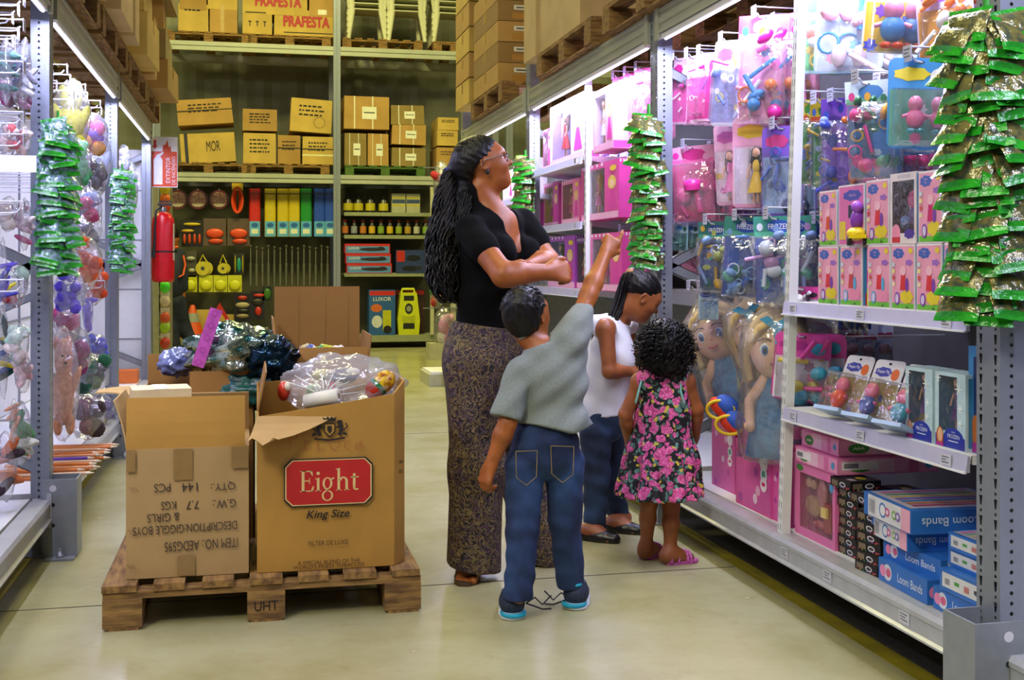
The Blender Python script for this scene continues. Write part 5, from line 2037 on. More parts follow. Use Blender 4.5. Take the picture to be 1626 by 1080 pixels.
for h_, t_ in ((heL, toL), (heR, toR)):
 sandal(W4, h_, t_, .062, PK, [(.05, .062, .5), (.30, .055, .5), (.62, .036, .52), (.74, .03, .52)], o_)
# passer-by far behind the extinguisher
op = at_z(283, 563, 0)
W5 = thing('person', 'person in navy workwear with an orange stripe walking past far behind the extinguisher', 'person', (op.x, op.y, 0))
o_ = vec(W5.location)
D0 = op.x * SY + op.y * CY
Q = lambda px, py, dd=0.0: J(px, py, D0 + dd)
NAVY = mat('navy_workwear', '#0f1626', .8, col2='#18233a', scale=12)
fb = unit(RT * .8 - FW * .3)
B = Sculpt()
hc5 = Q(272, 378)
B.cap(Q(272, 400), Q(271, 392), .06, .055, .03)
B.cap(Q(284, 405), Q(262, 405), .07, .07, .04)
B.ell(Q(274, 440), (.16, .2, .32), .05)
B.chain([Q(268, 480), Q(270, 520), Q(279, 558)], [.11, .075, .05], .04)
B.chain([Q(278, 480), Q(290, 520, .1), Q(303, 543, .1)], [.11, .075, .05], .04)
B.chain([Q(286, 410), Q(289, 440), Q(292, 462)], [.06, .05, .035], .03)
B.chain([Q(262, 410), Q(260, 440), Q(262, 462)], [.06, .05, .035], .03)
hand(B, Q(292, 463), -UP, -RT, .18, [30, 35, 40, 45], 1)
hand(B, Q(262, 463), -UP, RT, .18, [30, 35, 40, 45], -1)
P = head(B, hc5, unit(RT * .9 + FW * .2), UP, .22)
foot(B, Q(277, 563) * np.array([1, 1, 0]), Q(292, 565) * np.array([1, 1, 0]), .09)
D, lo, ax = B.field(.012)
nets(D, lo, .012, 'body', SKIN, W5)
G = Sculpt()
G.cap(Q(284, 405), Q(262, 405), .08, .08, .04)
G.ell(Q(274, 440), (.18, .22, .34), .05)
G.chain([Q(286, 410), Q(290, 440), Q(293, 458)], [.075, .065, .05], .03)
G.chain([Q(262, 410), Q(259, 440), Q(261, 458)], [.075, .065, .05], .03)
D, lo, ax = G.field(.012)
nets(D, lo, .012, 'navy_jacket', NAVY, W5)
G = Sculpt()
G.chain([Q(268, 478), Q(270, 520), Q(279, 556)], [.14, .095, .075], .04)
G.chain([Q(278, 478), Q(291, 520, .1), Q(304, 541, .1)], [.14, .095, .075], .04)
D, lo, ax = G.field(.012)
nets(D, lo, .012, 'navy_trousers', NAVY, W5)
G = Sculpt()
G.cap(Q(279, 563) * np.array([1, 1, 0]) + UP * .05, Q(295, 565) * np.array([1, 1, 0]) + UP * .04, .055, .05, .02)
G.cap(Q(304, 545, .1), Q(311, 540, .1), .055, .05, .02)
D, lo, ax = G.field(.01)
nets(D, lo, .01, 'boots', BLK, W5)
mb = MB()
mb.tube([Q(291, 406, -.1) - o_, Q(294, 420, -.14) - o_, Q(291, 436, -.14) - o_, Q(284, 440, -.2) - o_], .018, C('#e0571a', .6), n=6, flat=.4)
mb.tube([Q(268, 392, -.09) - o_, Q(276, 393, -.12) - o_, Q(282, 392, -.09) - o_], .03, C('#e0571a', .6), n=6, flat=.5)
mb.build('orange_trim', W5)
mb = MB()
mb.ell(vec(hc5) + UP * .05 - o_, (.10, .10, .10), HAIR)
mb.build('hair', W5)
# goods on the pink-toy rack
FILMB = clear('blister_film', gloss=0.22, milk=0.03, bump=0.35, bscale=30)
FILMP = clear('pink_film', '#ffd6ee', gloss=0.2, milk=0.10)
SKIND = C('#e2ab8a', .5)
EYEW, EYED = C('#f4f4f2', .4), C('#243a66', .3)
def rect_round(w, h, r, n=4):
 pts = []
 for cx, cy, a0 in ((w / 2 - r, h / 2 - r, 0), (-w / 2 + r, h / 2 - r, 90), (-w / 2 + r, -h / 2 + r, 180), (w / 2 - r, -h / 2 + r, 270)):
  for i in range(n + 1):
   a = R_(a0 + 90 * i / n)
   pts.append((cx + r * math.cos(a), cy + r * math.sin(a)))
 return pts
def doll(mb, x, y, z, h, hair, dress, skin=None, seed=0):
 """small fashion doll standing at (x, y, z), facing -y"""
 skin = skin or SKIND
 q = random.Random(seed)
 mb.ell((x, y, z + h * .88), (h * .075, h * .07, h * .09), skin, n=10, k=7)
 mb.ell((x, y + h * .03, z + h * .87), (h * .105, h * .07, h * .13), hair, n=10, k=7, wob=.2, seed=seed)
 mb.ell((x + h * .07, y + h * .02, z + h * .72), (h * .05, h * .05, h * .17), hair, n=8, k=6, wob=.2, seed=seed)
 mb.ell((x - h * .07, y + h * .02, z + h * .72), (h * .05, h * .05, h * .17), hair, n=8, k=6, wob=.2, seed=seed + 1)
 mb.ell((x, y, z + h * .64), (h * .075, h * .05, h * .13), dress, n=10, k=6)
 mb.lathe([(h * .16, h * .18), (h * .11, h * .36), (h * .05, h * .55)], dress, n=12, c=(x, y, z), sy=.6)
 for s in (-1, 1):
  mb.tube([(x + s * h * .075, y, z + h * .73), (x + s * h * .14, y - h * .02, z + h * .56), (x + s * h * .13, y - h * .06, z + h * .44)], h * .018, skin, n=6)
  mb.tube([(x + s * h * .035, y, z + h * .2), (x + s * h * .035, y, z + h * .01)], h * .022, skin, n=6)
def rag(mb, x, y, z, h, body, headc, feet, seed=0):
 """chubby plain toy figure: round body, round head, stub arms, bright feet"""
 mb.ell((x, y, z + h * .38), (h * .24, h * .18, h * .26), body, n=14, k=9)
 mb.ell((x, y, z + h * .76), (h * .19, h * .17, h * .22), headc, n=14, k=9)
 for s in (-1, 1):
  mb.ell((x + s * h * .11, y - h * .05, z + h * .06), (h * .12, h * .15, h * .07), feet, n=10, k=6)
  mb.tube([(x + s * h * .2, y, z + h * .48), (x + s * h * .34, y - h * .06, z + h * .42)], h * .045, headc, n=6)
def trinkets(mb, w, h, cols, n, seed, y=0.0, d=.02):
 q = random.Random(seed)
 for i in range(n):
  c = C(cols[i % len(cols)], .35)
  x, z = (q.random() - .5) * w * .7, -h * (.15 + .72 * q.random())
  k = q.random()
  if k < .4:
   mb.ell((x, y, z), (w * (.08 + .1 * q.random()), d * .4, w * (.08 + .12 * q.random())), c, n=10, k=6, rot=(0, q.random() * 3, 0))
  elif k < .7:
   a = q.random() * 3.1
   L = w * (.15 + .2 * q.random())
   mb.tube([(x - math.cos(a) * L, y, z - math.sin(a) * L), (x + math.cos(a) * L, y, z + math.sin(a) * L)], w * .045, c, n=7)
  else:
   r = w * (.09 + .06 * q.random())
   mb.tube([(x + r * math.cos(t), y, z + r * math.sin(t)) for t in (6.283 * j / 12 for j in range(12))], w * .022, c, n=6, closed=True)
def pack(label, w, h, d, cols, seed=0, kind='blister', logo=None, toy=None, group=None, film=None, cat='toy pack', name=None):
 """hanging pack; origin at the peg hole; cols = (card, print, accent, toy...)"""
 name = name or {'blister': 'blister_pack', 'bag': 'toy_bag_pack', 'box': 'hanging_box'}[kind]
 t = thing(name, label, cat, group=group)
 q = random.Random(seed)
 card, prt, acc = C(cols[0], .4), C(cols[1], .4), C(cols[2], .4)
 top = 0.012
 mb = MB()
 if kind == 'blister':
  pts = [(a, b - h / 2 + top) for a, b in rect_round(w, h, w * .12)]
  mb.prism(pts, -0.0008, 0.0008, card, axis='y')
  mb.face((0, -0.0008, 0), (1, 0, 0), (0, 0, 1))
  mb.dell(0, 0, w * .05, .004, C('#15131a', .8))
  mb.drect(-w * .47, -h * .30, w * .47, -h * .92, prt)
  mb.dell(-w * .14, -h * .13, w * .28, h * .075, acc, wav=.08)
  if logo:
   mb.dtext(logo, -w * .14, -h * .13, h * .06, C('#ffffff', .5), wmax=w * .46)
  mb.dell(w * .27, -h * .16, w * .13, h * .09, C(cols[3 % len(cols)], .4))
  for i in range(4):
   mb.dell((q.random() - .5) * w * .8, -h * (.35 + .5 * q.random()), w * .09, w * .09, C(cols[(i + 1) % len(cols)], .4), wav=.2)
 elif kind == 'bag':
  hh = h * .22
  mb.prism([(-w / 2, -hh + top), (w / 2, -hh + top), (w / 2, top), (-w / 2, top)], -0.0015, 0.0015, card, axis='y')
  mb.face((0, -0.0015, 0), (1, 0, 0), (0, 0, 1))
  mb.dell(0, 0, w * .05, .004, C('#15131a', .8))
  mb.drect(-w * .48, -hh * .9, w * .48, -hh * .62, acc)
  mb.dell(w * .05, -hh * .36, w * .27, hh * .34, prt, wav=.03)
  if logo:
   mb.dtext(logo, w * .05, -hh * .36, hh * .28, C('#ffffff', .5), wmax=w * .46)
  for i in range(3):
   mb.dell(-w * .36 + i * w * .34, -hh * (.2 + .5 * q.random()), w * .07, hh * .2, C(cols[(3 + i) % len(cols)], .4))
  mb.prism([(-w * .46, -h * .93), (w * .46, -h * .93), (w * .46, -h * .21), (-w * .46, -h * .21)], -0.0006, 0.0006, prt, axis='y')
  mb.face((0, -0.0006, 0), (1, 0, 0), (0, 0, 1))
  for i in range(7):
   mb.dell((q.random() - .5) * w * .7, -h * (.3 + .55 * q.random()), w * (.07 + .1 * q.random()), h * (.03 + .05 * q.random()), C(cols[i % len(cols)], .4), wav=.15)
 else:
  mb.box((0, 0, -h / 2 + top), (w, d, h), card)
  mb.face((0, -d / 2, 0), (1, 0, 0), (0, 0, 1))
  mb.drect(-w * .42, -h * .3, w * .42, -h * .9, prt)
  mb.dell(0, -h * .16, w * .3, h * .08, acc)
 mb.build('card', t)
 mb = MB()
 if toy:
  toy(mb, w, h, d)
 else:
  trinkets(mb, w, h, cols[3:] or cols, 7, seed + 5, y=-d * .5, d=d)
  if kind == 'bag':
   trinkets(mb, w, h, cols[1:], 5, seed + 9, y=-d * .3, d=d)
 mb.build('toy', t)
 mb = MB()
 f = film or FILMB
 if kind == 'blister':
  a, b0, b1 = w * .44, -h * .28, -h * .94
  ai, i0, i1 = w * .36, -h * .33, -h * .89
  O = [(-a, -.001, b1), (a, -.001, b1), (a, -.001, b0), (-a, -.001, b0)]
  I = [(-ai, -d, i1), (ai, -d, i1), (ai, -d, i0), (-ai, -d, i0)]
  mb.add(O + I, [(4, 5, 6, 7), (0, 1, 5, 4), (1, 2, 6, 5), (2, 3, 7, 6), (3, 0, 4, 7)], f)
  mb.build('bubble', t)
 elif kind == 'bag':
  n = 8
  vs, fs = [], []
  for side in (-1, 1):
   for j in range(n + 1):
    for i in range(n + 1):
     u, v = i / n * 2 - 1, j / n * 2 - 1
     bul = max(0, (1 - u ** 4) * (1 - v ** 4)) ** .6 * d * .55
     vs.append((u * w * .5 * (1 - .02 * q.random()), side * (bul + .0008) + (-d * .4 if side < 0 else -d * .4), -h * .22 + top - (v + 1) / 2 * h * .78 + (.006 * q.random() if 0 < i < n and 0 < j < n else 0)))
  for s in range(2):
   for j in range(n):
    for i in range(n):
     a = s * (n + 1) ** 2 + j * (n + 1) + i
     fq = (a, a + n + 1, a + n + 2, a + 1)
     fs.append(fq if s == 0 else fq[::-1])
  mb.add(vs, fs, f, True)
  mb.build('bag_film', t)
 return t
# pegs
WIRE = mat('white_coated_wire', '#c9cad6', .35, var=.05)
TAGM = C('#c4c4dc', .4)
_peg = {}
PEGN = [0]
def peg(tip, X1=2.455, label=None, L=None, sgn=1, tagged=True):
 """single wire peg from the back panel with its price plate on the upper wire; tip = the aisle end"""
 L = L or abs(X1 - tip[0])
 key = (round(L, 1), sgn, tagged)
 PEGN[0] += 1
 if key in _peg:
  o = dup(_peg[key], tip, label=label, group='wire pegs of the %s rack' % ('pink-toy' if sgn > 0 else 'stuffed-toy'))
  return o
 t = thing('peg_hook', label, 'hook', tip, group='wire pegs of the %s rack' % ('pink-toy' if sgn > 0 else 'stuffed-toy'))
 mb = MB()
 mb.tube([(0, 0, .018), (sgn * .012, 0, .003), (sgn * .03, 0, 0), (sgn * L, 0, 0)], .0032, WIRE, n=7)
 mb.build('peg_wire', t)
 if tagged:
  mb = MB()
  mb.tube([(sgn * -.012, 0, .042), (sgn * L, 0, .042)], .0028, WIRE, n=6)
  mb.build('label_wire', t)
  mb = MB()
  mb.box((sgn * -.013, 0, .022), (.0016, .042, .045), TAGM, rz=.0)
  mb.face((-sgn * .0001 - sgn * .0137, 0, .022), (0, -sgn, 0), (0, 0, 1))
  for i in range(3):
   mb.drect(-.016, .01 - i * .01, .014 - .008 * (i % 2), .0135 - i * .01, C('#6d6d84', .6))
   mb.lift = .0006
  mb.build('price_tag', t)
 _peg[key] = t
 return t
def hang(px, py, X, n, gap, rz, proto_fn, noun, where, depth=None, jitter=.15, first_label=None, tagged=True, rx=0.0):
 """a peg whose front pack hangs at picture point (px, py) in the plane X; n packs going back along the peg"""
 tip = at_x(px, py, X - .03)
 p0 = at_x(px, py, X)
 peg((X - .03, p0.y, p0.z - .012), label='wire peg of the %s %s' % (noun, where) if len((noun + ' ' + where).split()) < 13 else 'wire peg carrying the %s' % noun, tagged=tagged)
 base = None
 q = random.Random(int(px * 31 + py))
 for i in range(n):
  lab = '%s %s %s' % (['frontmost', 'second', 'third', 'fourth', 'fifth', 'sixth'][i], noun, where) if n > 1 else '%s %s' % (noun, where)
  loc = (X + i * gap, p0.y, p0.z - .012)
  rot = (R_(rx), R_(9 * (q.random() - .5)), R_(rz) + jitter * (q.random() - .5) * 2)
  if base is None:
   base = proto_fn(lab)
   base.location = loc
   base.rotation_euler = rot
   if n > 1:
    base['group'] = 'packs hanging on one peg'
  else:
   dup(base, loc, rot=rot, label=lab)
 return base
def px_size(px, py, X, hpx):
 p = at_x(px, py, X)
 return hpx * (p.x * SY + p.y * CY) / FPX
PKS = ['#e0409c', '#f29ac8', '#c2267c', '#f5d3e6', '#8d3fb0']
BLS = ['#3d62b8', '#7fa4dd', '#203a84', '#c9dcf0', '#3a8f9c']
def bagp(w, h, d, cols, seed, logo=None, film=None, toy=None):
 return lambda lab: pack(lab, w, h, d, cols, seed, 'bag', logo, toy, film=film)
def blis(w, h, d, cols, seed, logo=None, film=None, toy=None):
 return lambda lab: pack(lab, w, h, d, cols, seed, 'blister', logo, toy, film=film)
def dollin(hair, dress):
 return lambda mb, w, h, d: doll(mb, 0, -d * .5, -h * .92, h * .62, C(hair, .6), C(dress, .5), seed=3)
def hairset(mb, w, h, d):
 P_ = C('#e8389e', .3)
 mb.lathe([(w * .20, -.02), (w * .22, 0), (w * .22, .02), (w * .12, .03)], P_, n=14, c=(w * .05, -d * .5, -h * .5))
 mb.tube([(w * .1, -d * .5, -h * .52), (w * .18, -d * .5, -h * .85)], w * .07, P_, n=8)
 mb.ell((-w * .18, -d * .5, -h * .62), (w * .16, d * .3, w * .16), C('#f46fb8', .3))
 mb.tube([(-w * .25, -d * .5, -h * .75), (-w * .1, -d * .5, -h * .9)], w * .05, C('#c01f80', .3), n=7)
spec = [
 (1082, 92, 1.90, 4, .05, -62, blis(.085, .30, .035, ['#f4c9e2', '#ef5fae', '#d92f90', '#ffffff', '#e8389e', '#c01f80'], 1), 'pink vanity toy card', 'on the top peg beside the second post'),
 (1104, 88, 1.90, 4, .05, -60, blis(.085, .29, .035, ['#f6d5e8', '#e8489f', '#f08cc4', '#ffffff', '#d02888', '#ef7ab8'], 2), 'white and pink doll brush card', 'on the second top peg from the post'),
 (1124, 84, 1.90, 4, .05, -62, blis(.085, .29, .035, ['#f3bfdc', '#dc2f90', '#f7e3ef', '#c02a80', '#e8389e', '#8d3fb0'], 3), 'deep pink comb card', 'on the third top peg from the post'),
 (1160, 64, 1.86, 3, .06, -52, blis(.14, .34, .05, ['#e4dff0', '#9fa5dc', '#b057c0', '#f4f4fb', '#d9c43c', '#6d8be0', '#e0409c'], 4), 'pale winged toy card', 'on the top peg over the diagonal brace'),
 (1214, 24, 1.84, 3, .06, -48, bagp(.19, .40, .06, ['#ee4aa6', '#f49ccb', '#ffffff', '#3c8ad0', '#e0742a', '#c9238a'], 5), 'big pink headed bag of dolls', 'high on the peg next to the slotted post'),
 (1243, 34, 2.0, 2, .06, -60, blis(.12, .33, .05, ['#9a3ab2', '#e0569f', '#e07f33', '#cf3b9c', '#8a2aa0'], 6), 'purple and orange card', 'high behind the slotted post'),
 (1098, 232, 1.93, 3, .06, -48, bagp(.21, .34, .05, ['#f0a5d0', '#d92f90', '#ef72b5', '#e8389e', '#d6308f'], 7, toy=hairset, film=FILMP), 'clear pink hairdryer set', 'in the fork of the diagonal braces'),
 (1140, 236, 2.05, 4, .05, -70, bagp(.12, .32, .04, ['#8a2a90', '#6b2f90', '#b04cb0', '#a23aa8', '#7a2a8a'], 8), 'narrow purple bag', 'behind the pink hairdryer sets'),
 (1160, 196, 1.90, 2, .05, -46, blis(.15, .33, .05, ['#efb6d4', '#f0d5e6', '#d469ae', '#e6c23a', '#d2338e', '#8aa7e2'], 9, toy=dollin('#5b3417', '#e06aac')), 'pale pink princess card', 'on the middle peg left of the mounted pair'),
 (1205, 184, 1.84, 3, .06, -42, blis(.20, .34, .06, ['#efa9cf', '#e9d7ee', '#e8c23c', '#e0509c', '#3c5fc0', '#ffffff'], 10, toy=dollin('#19120f', '#e0b724')), 'pink princess card with a yellow skirted doll', 'on the peg before the slotted post'),
 (1243, 200, 1.88, 2, .05, -55, blis(.16, .33, .04, ['#7a55c2', '#8fb0e0', '#c23a7e', '#3c62b8', '#20356a'], 11), 'blue and violet toy mirror card', 'tucked against the slotted post'),
 (1082, 352, 1.90, 3, .05, -48, blis(.075, .13, .04, ['#a8cfe8', '#5e9d94', '#3c7fc0', '#2f6a60', '#2f6a60'], 12), 'tiny blue headed sachet of green beads', 'below the fork of the braces'),
 (1105, 345, 2.0, 4, .05, -60, bagp(.16, .27, .05, ['#e583bd', '#d23a94', '#f0b5d6', '#e23a8a', '#c2267c'], 13, film=FILMP), 'pink bag of small bottles', 'under the lower brace'),
 (1135, 352, 1.86, 3, .06, -42, bagp(.145, .29, .06, ['#2f6f68', '#27508c', '#3c9a86', '#c9a23a', '#a9b35a', '#7fa4dd'], 14, 'FROZEN'), 'dark green headed figure bag', 'nearest the lower brace'),
 (1183, 345, 1.84, 3, .06, -42, bagp(.155, .31, .06, ['#3d8f84', '#2b56b4', '#5fb8a0', '#7fb0e6', '#c9d8f4', '#4a7fd0'], 15, 'FROZEN'), 'green headed bag with a blue winter doll', 'in the middle of the figure bags'),
 (1233, 343, 1.83, 3, .06, -40, bagp(.165, .32, .06, ['#3f9486', '#2b56b4', '#63bfa6', '#d9e2f6', '#8aa7e2', '#b48ac6'], 16, 'FROZEN'), 'green headed bag with a white winter doll', 'beside the slotted post'),
 (1290, 345, 1.98, 4, .05, -60, bagp(.15, .42, .05, ['#2f5a8a', '#1f3f94', '#3a8f9c', '#2b4fb0', '#1d3a8c'], 17), 'long blue bag', 'between the slotted post and the pink character boxes'),
 (1308, 350, 1.99, 4, .05, -60, bagp(.14, .40, .05, ['#244d7a', '#1a3584', '#2f7f8c', '#2345a0', '#16307a'], 18), 'long dark blue bag', 'hard against the pink character boxes'),
 (1308, -14, 1.92, 3, .06, -40, blis(.20, .28, .06, ['#bfe3e4', '#6fbf7a', '#4aa8d8', '#e8c64a', '#e06a50', '#ffffff'], 20), 'pale blue farm scene card', 'at the very top just past the slotted post'),
 (1352, -8, 1.88, 3, .06, -36, blis(.22, .25, .07, ['#b8d7ee', '#d8e6f4', '#7fbde0', '#f0a8bc', '#3f8fc4', '#e8cfd8'], 21), 'clear pack of pale toy animals', 'topmost, behind the octagonal card'),
 (1434, -40, 1.82, 2, .07, -22, blis(.20, .225, .07, ['#e9e4c6', '#e0b93a', '#4a55c6', '#7a46b8', '#3f6fc8'], 22, toy=lambda mb, w, h, d: rag(mb, -w * .1, -d * .55, -h * .92, h * .66, C('#4a8fd0', .3), C('#ef8fb8', .3), C('#e0542a', .3))), 'octagonal yellow and purple card with a chubby toy', 'topmost before the green snack strip'),
 (1498, -30, 1.88, 3, .06, -30, blis(.15, .22, .05, ['#d8c8ea', '#e6a23a', '#8a55c8', '#e07a3a', '#ffffff'], 23), 'orange and violet toy card', 'at the top, half behind the snack strip'),
 (1287, 158, 1.90, 3, .05, -35, bagp(.10, .30, .05, ['#d9c22c', '#3b8a3a', '#d0542a', '#3c62b8', '#6f8fd4', '#d8b53a'], 24), 'yellow headed blue jigsaw bag', 'on the peg just past the slotted post'),
 (1310, 160, 1.90, 3, .05, -35, bagp(.10, .30, .05, ['#d4bc30', '#2f7f44', '#c94a2a', '#4468c0', '#8fa8e0', '#c9a83a'], 25), 'yellow headed pale jigsaw bag', 'on the second peg past the slotted post'),
 (1337, 156, 1.93, 3, .06, -45, bagp(.14, .34, .05, ['#6a3fb6', '#8350cc', '#4a2a94', '#3a4fc0', '#2a3aa0', '#e07a3a'], 26), 'violet headed dark bag', 'on the peg between the jigsaw bags and the flower pack'),
 (1378, 128, 1.82, 2, .06, -30, bagp(.135, .30, .06, ['#cfe0ea', '#4a7fb8', '#6fae8a', '#e0509c', '#d9a03a', '#3c7a5a'], 27), 'clear flower and doll pack', 'hanging low in the middle of the near peg field'),
 (1412, 132, 1.92, 2, .07, -40, blis(.15, .22, .05, ['#4f86b8', '#b9c2cc', '#2f5f94', '#d8dde2', '#9aa6b4'], 28), 'silver domed toy card', 'behind the clear flower pack'),
 (1463, 92, 1.80, 3, .06, -18, blis(.175, .25, .07, ['#4a9ade', '#6fb0a0', '#e6d33a', '#f2f2f6', '#ec6fa0', '#c9a24a'], 29, toy=lambda mb, w, h, d: rag(mb, -w * .12, -d * .55, -h * .80, h * .42, C('#ee7aa8', .3), C('#f08cb4', .3), C('#4fa8b8', .3))), 'cloud shaped blue card with a pink toy', 'next to the green snack strip'),
 (1400, 215, 2.0, 3, .06, -55, bagp(.14, .20, .05, ['#3a2f66', '#c2267c', '#d8568a', '#d02f6a', '#7a2a5a'], 30), 'dark bag with a red lower edge', 'low behind the clear flower pack'),
]
for k, sp in enumerate(spec):
 hang(*sp)
spec2 = [(985, 122, 1.92, '#f08cc4', 'top peg'), (1004, 116, 1.92, '#e8489f', 'second top peg'), (1022, 108, 1.92, '#e04aa0', 'third top peg'), (992, 262, 1.95, '#8a4ac0', 'middle peg'), (1003, 268, 1.95, '#b04cc0', 'second middle peg'),
   (996, 366, 1.95, '#e8389e', 'lower peg'), (1010, 380, 1.95, '#d02f94', 'second lower peg')]
for k, (px, py, X, c, wh) in enumerate(spec2):
 hang(px, py, X, 3, .055, -52, bagp(.11, .36 if py < 200 else .28, .05, [c, '#f4c9e2', '#c2267c', '#f2a0cc', '#d9308c', '#ffffff'], 40 + k, film=FILMP), 'pink doll accessory bag', 'on the %s of the doll bay' % wh)
hang(966, 240, 1.95, 2, .06, -50, blis(.12, .1, .03, ['#e6e4f0', '#b9b6d0', '#8d3fb0', '#ffffff', '#e0409c'], 60), 'small white card', 'at the end of the upper doll shelf')
# big rag dolls in clear bags
def plush_doll(label, loc, h, hair, dress, rz, tilt=(0, 0), bow=True):
 t = thing('plush_doll', label, 'doll', loc, rot=(R_(tilt[0]), R_(tilt[1]), R_(rz)))
 FELT, HM, DM = mat('felt_skin', '#e8b99c', .85, var=.06), mat('yarn_' + hair[1:], hair, .9, col2='#cdb27a', scale=50, stretch=(1, 1, .2), bump=.5), mat('doll_dress_' + dress[1:], dress, .8, scale=30, col2='#2f5f94')
 mb = MB()
 r = h * .17
 mb.ell((0, 0, -h * .30), (r, r * .92, r * 1.12), FELT, n=24, k=16)
 mb.ell((0, -h * .155, -h * .325), (h * .012, h * .012, h * .012), C('#d99f80', .8))
 mb.build('head', t)
 for s in (-1, 1):
  mb = MB()
  mb.ell((s * h * .068, -h * .138, -h * .295), (h * .032, h * .016, h * .042), EYEW, n=14, k=8)
  mb.ell((s * h * .068, -h * .149, -h * .298), (h * .021, h * .009, h * .03), C('#3c74b8', .3), n=12, k=8)
  mb.ell((s * h * .068, -h * .155, -h * .300), (h * .012, h * .006, h * .018), C('#10131c', .3), n=10, k=6)
  mb.tube([(s * h * .03, -h * .155, -h * .238), (s * h * .07, -h * .152, -h * .228), (s * h * .11, -h * .135, -h * .245)], h * .005, C('#5c3a22', .8), n=5)
  mb.build('eye', t)
 mb = MB()
 mb.tube([(-h * .035, -h * .158, -h * .378), (0, -h * .163, -h * .39), (h * .035, -h * .158, -h * .378)], h * .007, C('#c2506a', .6), n=6)
 mb.build('mouth', t)
 mb = MB()
 q = random.Random(int(h * 1000))
 mb.ell((0, h * .035, -h * .25), (r * 1.16, r * 1.05, r * 1.12), HM, n=20, k=12, wob=.06)
 for i in range(26):
  a = R_(-20 + 220 * i / 25)
  x0, y0 = math.cos(a) * r * 1.05, math.sin(a) * r * .7 + h * .02
  mb.tube([(x0 * .55, y0 * .6 - h * .04, -h * .12), (x0 * 1.02, y0 - .01, -h * .22), (x0 * 1.12, y0 + .01, -h * .36), (x0 * 1.0, y0 + .01, -h * (.46 + .06 * q.random()))], h * .021, HM, n=7)
 for s in (-1, 1):
  mb.tube([(s * h * .02, -h * .12, -h * .125), (s * h * .10, -h * .135, -h * .165), (s * h * .155, -h * .09, -h * .25)], h * .026, HM, n=8)
 mb.build('yarn_hair', t)
 mb = MB()
 mb.lathe([(h * .20, -h * .95), (h * .17, -h * .75), (h * .10, -h * .55), (h * .075, -h * .44)], DM, n=20, sy=.7)
 mb.build('dress', t)
 for s in (-1, 1):
  mb = MB()
  mb.tube([(s * h * .07, 0, -h * .48), (s * h * .17, -h * .03, -h * .62), (s * h * .16, -h * .09, -h * .74)], [h * .04, h * .035, h * .03], DM if s > 0 else FELT, n=9)
  mb.ell((s * h * .16, -h * .10, -h * .76), (h * .035, h * .03, h * .04), FELT)
  mb.build('arm', t)
 if bow:
  mb = MB()
  mb.face((0, -h * .165, -h * .16), (1, 0, 0), (0, .25, 1))
  mb.dpoly([(-h * .10, h * .05), (-h * .02, -h * .01), (h * .0, -h * .11), (h * .03, -h * .01), (h * .10, h * .04), (h * .05, h * .06), (0, h * .03), (-h * .05, h * .07)], C('#3f93b8', .7))
  mb.build('felt_star', t)
 mb = MB()
 n = 26
 prof = [(.012, .06), (.02, .02), (.05, -.03), (h * .20, -h * .14), (h * .235, -h * .32), (h * .21, -h * .50), (h * .24, -h * .75), (h * .23, -h * .96), (h * .08, -h * 1.0)]
 vs, fs = [], []
 for i, (r0, z) in enumerate(prof):
  for j in range(n):
   a = 6.2832 * j / n
   f = 1 + .10 * math.sin(j * 2.1 + i * 1.7) * (1 if i > 2 else 2)
   vs.append((r0 * f * math.cos(a), r0 * f * math.sin(a) * .85, z))
 for i in range(len(prof) - 1):
  for j in range(n):
   fs.append((i * n + j, (i + 1) * n + j, (i + 1) * n + (j + 1) % n, i * n + (j + 1) % n))
 mb.add(vs, fs, clear('doll_bag_film', gloss=.2, milk=.10, bscale=14, bump=.8), True)
 mb.build('bag_film', t)
 return t
for k, (px, py, X, h, hair, dress, rz, tl, lab, bw) in enumerate((
  (1118, 468, 1.93, .60, '#dcc078', '#4f8fc0', -40, (0, -18), 'blonde rag doll bagged in clear film, slanting behind the curly haired girl', False),
  (1184, 462, 1.90, .56, '#d8b878', '#3f84bc', -35, (0, -16), 'blonde rag doll with a teal felt star, in the middle of the bagged dolls', True),
  (1236, 476, 1.88, .60, '#e0c080', '#3a7fb8', -30, (0, 0), 'wide eyed blonde rag doll bagged beside the slotted post', True))):
 p = at_x(px, py, X)
 plush_doll(lab, (X, p.y, p.z), h, hair, dress, rz, tl, bw)
 peg((X - .06, p.y, p.z + .02), label='wire peg carrying the %s bagged rag doll' % ['slanting', 'middle', 'wide eyed'][k])
p = at_x(1125, 462, 1.86)
peg((1.83, p.y, p.z), label='wire peg with the pale winter swing card')
t = pack('pale blue winter swing card hanging between the bagged rag dolls', .085, .13, .004, ['#c2d8ea', '#a9c8e2', '#2f5fc0', '#8fb0e0'], 70, 'blister', 'FROZEN')
t.location, t.rotation_euler = (1.86, p.y, p.z), (0, 0, R_(-35))
p = at_x(1166, 658, 1.86)
t = thing('plush_doll', 'stuffed doll lying on the pink sets, its red, blue and yellow shoes sticking out', 'doll', (1.86, p.y, p.z), rz=R_(-35))
mb = MB()
mb.tube([(.03, .0, .0), (.11, .03, .012), (.24, .06, .02)], [.045, .05, .055], mat('cream_plush', '#d8d2c2', .9, scale=80, bump=.4, bscale=120), n=12)
mb.build('leg', t)
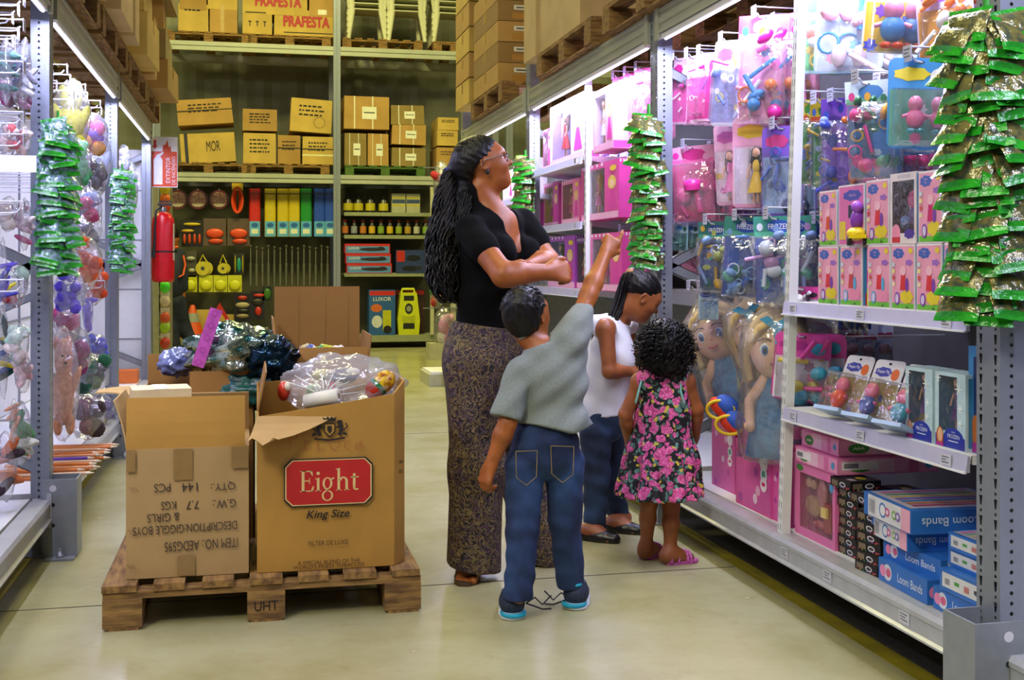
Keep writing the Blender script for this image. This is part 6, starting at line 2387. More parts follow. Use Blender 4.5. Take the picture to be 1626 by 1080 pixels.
for k, (x_, z_) in enumerate(((-.045, .02), (-.005, -.035))):
 mb = MB()
 mb.ell((x_, -.02 * k, z_), (.062, .036, .034), C('#d8361f', .7), rot=(0, R_(38), 0))
 mb.ell((x_ + .02, -.002 - .02 * k, z_ + .012), (.055, .042, .038), C('#2a56c0', .7), rot=(0, R_(38), 0))
 mb.tube([(x_ + .062 * math.cos(a) * .88 - .004, -.028 - .02 * k, z_ - .002 + .036 * math.sin(a)) for a in (6.283 * i / 16 for i in range(16))], .007, C('#e0c020', .6), n=6, closed=True)
 mb.build('shoe', t)
mb = MB()
mb.ell((.30, .10, .03), (.10, .09, .07), C('#5c86b8', .8), wob=.1)
mb.build('body', t)
# shelves and boxed goods of the pink-toy rack
def shelf(label, x0, x1, y0, y1, z, lip=.042, rails=3, group=None):
 t = thing('gondola_shelf', label, 'shelf', (x0, (y0 + y1) / 2, z), group=group)
 L = y1 - y0
 mb = MB()
 mb.box(((x1 - x0) / 2 + .01, 0, -.011), (x1 - x0 - .02, L, .022), DECK)
 mb.build('plate', t)
 mb = MB()
 mb.prism([(0, -lip), (.012, -lip), (.012, 0), (.006, 0)], -L / 2, L / 2, mat('price_rail', '#b9b7d8', .3, var=.08), axis='y')
 mb.box((-.002, 0, -lip), (.008, L, .005), DECK)
 mb.build('price_rail', t)
 for k in range(rails):
  mb = MB()
  yy = L * (.42 - .84 * k / max(1, rails - 1)) if rails > 1 else 0
  mb.box((-.002, yy, -lip * .5), (.0016, .045, .03), C('#cfcfe0', .5))
  mb.face((-.0029, yy, -lip * .5), (0, -1, 0), (0, 0, 1))
  for i in range(3):
   mb.drect(-.017, .006 - i * .007, .015 - .012 * (i % 2), .0085 - i * .007, C('#55556a', .6))
  mb.build('price_label', t)
 for s in (-1, 1):
  mb = MB()
  mb.prism([(0.02, -.022), (x1 - x0, -.10), (x1 - x0, 0), (.02, 0)], s * (L / 2 - .004) - .002, s * (L / 2 - .004) + .002, DECK, axis='y')
  mb.build('side_bracket', t)
 return t
ZA_, ZB_ = 1.03, .672
shelf('white shelf carrying two rows of pink character boxes', 1.765, 2.455, 2.62, 3.66, ZA_)
shelf('white shelf of figure packs and blue doll boxes, below the pink character boxes', 1.765, 2.455, 2.62, 3.66, ZB_)
for z, wh in ((1.75, 'upper'), (1.392, 'middle'), (1.017, 'lower')):
 shelf('%s white shelf of boxed dolls beyond the slotted post, near the folded arms' % wh, 1.765, 2.455, 6.14, 7.30, z, rails=2)
def pbox(label, loc, dims, rz, col, front=None, side=None, top=None, window=None, inside=None, cat='toy box', group=None, name='toy_box', pane=True, lean=0.0, edge=None):
 """printed box, origin at the middle of its foot; window = (a0, b0, a1, b1) opening in the front with a pane and a recess"""
 w, d, h = dims
 t = thing(name, label, cat, loc, group=group, rot=(R_(lean), 0, R_(rz)))
 body = C(col, .38) if isinstance(col, str) else col
 mb = MB()
 x, y = w / 2, d / 2
 if window:
  a0, b0, a1, b1 = window
  mb.box((0, 0, h / 2), (w, d, h), body, skip=('-y',))
  V = [(-x, -y, 0), (x, -y, 0), (x, -y, h), (-x, -y, h), (a0, -y, b0), (a1, -y, b0), (a1, -y, b1), (a0, -y, b1)]
  mb.add(V, [(0, 1, 5, 4), (1, 2, 6, 5), (2, 3, 7, 6), (3, 0, 4, 7)], body)
  dep = -y + min(d - .01, .055)
  iv = [(a0, -y, b0), (a1, -y, b0), (a1, -y, b1), (a0, -y, b1), (a0, dep, b0), (a1, dep, b0), (a1, dep, b1), (a0, dep, b1)]
  mb.add(iv, [(4, 5, 6, 7), (0, 1, 5, 4), (1, 2, 6, 5), (2, 3, 7, 6), (3, 0, 4, 7)], C(edge, .5) if edge else body)
 else:
  mb.box((0, 0, h / 2), (w, d, h), body)
 if front:
  mb.face((0, -y, 0), (1, 0, 0), (0, 0, 1))
  front(mb, w, h)
 if side:
  mb.face((x, 0, 0), (0, 1, 0), (0, 0, 1))
  side(mb, d, h)
  mb.face((-x, 0, 0), (0, -1, 0), (0, 0, 1))
  side(mb, d, h)
 if top:
  mb.face((0, 0, h), (1, 0, 0), (0, 1, 0))
  top(mb, w, d)
 mb.build('carton', t)
 if inside:
  mb = MB()
  mb.M = Matrix.Translation((0, -y + min(d - .01, .055) / 2, 0))
  inside(mb, w, min(d - .01, .055), h)
  mb.build('contents', t)
 if window and pane:
  mb = MB()
  a0, b0, a1, b1 = window
  mb.quad((a0, -y - .0004, b0), (a1, -y - .0004, b0), (a1, -y - .0004, b1), (a0, -y - .0004, b1), FILMB)
  mb.build('window_pane', t)
 return t
def art_pig(colr='#7a3fb0', pud='#e6cf2a', dress='#d8323c'):
 """pink carton front: blue cloud title, plain red dress shape on a puddle, oval badge, grass"""
 def f(mb, w, h):
  mb.drect(-w * .47, h * .02, w * .47, h * .97, C('#ea9fc0', .4))
  mb.drect(-w * .47, h * .02, w * .47, h * .10, C('#6fc23a', .4))
  mb.dell(-w * .18, h * .86, w * .24, h * .08, C('#3f62c0', .4), wav=.09)
  mb.dtext('Peppa', -w * .18, h * .885, h * .034, C('#f2b8d2', .4), wmax=w * .36)
  mb.dtext('Pig', -w * .18, h * .838, h * .034, C('#f2b8d2', .4), wmax=w * .2)
  mb.dell(w * .34, h * .90, w * .09, h * .045, C('#f0d43a', .4), wav=.15, k=9)
  mb.dell(w * .28, h * .72, w * .15, h * .045, C('#9a66c4', .4), wav=.2, k=9)
  mb.dell(w * .18, h * .20, w * .27, h * .105, C(pud, .4), wav=.08)
  mb.dpoly([(-w * .10, h * .30), (w * .17, h * .30), (w * .11, h * .54), (-w * .05, h * .54)], C(dress, .4))
  mb.dell(w * .03, h * .60, w * .13, h * .075, C('#f3bcd3', .4))
  mb.dell(w * .20, h * .38, w * .07, h * .11, C(colr, .4))
  mb.dell(-w * .22, h * .17, w * .11, h * .10, C(colr, .4))
  mb.dell(-w * .22, h * .17, w * .075, h * .07, C('#d9c9ea', .4))
  for i in range(4):
   mb.drect(-w * .42, h * (.36 + .10 * i), -w * .30, h * (.42 + .10 * i), C(('#e8d9b0', '#d4565a', '#f2e29a', '#cfe0f0')[i], .4))
  mb.dell(w * .22, h * .045, w * .05, h * .014, C('#2c5a1a', .5))
 return f
def side_pig(mb, d, h):
 mb.drect(-d * .47, h * .02, d * .47, h * .97, C('#4a90d0', .4))
 mb.dell(0, h * .45, d * .34, h * .22, C('#ef9cc0', .4))
 mb.drect(-d * .4, h * .03, d * .4, h * .22, C('#d8323c', .4))
 mb.dell(d * .1, h * .86, d * .2, h * .04, C('#f2f4f8', .4))
BOXW = '#ece4ee'
rowB = [(1299, 1331, '#7a3fb0', '#e6cf2a', '#d8323c'), (1334, 1369, '#5aa6dc', '#ef8fb8', '#c8444c'), (1378, 1414, '#5aa6dc', '#ef8fb8', '#d8323c'), (1415, 1453, '#7a3fb0', '#e6cf2a', '#d8323c'), (1455, 1496, '#7a3fb0', '#e6cf2a', '#d8323c'), (1499, 1526, '#5aa6dc', '#ef8fb8', '#d8323c'), (1551, 1584, '#7a3fb0', '#e6cf2a', '#d8323c')]
XS = 1.79
for k, (xa, xb, c1_, c2_, c3_) in enumerate(rowB):
 ya, yb = at_x(xa, 430, XS).y, at_x(xb, 430, XS).y
 w_ = ya - yb
 pbox('pink character box with a %s badge, %s in the bottom row' % ('violet' if c1_ == '#7a3fb0' else 'blue', ORD[k] + ' from the slotted post'), (XS + .06, (ya + yb) / 2, ZA_), (w_ - .004, .12, .184), -90, BOXW, front=art_pig(c1_, c2_, c3_), side=side_pig, group='pink character boxes on the shelf')
 if k == 1:
  pbox('pink and yellow box seen edge on between two pink character boxes', (XS + .07, at_x(1373.5, 430, XS).y, ZA_), (.012, .12, .182), -90, '#ee8fbe', front=lambda mb, w, h: (mb.drect(-w * .4, .005, w * .4, h * .3, C('#d8d43a', .4)), mb.drect(-w * .4, h * .4, w * .4, h * .6, C('#d83a8a', .4))))
rowT = [(1301, 1329, 'a'), (1331, 1373, 'open'), (1375, 1412, 'b'), (1413, 1455, 'win'), (1458, 1497, 'c'), (1501, 1530, 'b'), (1548, 1582, 'c')]
ZT_ = ZA_ + .185
for k, (xa, xb, ty) in enumerate(rowT):
 ya, yb = at_x(xa, 340, XS).y, at_x(xb, 340, XS).y
 w_, yc = ya - yb, (ya + yb) / 2
 loc = (XS + .06, yc, ZT_)
 if ty == 'open':
  def fr(mb, w, h):
   mb.drect(-w * .47, h * .02, w * .47, h * .97, C('#dd6fb4', .4))
   mb.dell(w * .05, h * .82, w * .36, h * .09, C('#4a4fb8', .4), wav=.08)
   mb.dtext('Peppa Pig', w * .05, h * .82, h * .05, C('#f2b8d2', .4), wmax=w * .55)
   mb.drect(-w * .1, h * .45, w * .4, h * .66, C('#27304a', .4))
   mb.drect(-w * .44, h * .1, -w * .2, h * .4, C('#e0c83a', .4))
  pbox('wide magenta box standing open, behind the little yellow car', loc, (w_ - .004, .12, .186), -90, BOXW, front=fr, side=side_pig)
  c = thing('toy_car', 'little yellow toy car with a purple rider, before the open magenta box', 'toy', (XS - .005, at_x(1358, 340, 1.78).y, ZT_), rz=-90)
  mb = MB()
  mb.ell((0, 0, .035), (.055, .03, .022), C('#e6cb1e', .3), n=16, k=10)
  mb.box((0, 0, .026), (.105, .05, .012), C('#e6cb1e', .3))
  mb.face((0, -.0301, .036), (1, 0, 0), (0, 0, 1))
  mb.dell(-.012, 0, .018, .008, C('#d23a6a', .4))
  mb.build('body', c)
  for s in (-.032, .032):
   for r in (-.022, .022):
    mb = MB()
    mb.tube([(s, r - .006, .013), (s, r + .006, .013)], .013, C('#1c1a22', .6), n=14)
    mb.build('wheel', c)
  mb = MB()
  mb.ell((.012, 0, .075), (.024, .02, .035), C('#8a3fc0', .35), rot=(0, R_(25), 0))
  mb.ell((.028, 0, .115), (.02, .018, .018), C('#a455d8', .35))
  mb.ell((.012, 0, .095), (.014, .014, .014), C('#d8323c', .35))
  mb.build('rider', c)
 elif ty == 'win':
  pbox('window box with a pink soft toy inside, among the upper pink character boxes', loc, (w_ - .004, .12, .20), -90, '#e9dde6',
    front=lambda mb, w, h: (mb.dell(-w * .26, h * .16, w * .17, h * .12, C('#ec8fb6', .4)), mb.drect(-w * .42, .004, -w * .1, h * .1, C('#cc3340', .4)), mb.dell(w * .26, h * .14, w * .2, h * .07, C('#4a35a0', .4), wav=.1), mb.drect(-w * .2, h * .93, w * .3, h * .97, C('#c9c3d0', .4))),
    side=side_pig, window=(-w_ * .4, .03, w_ * .42, .178), edge='#2a2030',
    inside=lambda mb, w, d, h: (mb.ell((w * .12, 0, h * .62), (w * .24, d * .22, h * .14), C('#d85a94', .7)), mb.ell((w * .1, 0, h * .40), (w * .2, d * .2, h * .14), C('#6a4f9a', .7)), mb.tube([(-w * .2, -d * .1, h * .25), (0, -.02, h * .35)], .012, C('#5c7fb8', .6))))
 else:
  q = {'a': ('#7a3fb0', '#e6cf2a', '#d8512c'), 'b': ('#7a3fb0', '#e6cf2a', '#d8323c'), 'c': ('#7a3fb0', '#e6cf2a', '#c8246a')}[ty]
  hh = {'a': .176, 'b': .19, 'c': .196}[ty]
  pbox('pink character box in the upper row, %s' % ('at its far end beside the peg bags' if k == 0 else ['', '', 'leaning between the open box and the window box', '', 'just right of the window box', 'half behind the snack strip', 'behind the near grey post'][k]), loc, (w_ - .004, .12, hh), -90, BOXW, front=art_pig(*q), side=side_pig, group='pink character boxes on the shelf', lean=0)
for k, (px, py, body, ft, wh) in enumerate(((1341, 576, '#e0452a', '#e8702a', 'red bodied'), (1388, 577, '#2a4fb0', '#e8702a', 'dark blue bodied'), (1440, 584, '#3f9fc0', '#e05a2a', 'light blue bodied'))):
 def ty(mb, w, h, d, body=body, ft=ft):
  rag(mb, 0, -d * .5, -h * .93, h * .58, C(body, .25), C('#e8709c', .3), C(ft, .25))
 t = pack('leaning figure pack with a white header and a %s chubby toy' % wh, .125, .205, .07, ['#e6e4ec', '#b9a04a', '#3a3fb0', '#e8702a', '#ea8fb4'], 80 + k, 'blister', 'Peppa Pig', ty, group=None)
 p = at_x(px + 22, py, 1.87)
 t.location = (1.83 + .05, p.y, ZB_ + .185)
 t.rotation_euler = (R_(-24), 0, R_(-78))
 mb = MB()
 mb.box((0, -.035, -.188), (.115, .07, .012), C('#9fb8d8', .3))
 mb.build('foot', t)
ICE, NAVYP = '#bcd8e6', '#2a3fb0'
def art_ice(mb, w, h):
 mb.drect(-w * .48, h * .0 + .002, w * .48, h * .17, C('#33309a', .4))
 mb.dell(w * .12, h * .15, w * .32, h * .13, C('#2437a8', .4), n=20)
 mb.dtext('FROZEN', w * .12, h * .17, h * .05, C('#e8f0fb', .4), wmax=w * .5)
 mb.dtext('DISNEY', w * .12, h * .225, h * .018, C('#e8f0fb', .4), wmax=w * .3)
 mb.drect(-w * .04, h * .10, w * .28, h * .112, C('#e8f0fb', .4))
 mb.dell(-w * .32, h * .14, w * .12, h * .13, C('#b8662c', .4))
 mb.dell(-w * .31, h * .16, w * .085, h * .09, C('#e3b08c', .4))
 mb.drect(-w * .44, .003, -w * .2, h * .06, C('#b02a8a', .4))
 for i, (a, b, r) in enumerate(((.30, .80, .12), (.36, .55, .09), (-.36, .92, .09), (.36, .36, .08))):
  for j in range(3):
   an = j * math.pi / 3
   mb.dline([(w * a - w * r * math.cos(an), h * b - w * r * math.sin(an)), (w * a + w * r * math.cos(an), h * b + w * r * math.sin(an))], w * .022, C('#eef6fb', .4))
for k, (xa, xb, lab) in enumerate(((1437, 1481, 'pale blue snowflake box with a brown haired doll, beside the leaning figure packs'), (1484, 1534, 'pale blue snowflake box with a brown haired doll, nearest the grey post'))):
 ya, yb = at_x(xa, 660, 1.80).y, at_x(xb, 660, 1.80).y
 w_ = ya - yb
 pbox(lab, (1.80 + .04, (ya + yb) / 2, ZB_), (w_ - .004, .08, .20), -90, ICE, front=art_ice, window=(-w_ * .36, .045, w_ * .22, .19), edge='#3f7fae', side=lambda mb, d, h: mb.drect(-d * .4, .01, d * .4, h * .95, C('#3f86b8', .4)),
   inside=lambda mb, w, d, h: doll(mb, -w * .06, 0, h * .24, h * .70, C('#4a2418', .5), C('#5c2f7a', .5), seed=5))
ya, yb = at_x(1538, 620, 1.82).y, at_x(1580, 620, 1.82).y
pbox('tall bright blue snowflake box half hidden by the grey post', (1.86, (ya + yb) / 2, ZB_), (ya - yb, .08, .275), -90, '#3f8fd0', front=lambda mb, w, h: (mb.drect(-w * .3, h * .2, w * .45, h * .9, C('#1f2f6a', .4)), mb.dell(-w * .2, h * .22, w * .2, h * .14, C('#b8662c', .4)), mb.drect(-w * .48, .002, w * .48, h * .1, C('#a02a8a', .4))))
hang(1276, 530, 1.90, 2, .06, -42, blis(.20, .24, .06, ['#d84aa0', '#e8dff0', '#b02a86', '#3fa6c8', '#e8489f', '#e6d33a'], 91), 'pink framed pony toy pack', 'beside the slotted post under the upper shelf', tagged=False)
hang(1335, 505, 2.15, 3, .06, -48, bagp(.17, .32, .05, ['#c8ccdc', '#8d97b8', '#a02a4a', '#8a6a72', '#6f7a9a'], 92), 'pale bag with a round red mark', 'in the shade behind the figure packs', tagged=False)
hang(1276, 455, 1.90, 2, .05, -60, blis(.15, .10, .03, ['#e0409c', '#f0d5e6', '#c2267c', '#3a2f3a', '#ffffff'], 93), 'small pink pony card', 'at the end of the upper shelf by the slotted post', tagged=False)
# base deck
DZ = .232
PINK, HOT = '#e678b4', '#d8489c'
def set_front(mb, w, h, seed=0, shape='heart'):
 q = random.Random(seed)
 mb.drect(-w * .47, h * .03, w * .47, h * .97, C('#dc5aa8', .4))
 for i in range(6):
  mb.dell((q.random() - .5) * w * .8, h * q.random() * .9 + h * .05, w * .06, w * .06, C(('#f0b8d8', '#b83aa0', '#f4d6e8')[i % 3], .4))
 mb.dline([(-w * .3, h * .89), (-w * .26, h * .92), (-w * .22, h * .885), (-w * .15, h * .91), (-w * .1, h * .89), (-w * .04, h * .905), (w * .04, h * .89)], h * .014, C('#e6c83a', .4))
 mb.dell(w * .30, h * .78, w * .11, w * .11, C('#f6eef4', .4))
 mb.dell(w * .30, h * .60, w * .09, w * .09, C('#e8f2f0', .4))
 mb.dell(w * .30, h * .60, w * .05, w * .05, C('#3c9a8a', .4))
 mb.dell(w * .30, h * .46, w * .09, w * .09, C('#f6eef4', .4))
 mb.dell(w * .30, h * .46, w * .05, w * .025, C('#d82a6a', .4))
def vanity(mb, w, d, h, s=0):
 SIL = C('#c9c6d2', .2, metal=.6)
 mb.ell((-w * .1, d * .0, h * .30), (w * .22, d * .2, h * .17), SIL, n=16, k=8)
 mb.ell((-w * .1, -d * .06, h * .30), (w * .15, d * .2, h * .11), C('#b5487c', .2), n=16, k=8)
 mb.ell((-w * .08, 0, h * .62), (w * .13, d * .2, h * .14), C('#c43a8c', .3), n=14, k=8)
 mb.tube([(-w * .02, 0, h * .1), (w * .08, 0, h * .22), (w * .12, 0, h * .42)], w * .05, SIL, n=8)
 mb.ell((-w * .08, 0, h * .78), (w * .10, d * .15, h * .05), C('#4a9a4a', .4), n=10, k=6)
for k, (xa, xb, yt, ybm, X, lab, sd) in enumerate(((1130, 1168, 676, 782, 1.90, 'magenta beauty set box with silver compacts, nearest the girl in flowers', 1), (1168, 1226, 700, 806, 1.845, 'magenta beauty set box with a heart shaped mirror and face stickers', 2), (1221, 1256, 690, 815, 1.85, 'pink beauty set box partly behind the slotted post', 3))):
 a, b = at_x(xa, 740, X), at_x(xb, 740, X)
 w_, h_ = a.y - b.y, px_size((xa + xb) / 2, 740, X, ybm - yt)
 pbox(lab, (X + .05, (a.y + b.y) / 2, DZ), (w_ - .006, .10, h_), -90, HOT, front=lambda mb, w, h, sd=sd: set_front(mb, w, h, sd), side=lambda mb, d, h: mb.drect(-d * .4, .01, d * .4, h * .95, C('#e89cc8', .4)), window=(-w_ * .38, h_ * .08, w_ * .18, h_ * .82), edge='#c43a94', inside=vanity)
def art_flat(mb, w, h):
 mb.drect(-w * .49, h * .08, w * .49, h * .92, C('#ee9cc6', .4))
 mb.drect(-w * .2, h * .08, w * .05, h * .92, C('#f4c4dc', .4))
 mb.drect(w * .2, h * .08, w * .3, h * .92, C('#e070ac', .4))
 mb.dell(-w * .28, h * .45, w * .12, h * .3, C('#3f8a3a', .4))
 mb.dline([(w * (-.34 + .02 * i), h * (.38 + .14 * (i % 2))) for i in range(7)], h * .06, C('#e8f4d8', .4))
 mb.dell(w * .4, h * .5, w * .04, w * .04, C('#4a9ad0', .4), wav=.2)
def flat(label, pxl, pxr, X, z, dp, h_, rz=-90, col=PINK, front=art_flat, side=None, top=None, name='toy_box', grp=None, dx=0.0):
 a, b = at_x(pxl, 760, X), at_x(pxr, 760, X)
 return pbox(label, (X + dp / 2 + dx, (a.y + b.y) / 2, z), (a.y - b.y, dp, h_), rz, col, front=front, side=side or front, top=top, name=name, group=grp)
zt = DZ + px_size(1200, 750, 1.845, 106) + .002
flat('low pink carton lying on the heart mirror set', 1176, 1226, 1.87, zt, .12, .05, front=lambda mb, w, h: (mb.drect(-w * .45, h * .1, w * .45, h * .9, C('#d85aa2', .4)), mb.dline([(w * (.0 + .04 * i), h * (.4 + .25 * (i % 2))) for i in range(7)], h * .08, C('#e6c83a', .4))))
flat('low pink carton with a white label, stacked behind the slotted post', 1214, 1258, 1.88, zt + .052, .16, .042, front=lambda mb, w, h: (mb.drect(-w * .45, h * .1, w * .45, h * .9, C('#e0489a', .4)), mb.drect(-w * .3, h * .2, w * .1, h * .75, C('#eee6ec', .4))))
a, b = at_x(1262, 780, 1.84), at_x(1326, 780, 1.84)
wq, hq = a.y - b.y, .25
def jewels(mb, w, d, h):
 G_ = C('#c79a7a', .3)
 mb.ell((-w * .2, 0, h * .42), (w * .2, d * .2, h * .14), G_, n=14, k=8)
 mb.ell((w * .02, 0, h * .62), (w * .11, d * .2, h * .2), C('#d88a94', .3), n=14, k=8)
 mb.box((w * .27, -.01, h * .36), (w * .17, d * .4, h * .38), C('#c2404e', .3))
 mb.box((w * .27, -.03, h * .44), (w * .12, d * .2, h * .13), C('#d9c07a', .3))
 mb.ell((w * .0, 0, h * .2), (w * .22, d * .2, h * .06), C('#d0606e', .3), n=12, k=6)
 for s in (-.3, -.18):
  mb.ell((w * s, 0, h * .72), (w * .06, d * .2, h * .07), C('#e0b09a', .3), n=12, k=6)
pbox('large pink window box of toy jewellery and a toy phone, next to the black boxes', (1.84 + .05, (a.y + b.y) / 2, DZ), (wq, .10, hq), -90, PINK, window=(-wq * .36, .03, wq * .44, hq * .86), edge='#d0568e', inside=jewels, front=lambda mb, w, h: (mb.dell(-w * .36, h * .92, w * .09, h * .045, C('#3f8a3a', .4)), mb.dell(w * .42, h * .8, w * .05, w * .06, C('#4a9ad0', .4), wav=.2)))
pbox('narrow magenta box standing between the slotted post and the jewellery box', (1.93, at_x(1262, 780, 1.9).y + .02, DZ), (.06, .12, .27), -90, HOT, front=lambda mb, w, h: mb.drect(-w * .4, .01, w * .4, h * .6, C('#ee9cc6', .4)))
flat('pink flat carton with a barcode label, directly on the jewellery box', 1263, 1330, 1.83, DZ + hq + .001, .36, .052, front=lambda mb, w, h: (art_flat(mb, w, h), mb.drect(-w * .46, h * .3, -w * .1, h * .8, C('#efe9ee', .4)), mb.drect(-w * .44, h * .4, -w * .3, h * .7, C('#7a7682', .4))))
flat('topmost pink flat carton with a green oval, on the barcode carton', 1273, 1332, 1.85, DZ + hq + .055, .32, .055)
BLKB = '#17171b'
def art_black(mb, w, h):
 q = random.Random(int(w * 1e4) + int(h * 1e4))
 mb.drect(-w * .42, h * .2, -w * .12, h * .75, C('#7a6a5a', .4))
 mb.dell(w * .12, h * .45, w * .15, h * .28, C('#d9d6de', .4))
 mb.dell(w * .12, h * .45, w * .11, h * .17, C('#3a3640', .4))
 mb.drect(w * .3, h * .2, w * .46, h * .3, C('#c43a6a', .4))
 for i in range(6):
  mb.dell(-w * .4 + w * .15 * i, h * .12, w * .025, h * .06, C(('#d83a3a', '#e6c83a', '#3a9a5a', '#3a6ad0', '#d85aa8', '#e08a3a')[i], .4))
def art_black_top(mb, w, d):
 mb.dell(w * .1, d * .1, w * .2, d * .14, C('#c9b83a', .4))
 mb.drect(-w * .4, -d * .4, -w * .1, d * .1, C('#6a5f7a', .4))
 mb.drect(w * .1, -d * .4, w * .4, -d * .2, C('#b8b4bc', .4))
bproto = None
n = 0
for col, (px, X, rows_, rz0) in enumerate(((1342, 1.845, 7, -88), (1372, 1.80, 6, -84))):
 y_ = at_x(px, 840, X).y
 for r in range(rows_):
  lab = 'small black loom kit box, %s up in the stack %s' % (ORD[r], 'against the jewellery box' if col == 0 else 'beside the blue boxes')
  loc = (X + .06 + .006 * rnd.random(), y_ + .006 * (rnd.random() - .5), DZ + r * .0305)
  rot = (0, 0, R_(rz0 + 8 * (rnd.random() - .5)))
  if bproto is None:
   bproto = pbox(lab, loc, (.115, .11, .0295), rz0, BLKB, front=art_black, side=art_black, top=art_black_top, group='small black boxes', name='loom_kit_box')
  else:
   dup(bproto, loc, rot=rot, label=lab, group='small black boxes')
for k, (x_, y_, z_) in enumerate(((2.02, 3.36, DZ), (2.02, 3.36, DZ + .03), (2.02, 3.36, DZ + .06), (2.02, 3.36, DZ + .09), (2.02, 3.36, DZ + .12), (2.02, 3.36, DZ + .15), (2.03, 3.36, DZ + .18), (2.12, 3.20, DZ), (2.12, 3.20, DZ + .03), (2.12, 3.20, DZ + .06), (2.12, 3.20, DZ + .09), (2.12, 3.20, DZ + .12), (2.12, 3.2, DZ + .15), (2.12, 3.20, DZ + .18), (1.885, 3.385, DZ + 7 * .0306), (1.90, 3.29, DZ + 6 * .0307), (2.16, 3.03, DZ), (2.16, 3.03, DZ + .03), (2.16, 3.03, DZ + .06), (2.16, 3.03, DZ + .09), (2.16, 3.03, DZ + .12), (2.16, 3.03, DZ + .15))):
 dup(bproto, (x_, y_, z_), rot=(0, 0, R_(-88 + 6 * (rnd.random() - .5))), label='small black loom kit box, %s' % (['first', 'second', 'third', 'fourth', 'fifth', 'sixth', 'topmost'][k] + ' up in the shaded stack behind the jewellery box' if k < 7 else ['first', 'second', 'third', 'fourth', 'fifth', 'sixth', 'topmost'][k - 7] + ' up in the dark middle stack at the back' if k < 14 else 'lying askew on top of the stack %s' % ('against the jewellery box', 'beside the blue boxes')[k - 14] if k < 16 else ['first', 'second', 'third', 'fourth', 'fifth', 'topmost'][k - 16] + ' up in the rear stack behind the blue boxes'), group='small black boxes')
LOOM = '#2a6cc4'
def loom_long(flip=False):
 def f(mb, w, h):
  mb.dtext('Loom Bands', w * .16 * (-1 if flip else 1), h * .5, h * .36, C('#dfe8f6', .4), wmax=w * .5, rot=math.pi if flip else 0)
  mb.dell(-w * .3 * (-1 if flip else 1), h * .5, h * .36, h * .36, C('#cfd8e6', .4))
  mb.dell(-w * .28 * (-1 if flip else 1), h * .5, h * .2, h * .2, C('#d05a8a', .4))
  mb.dell(-w * .40 * (-1 if flip else 1), h * .5, h * .26, h * .26, C('#e88ab8', .4))
 return f
def loom_white(mb, w, h):
 mb.drect(-w * .40, h * .03, w * .48, h * .97, C('#d4d6de', .4))
 mb.drect(w * .30, h * .03, w * .48, h * .97, C('#e6a8c4', .4))
 for i, (a, c) in enumerate(((-.08, '#4a7fc0'), (.02, '#d85a9a'), (.16, '#7fae5a'), (.24, '#8a6ac0'))):
  mb.dell(w * a, h * .5, h * (.34 if i < 1 else .2), h * (.34 if i < 1 else .2), C(c, .4))
  mb.dell(w * a, h * .5, h * (.24 if i < 1 else .1), h * (.24 if i < 1 else .1), C('#dfe2ea', .4))
 for i in range(4):
  mb.drect(-w * .36 + i * w * .035, h * .2, -w * .35 + i * w * .035, h * .8, C('#3a3a4a', .5))
def loom_label(mb, w, h):
 mb.drect(-w * .44, h * .2, w * .44, h * .86, C('#d0d2d8', .4))
 for i in range(4):
  mb.drect(-w * (.38 - .2 * i), h * (.35 + .1 * (i % 2)), -w * (.28 - .2 * i), h * .62, C(('#8a8a96', '#4a9a4a', '#c07a7a', '#4a4a58')[i], .5))
 mb.dtext('CE', w * .3, h * .52, h * .26, C('#2a2a34', .5))
def loom_top(mb, w, d):
 mb.drect(-w * .46, -d * .46, w * .4, d * .46, C('#b9b3c8', .4))
 for i in range(7):
  mb.drect(-w * .4 + i * w * .11, -d * .4, -w * .34 + i * w * .11, d * .4, C(('#c84a8a', '#4a9a6a', '#d0c04a', '#7a5ac0', '#3a7ac0', '#d07a4a', '#b83a6a')[i], .4))
def loom(label, pxl, pxr, X, z, dp, h_, rz, front, side, top=None):
 a, b = at_x(pxl, 880, X), at_x(pxr, 880, X)
 return pbox(label, (X + dp / 2, (a.y + b.y) / 2, z), (a.y - b.y, dp, h_), rz, LOOM, front=front, side=side, top=top, group=None, name='loom_band_box')
H1 = .066
loom('blue loom bands box lying lowest, its title facing the aisle', 1394, 1476, 1.80, DZ, .22, H1, -92, loom_long(), loom_long())
loom('blue loom bands box with a pink end, second up from the deck', 1404, 1490, 1.825, DZ + H1, .22, .055, -88, loom_long(), loom_white)
loom('loom bands box with white aisle side, third up and set askew', 1380, 1450, 1.80, DZ + H1 + .056, .26, .058, -95, loom_white, loom_long(True))
loom('topmost loom bands box with rainbow lid, sticking out over the stack', 1370, 1456, 1.785, DZ + H1 + .056 + .059, .34, .066, -94, loom_white, loom_long(True), loom_top)
loom('blue box with a white label strip, lowest by the grey post', 1482, 1560, 1.80, DZ, .22, .06, -90, loom_long(), loom_label)
loom('blue box with a white label strip, second up by the grey post', 1492, 1570, 1.795, DZ + .061, .22, .058, -90, loom_label, loom_label)
loom('blue box with a white label strip, third up by the grey post', 1506, 1580, 1.83, DZ + .12, .2, .045, -90, loom_label, loom_label)
loom('blue box with a white label strip, topmost by the grey post', 1506, 1580, 1.825, DZ + .166, .2, .045, -90, loom_label, loom_label, loom_top)
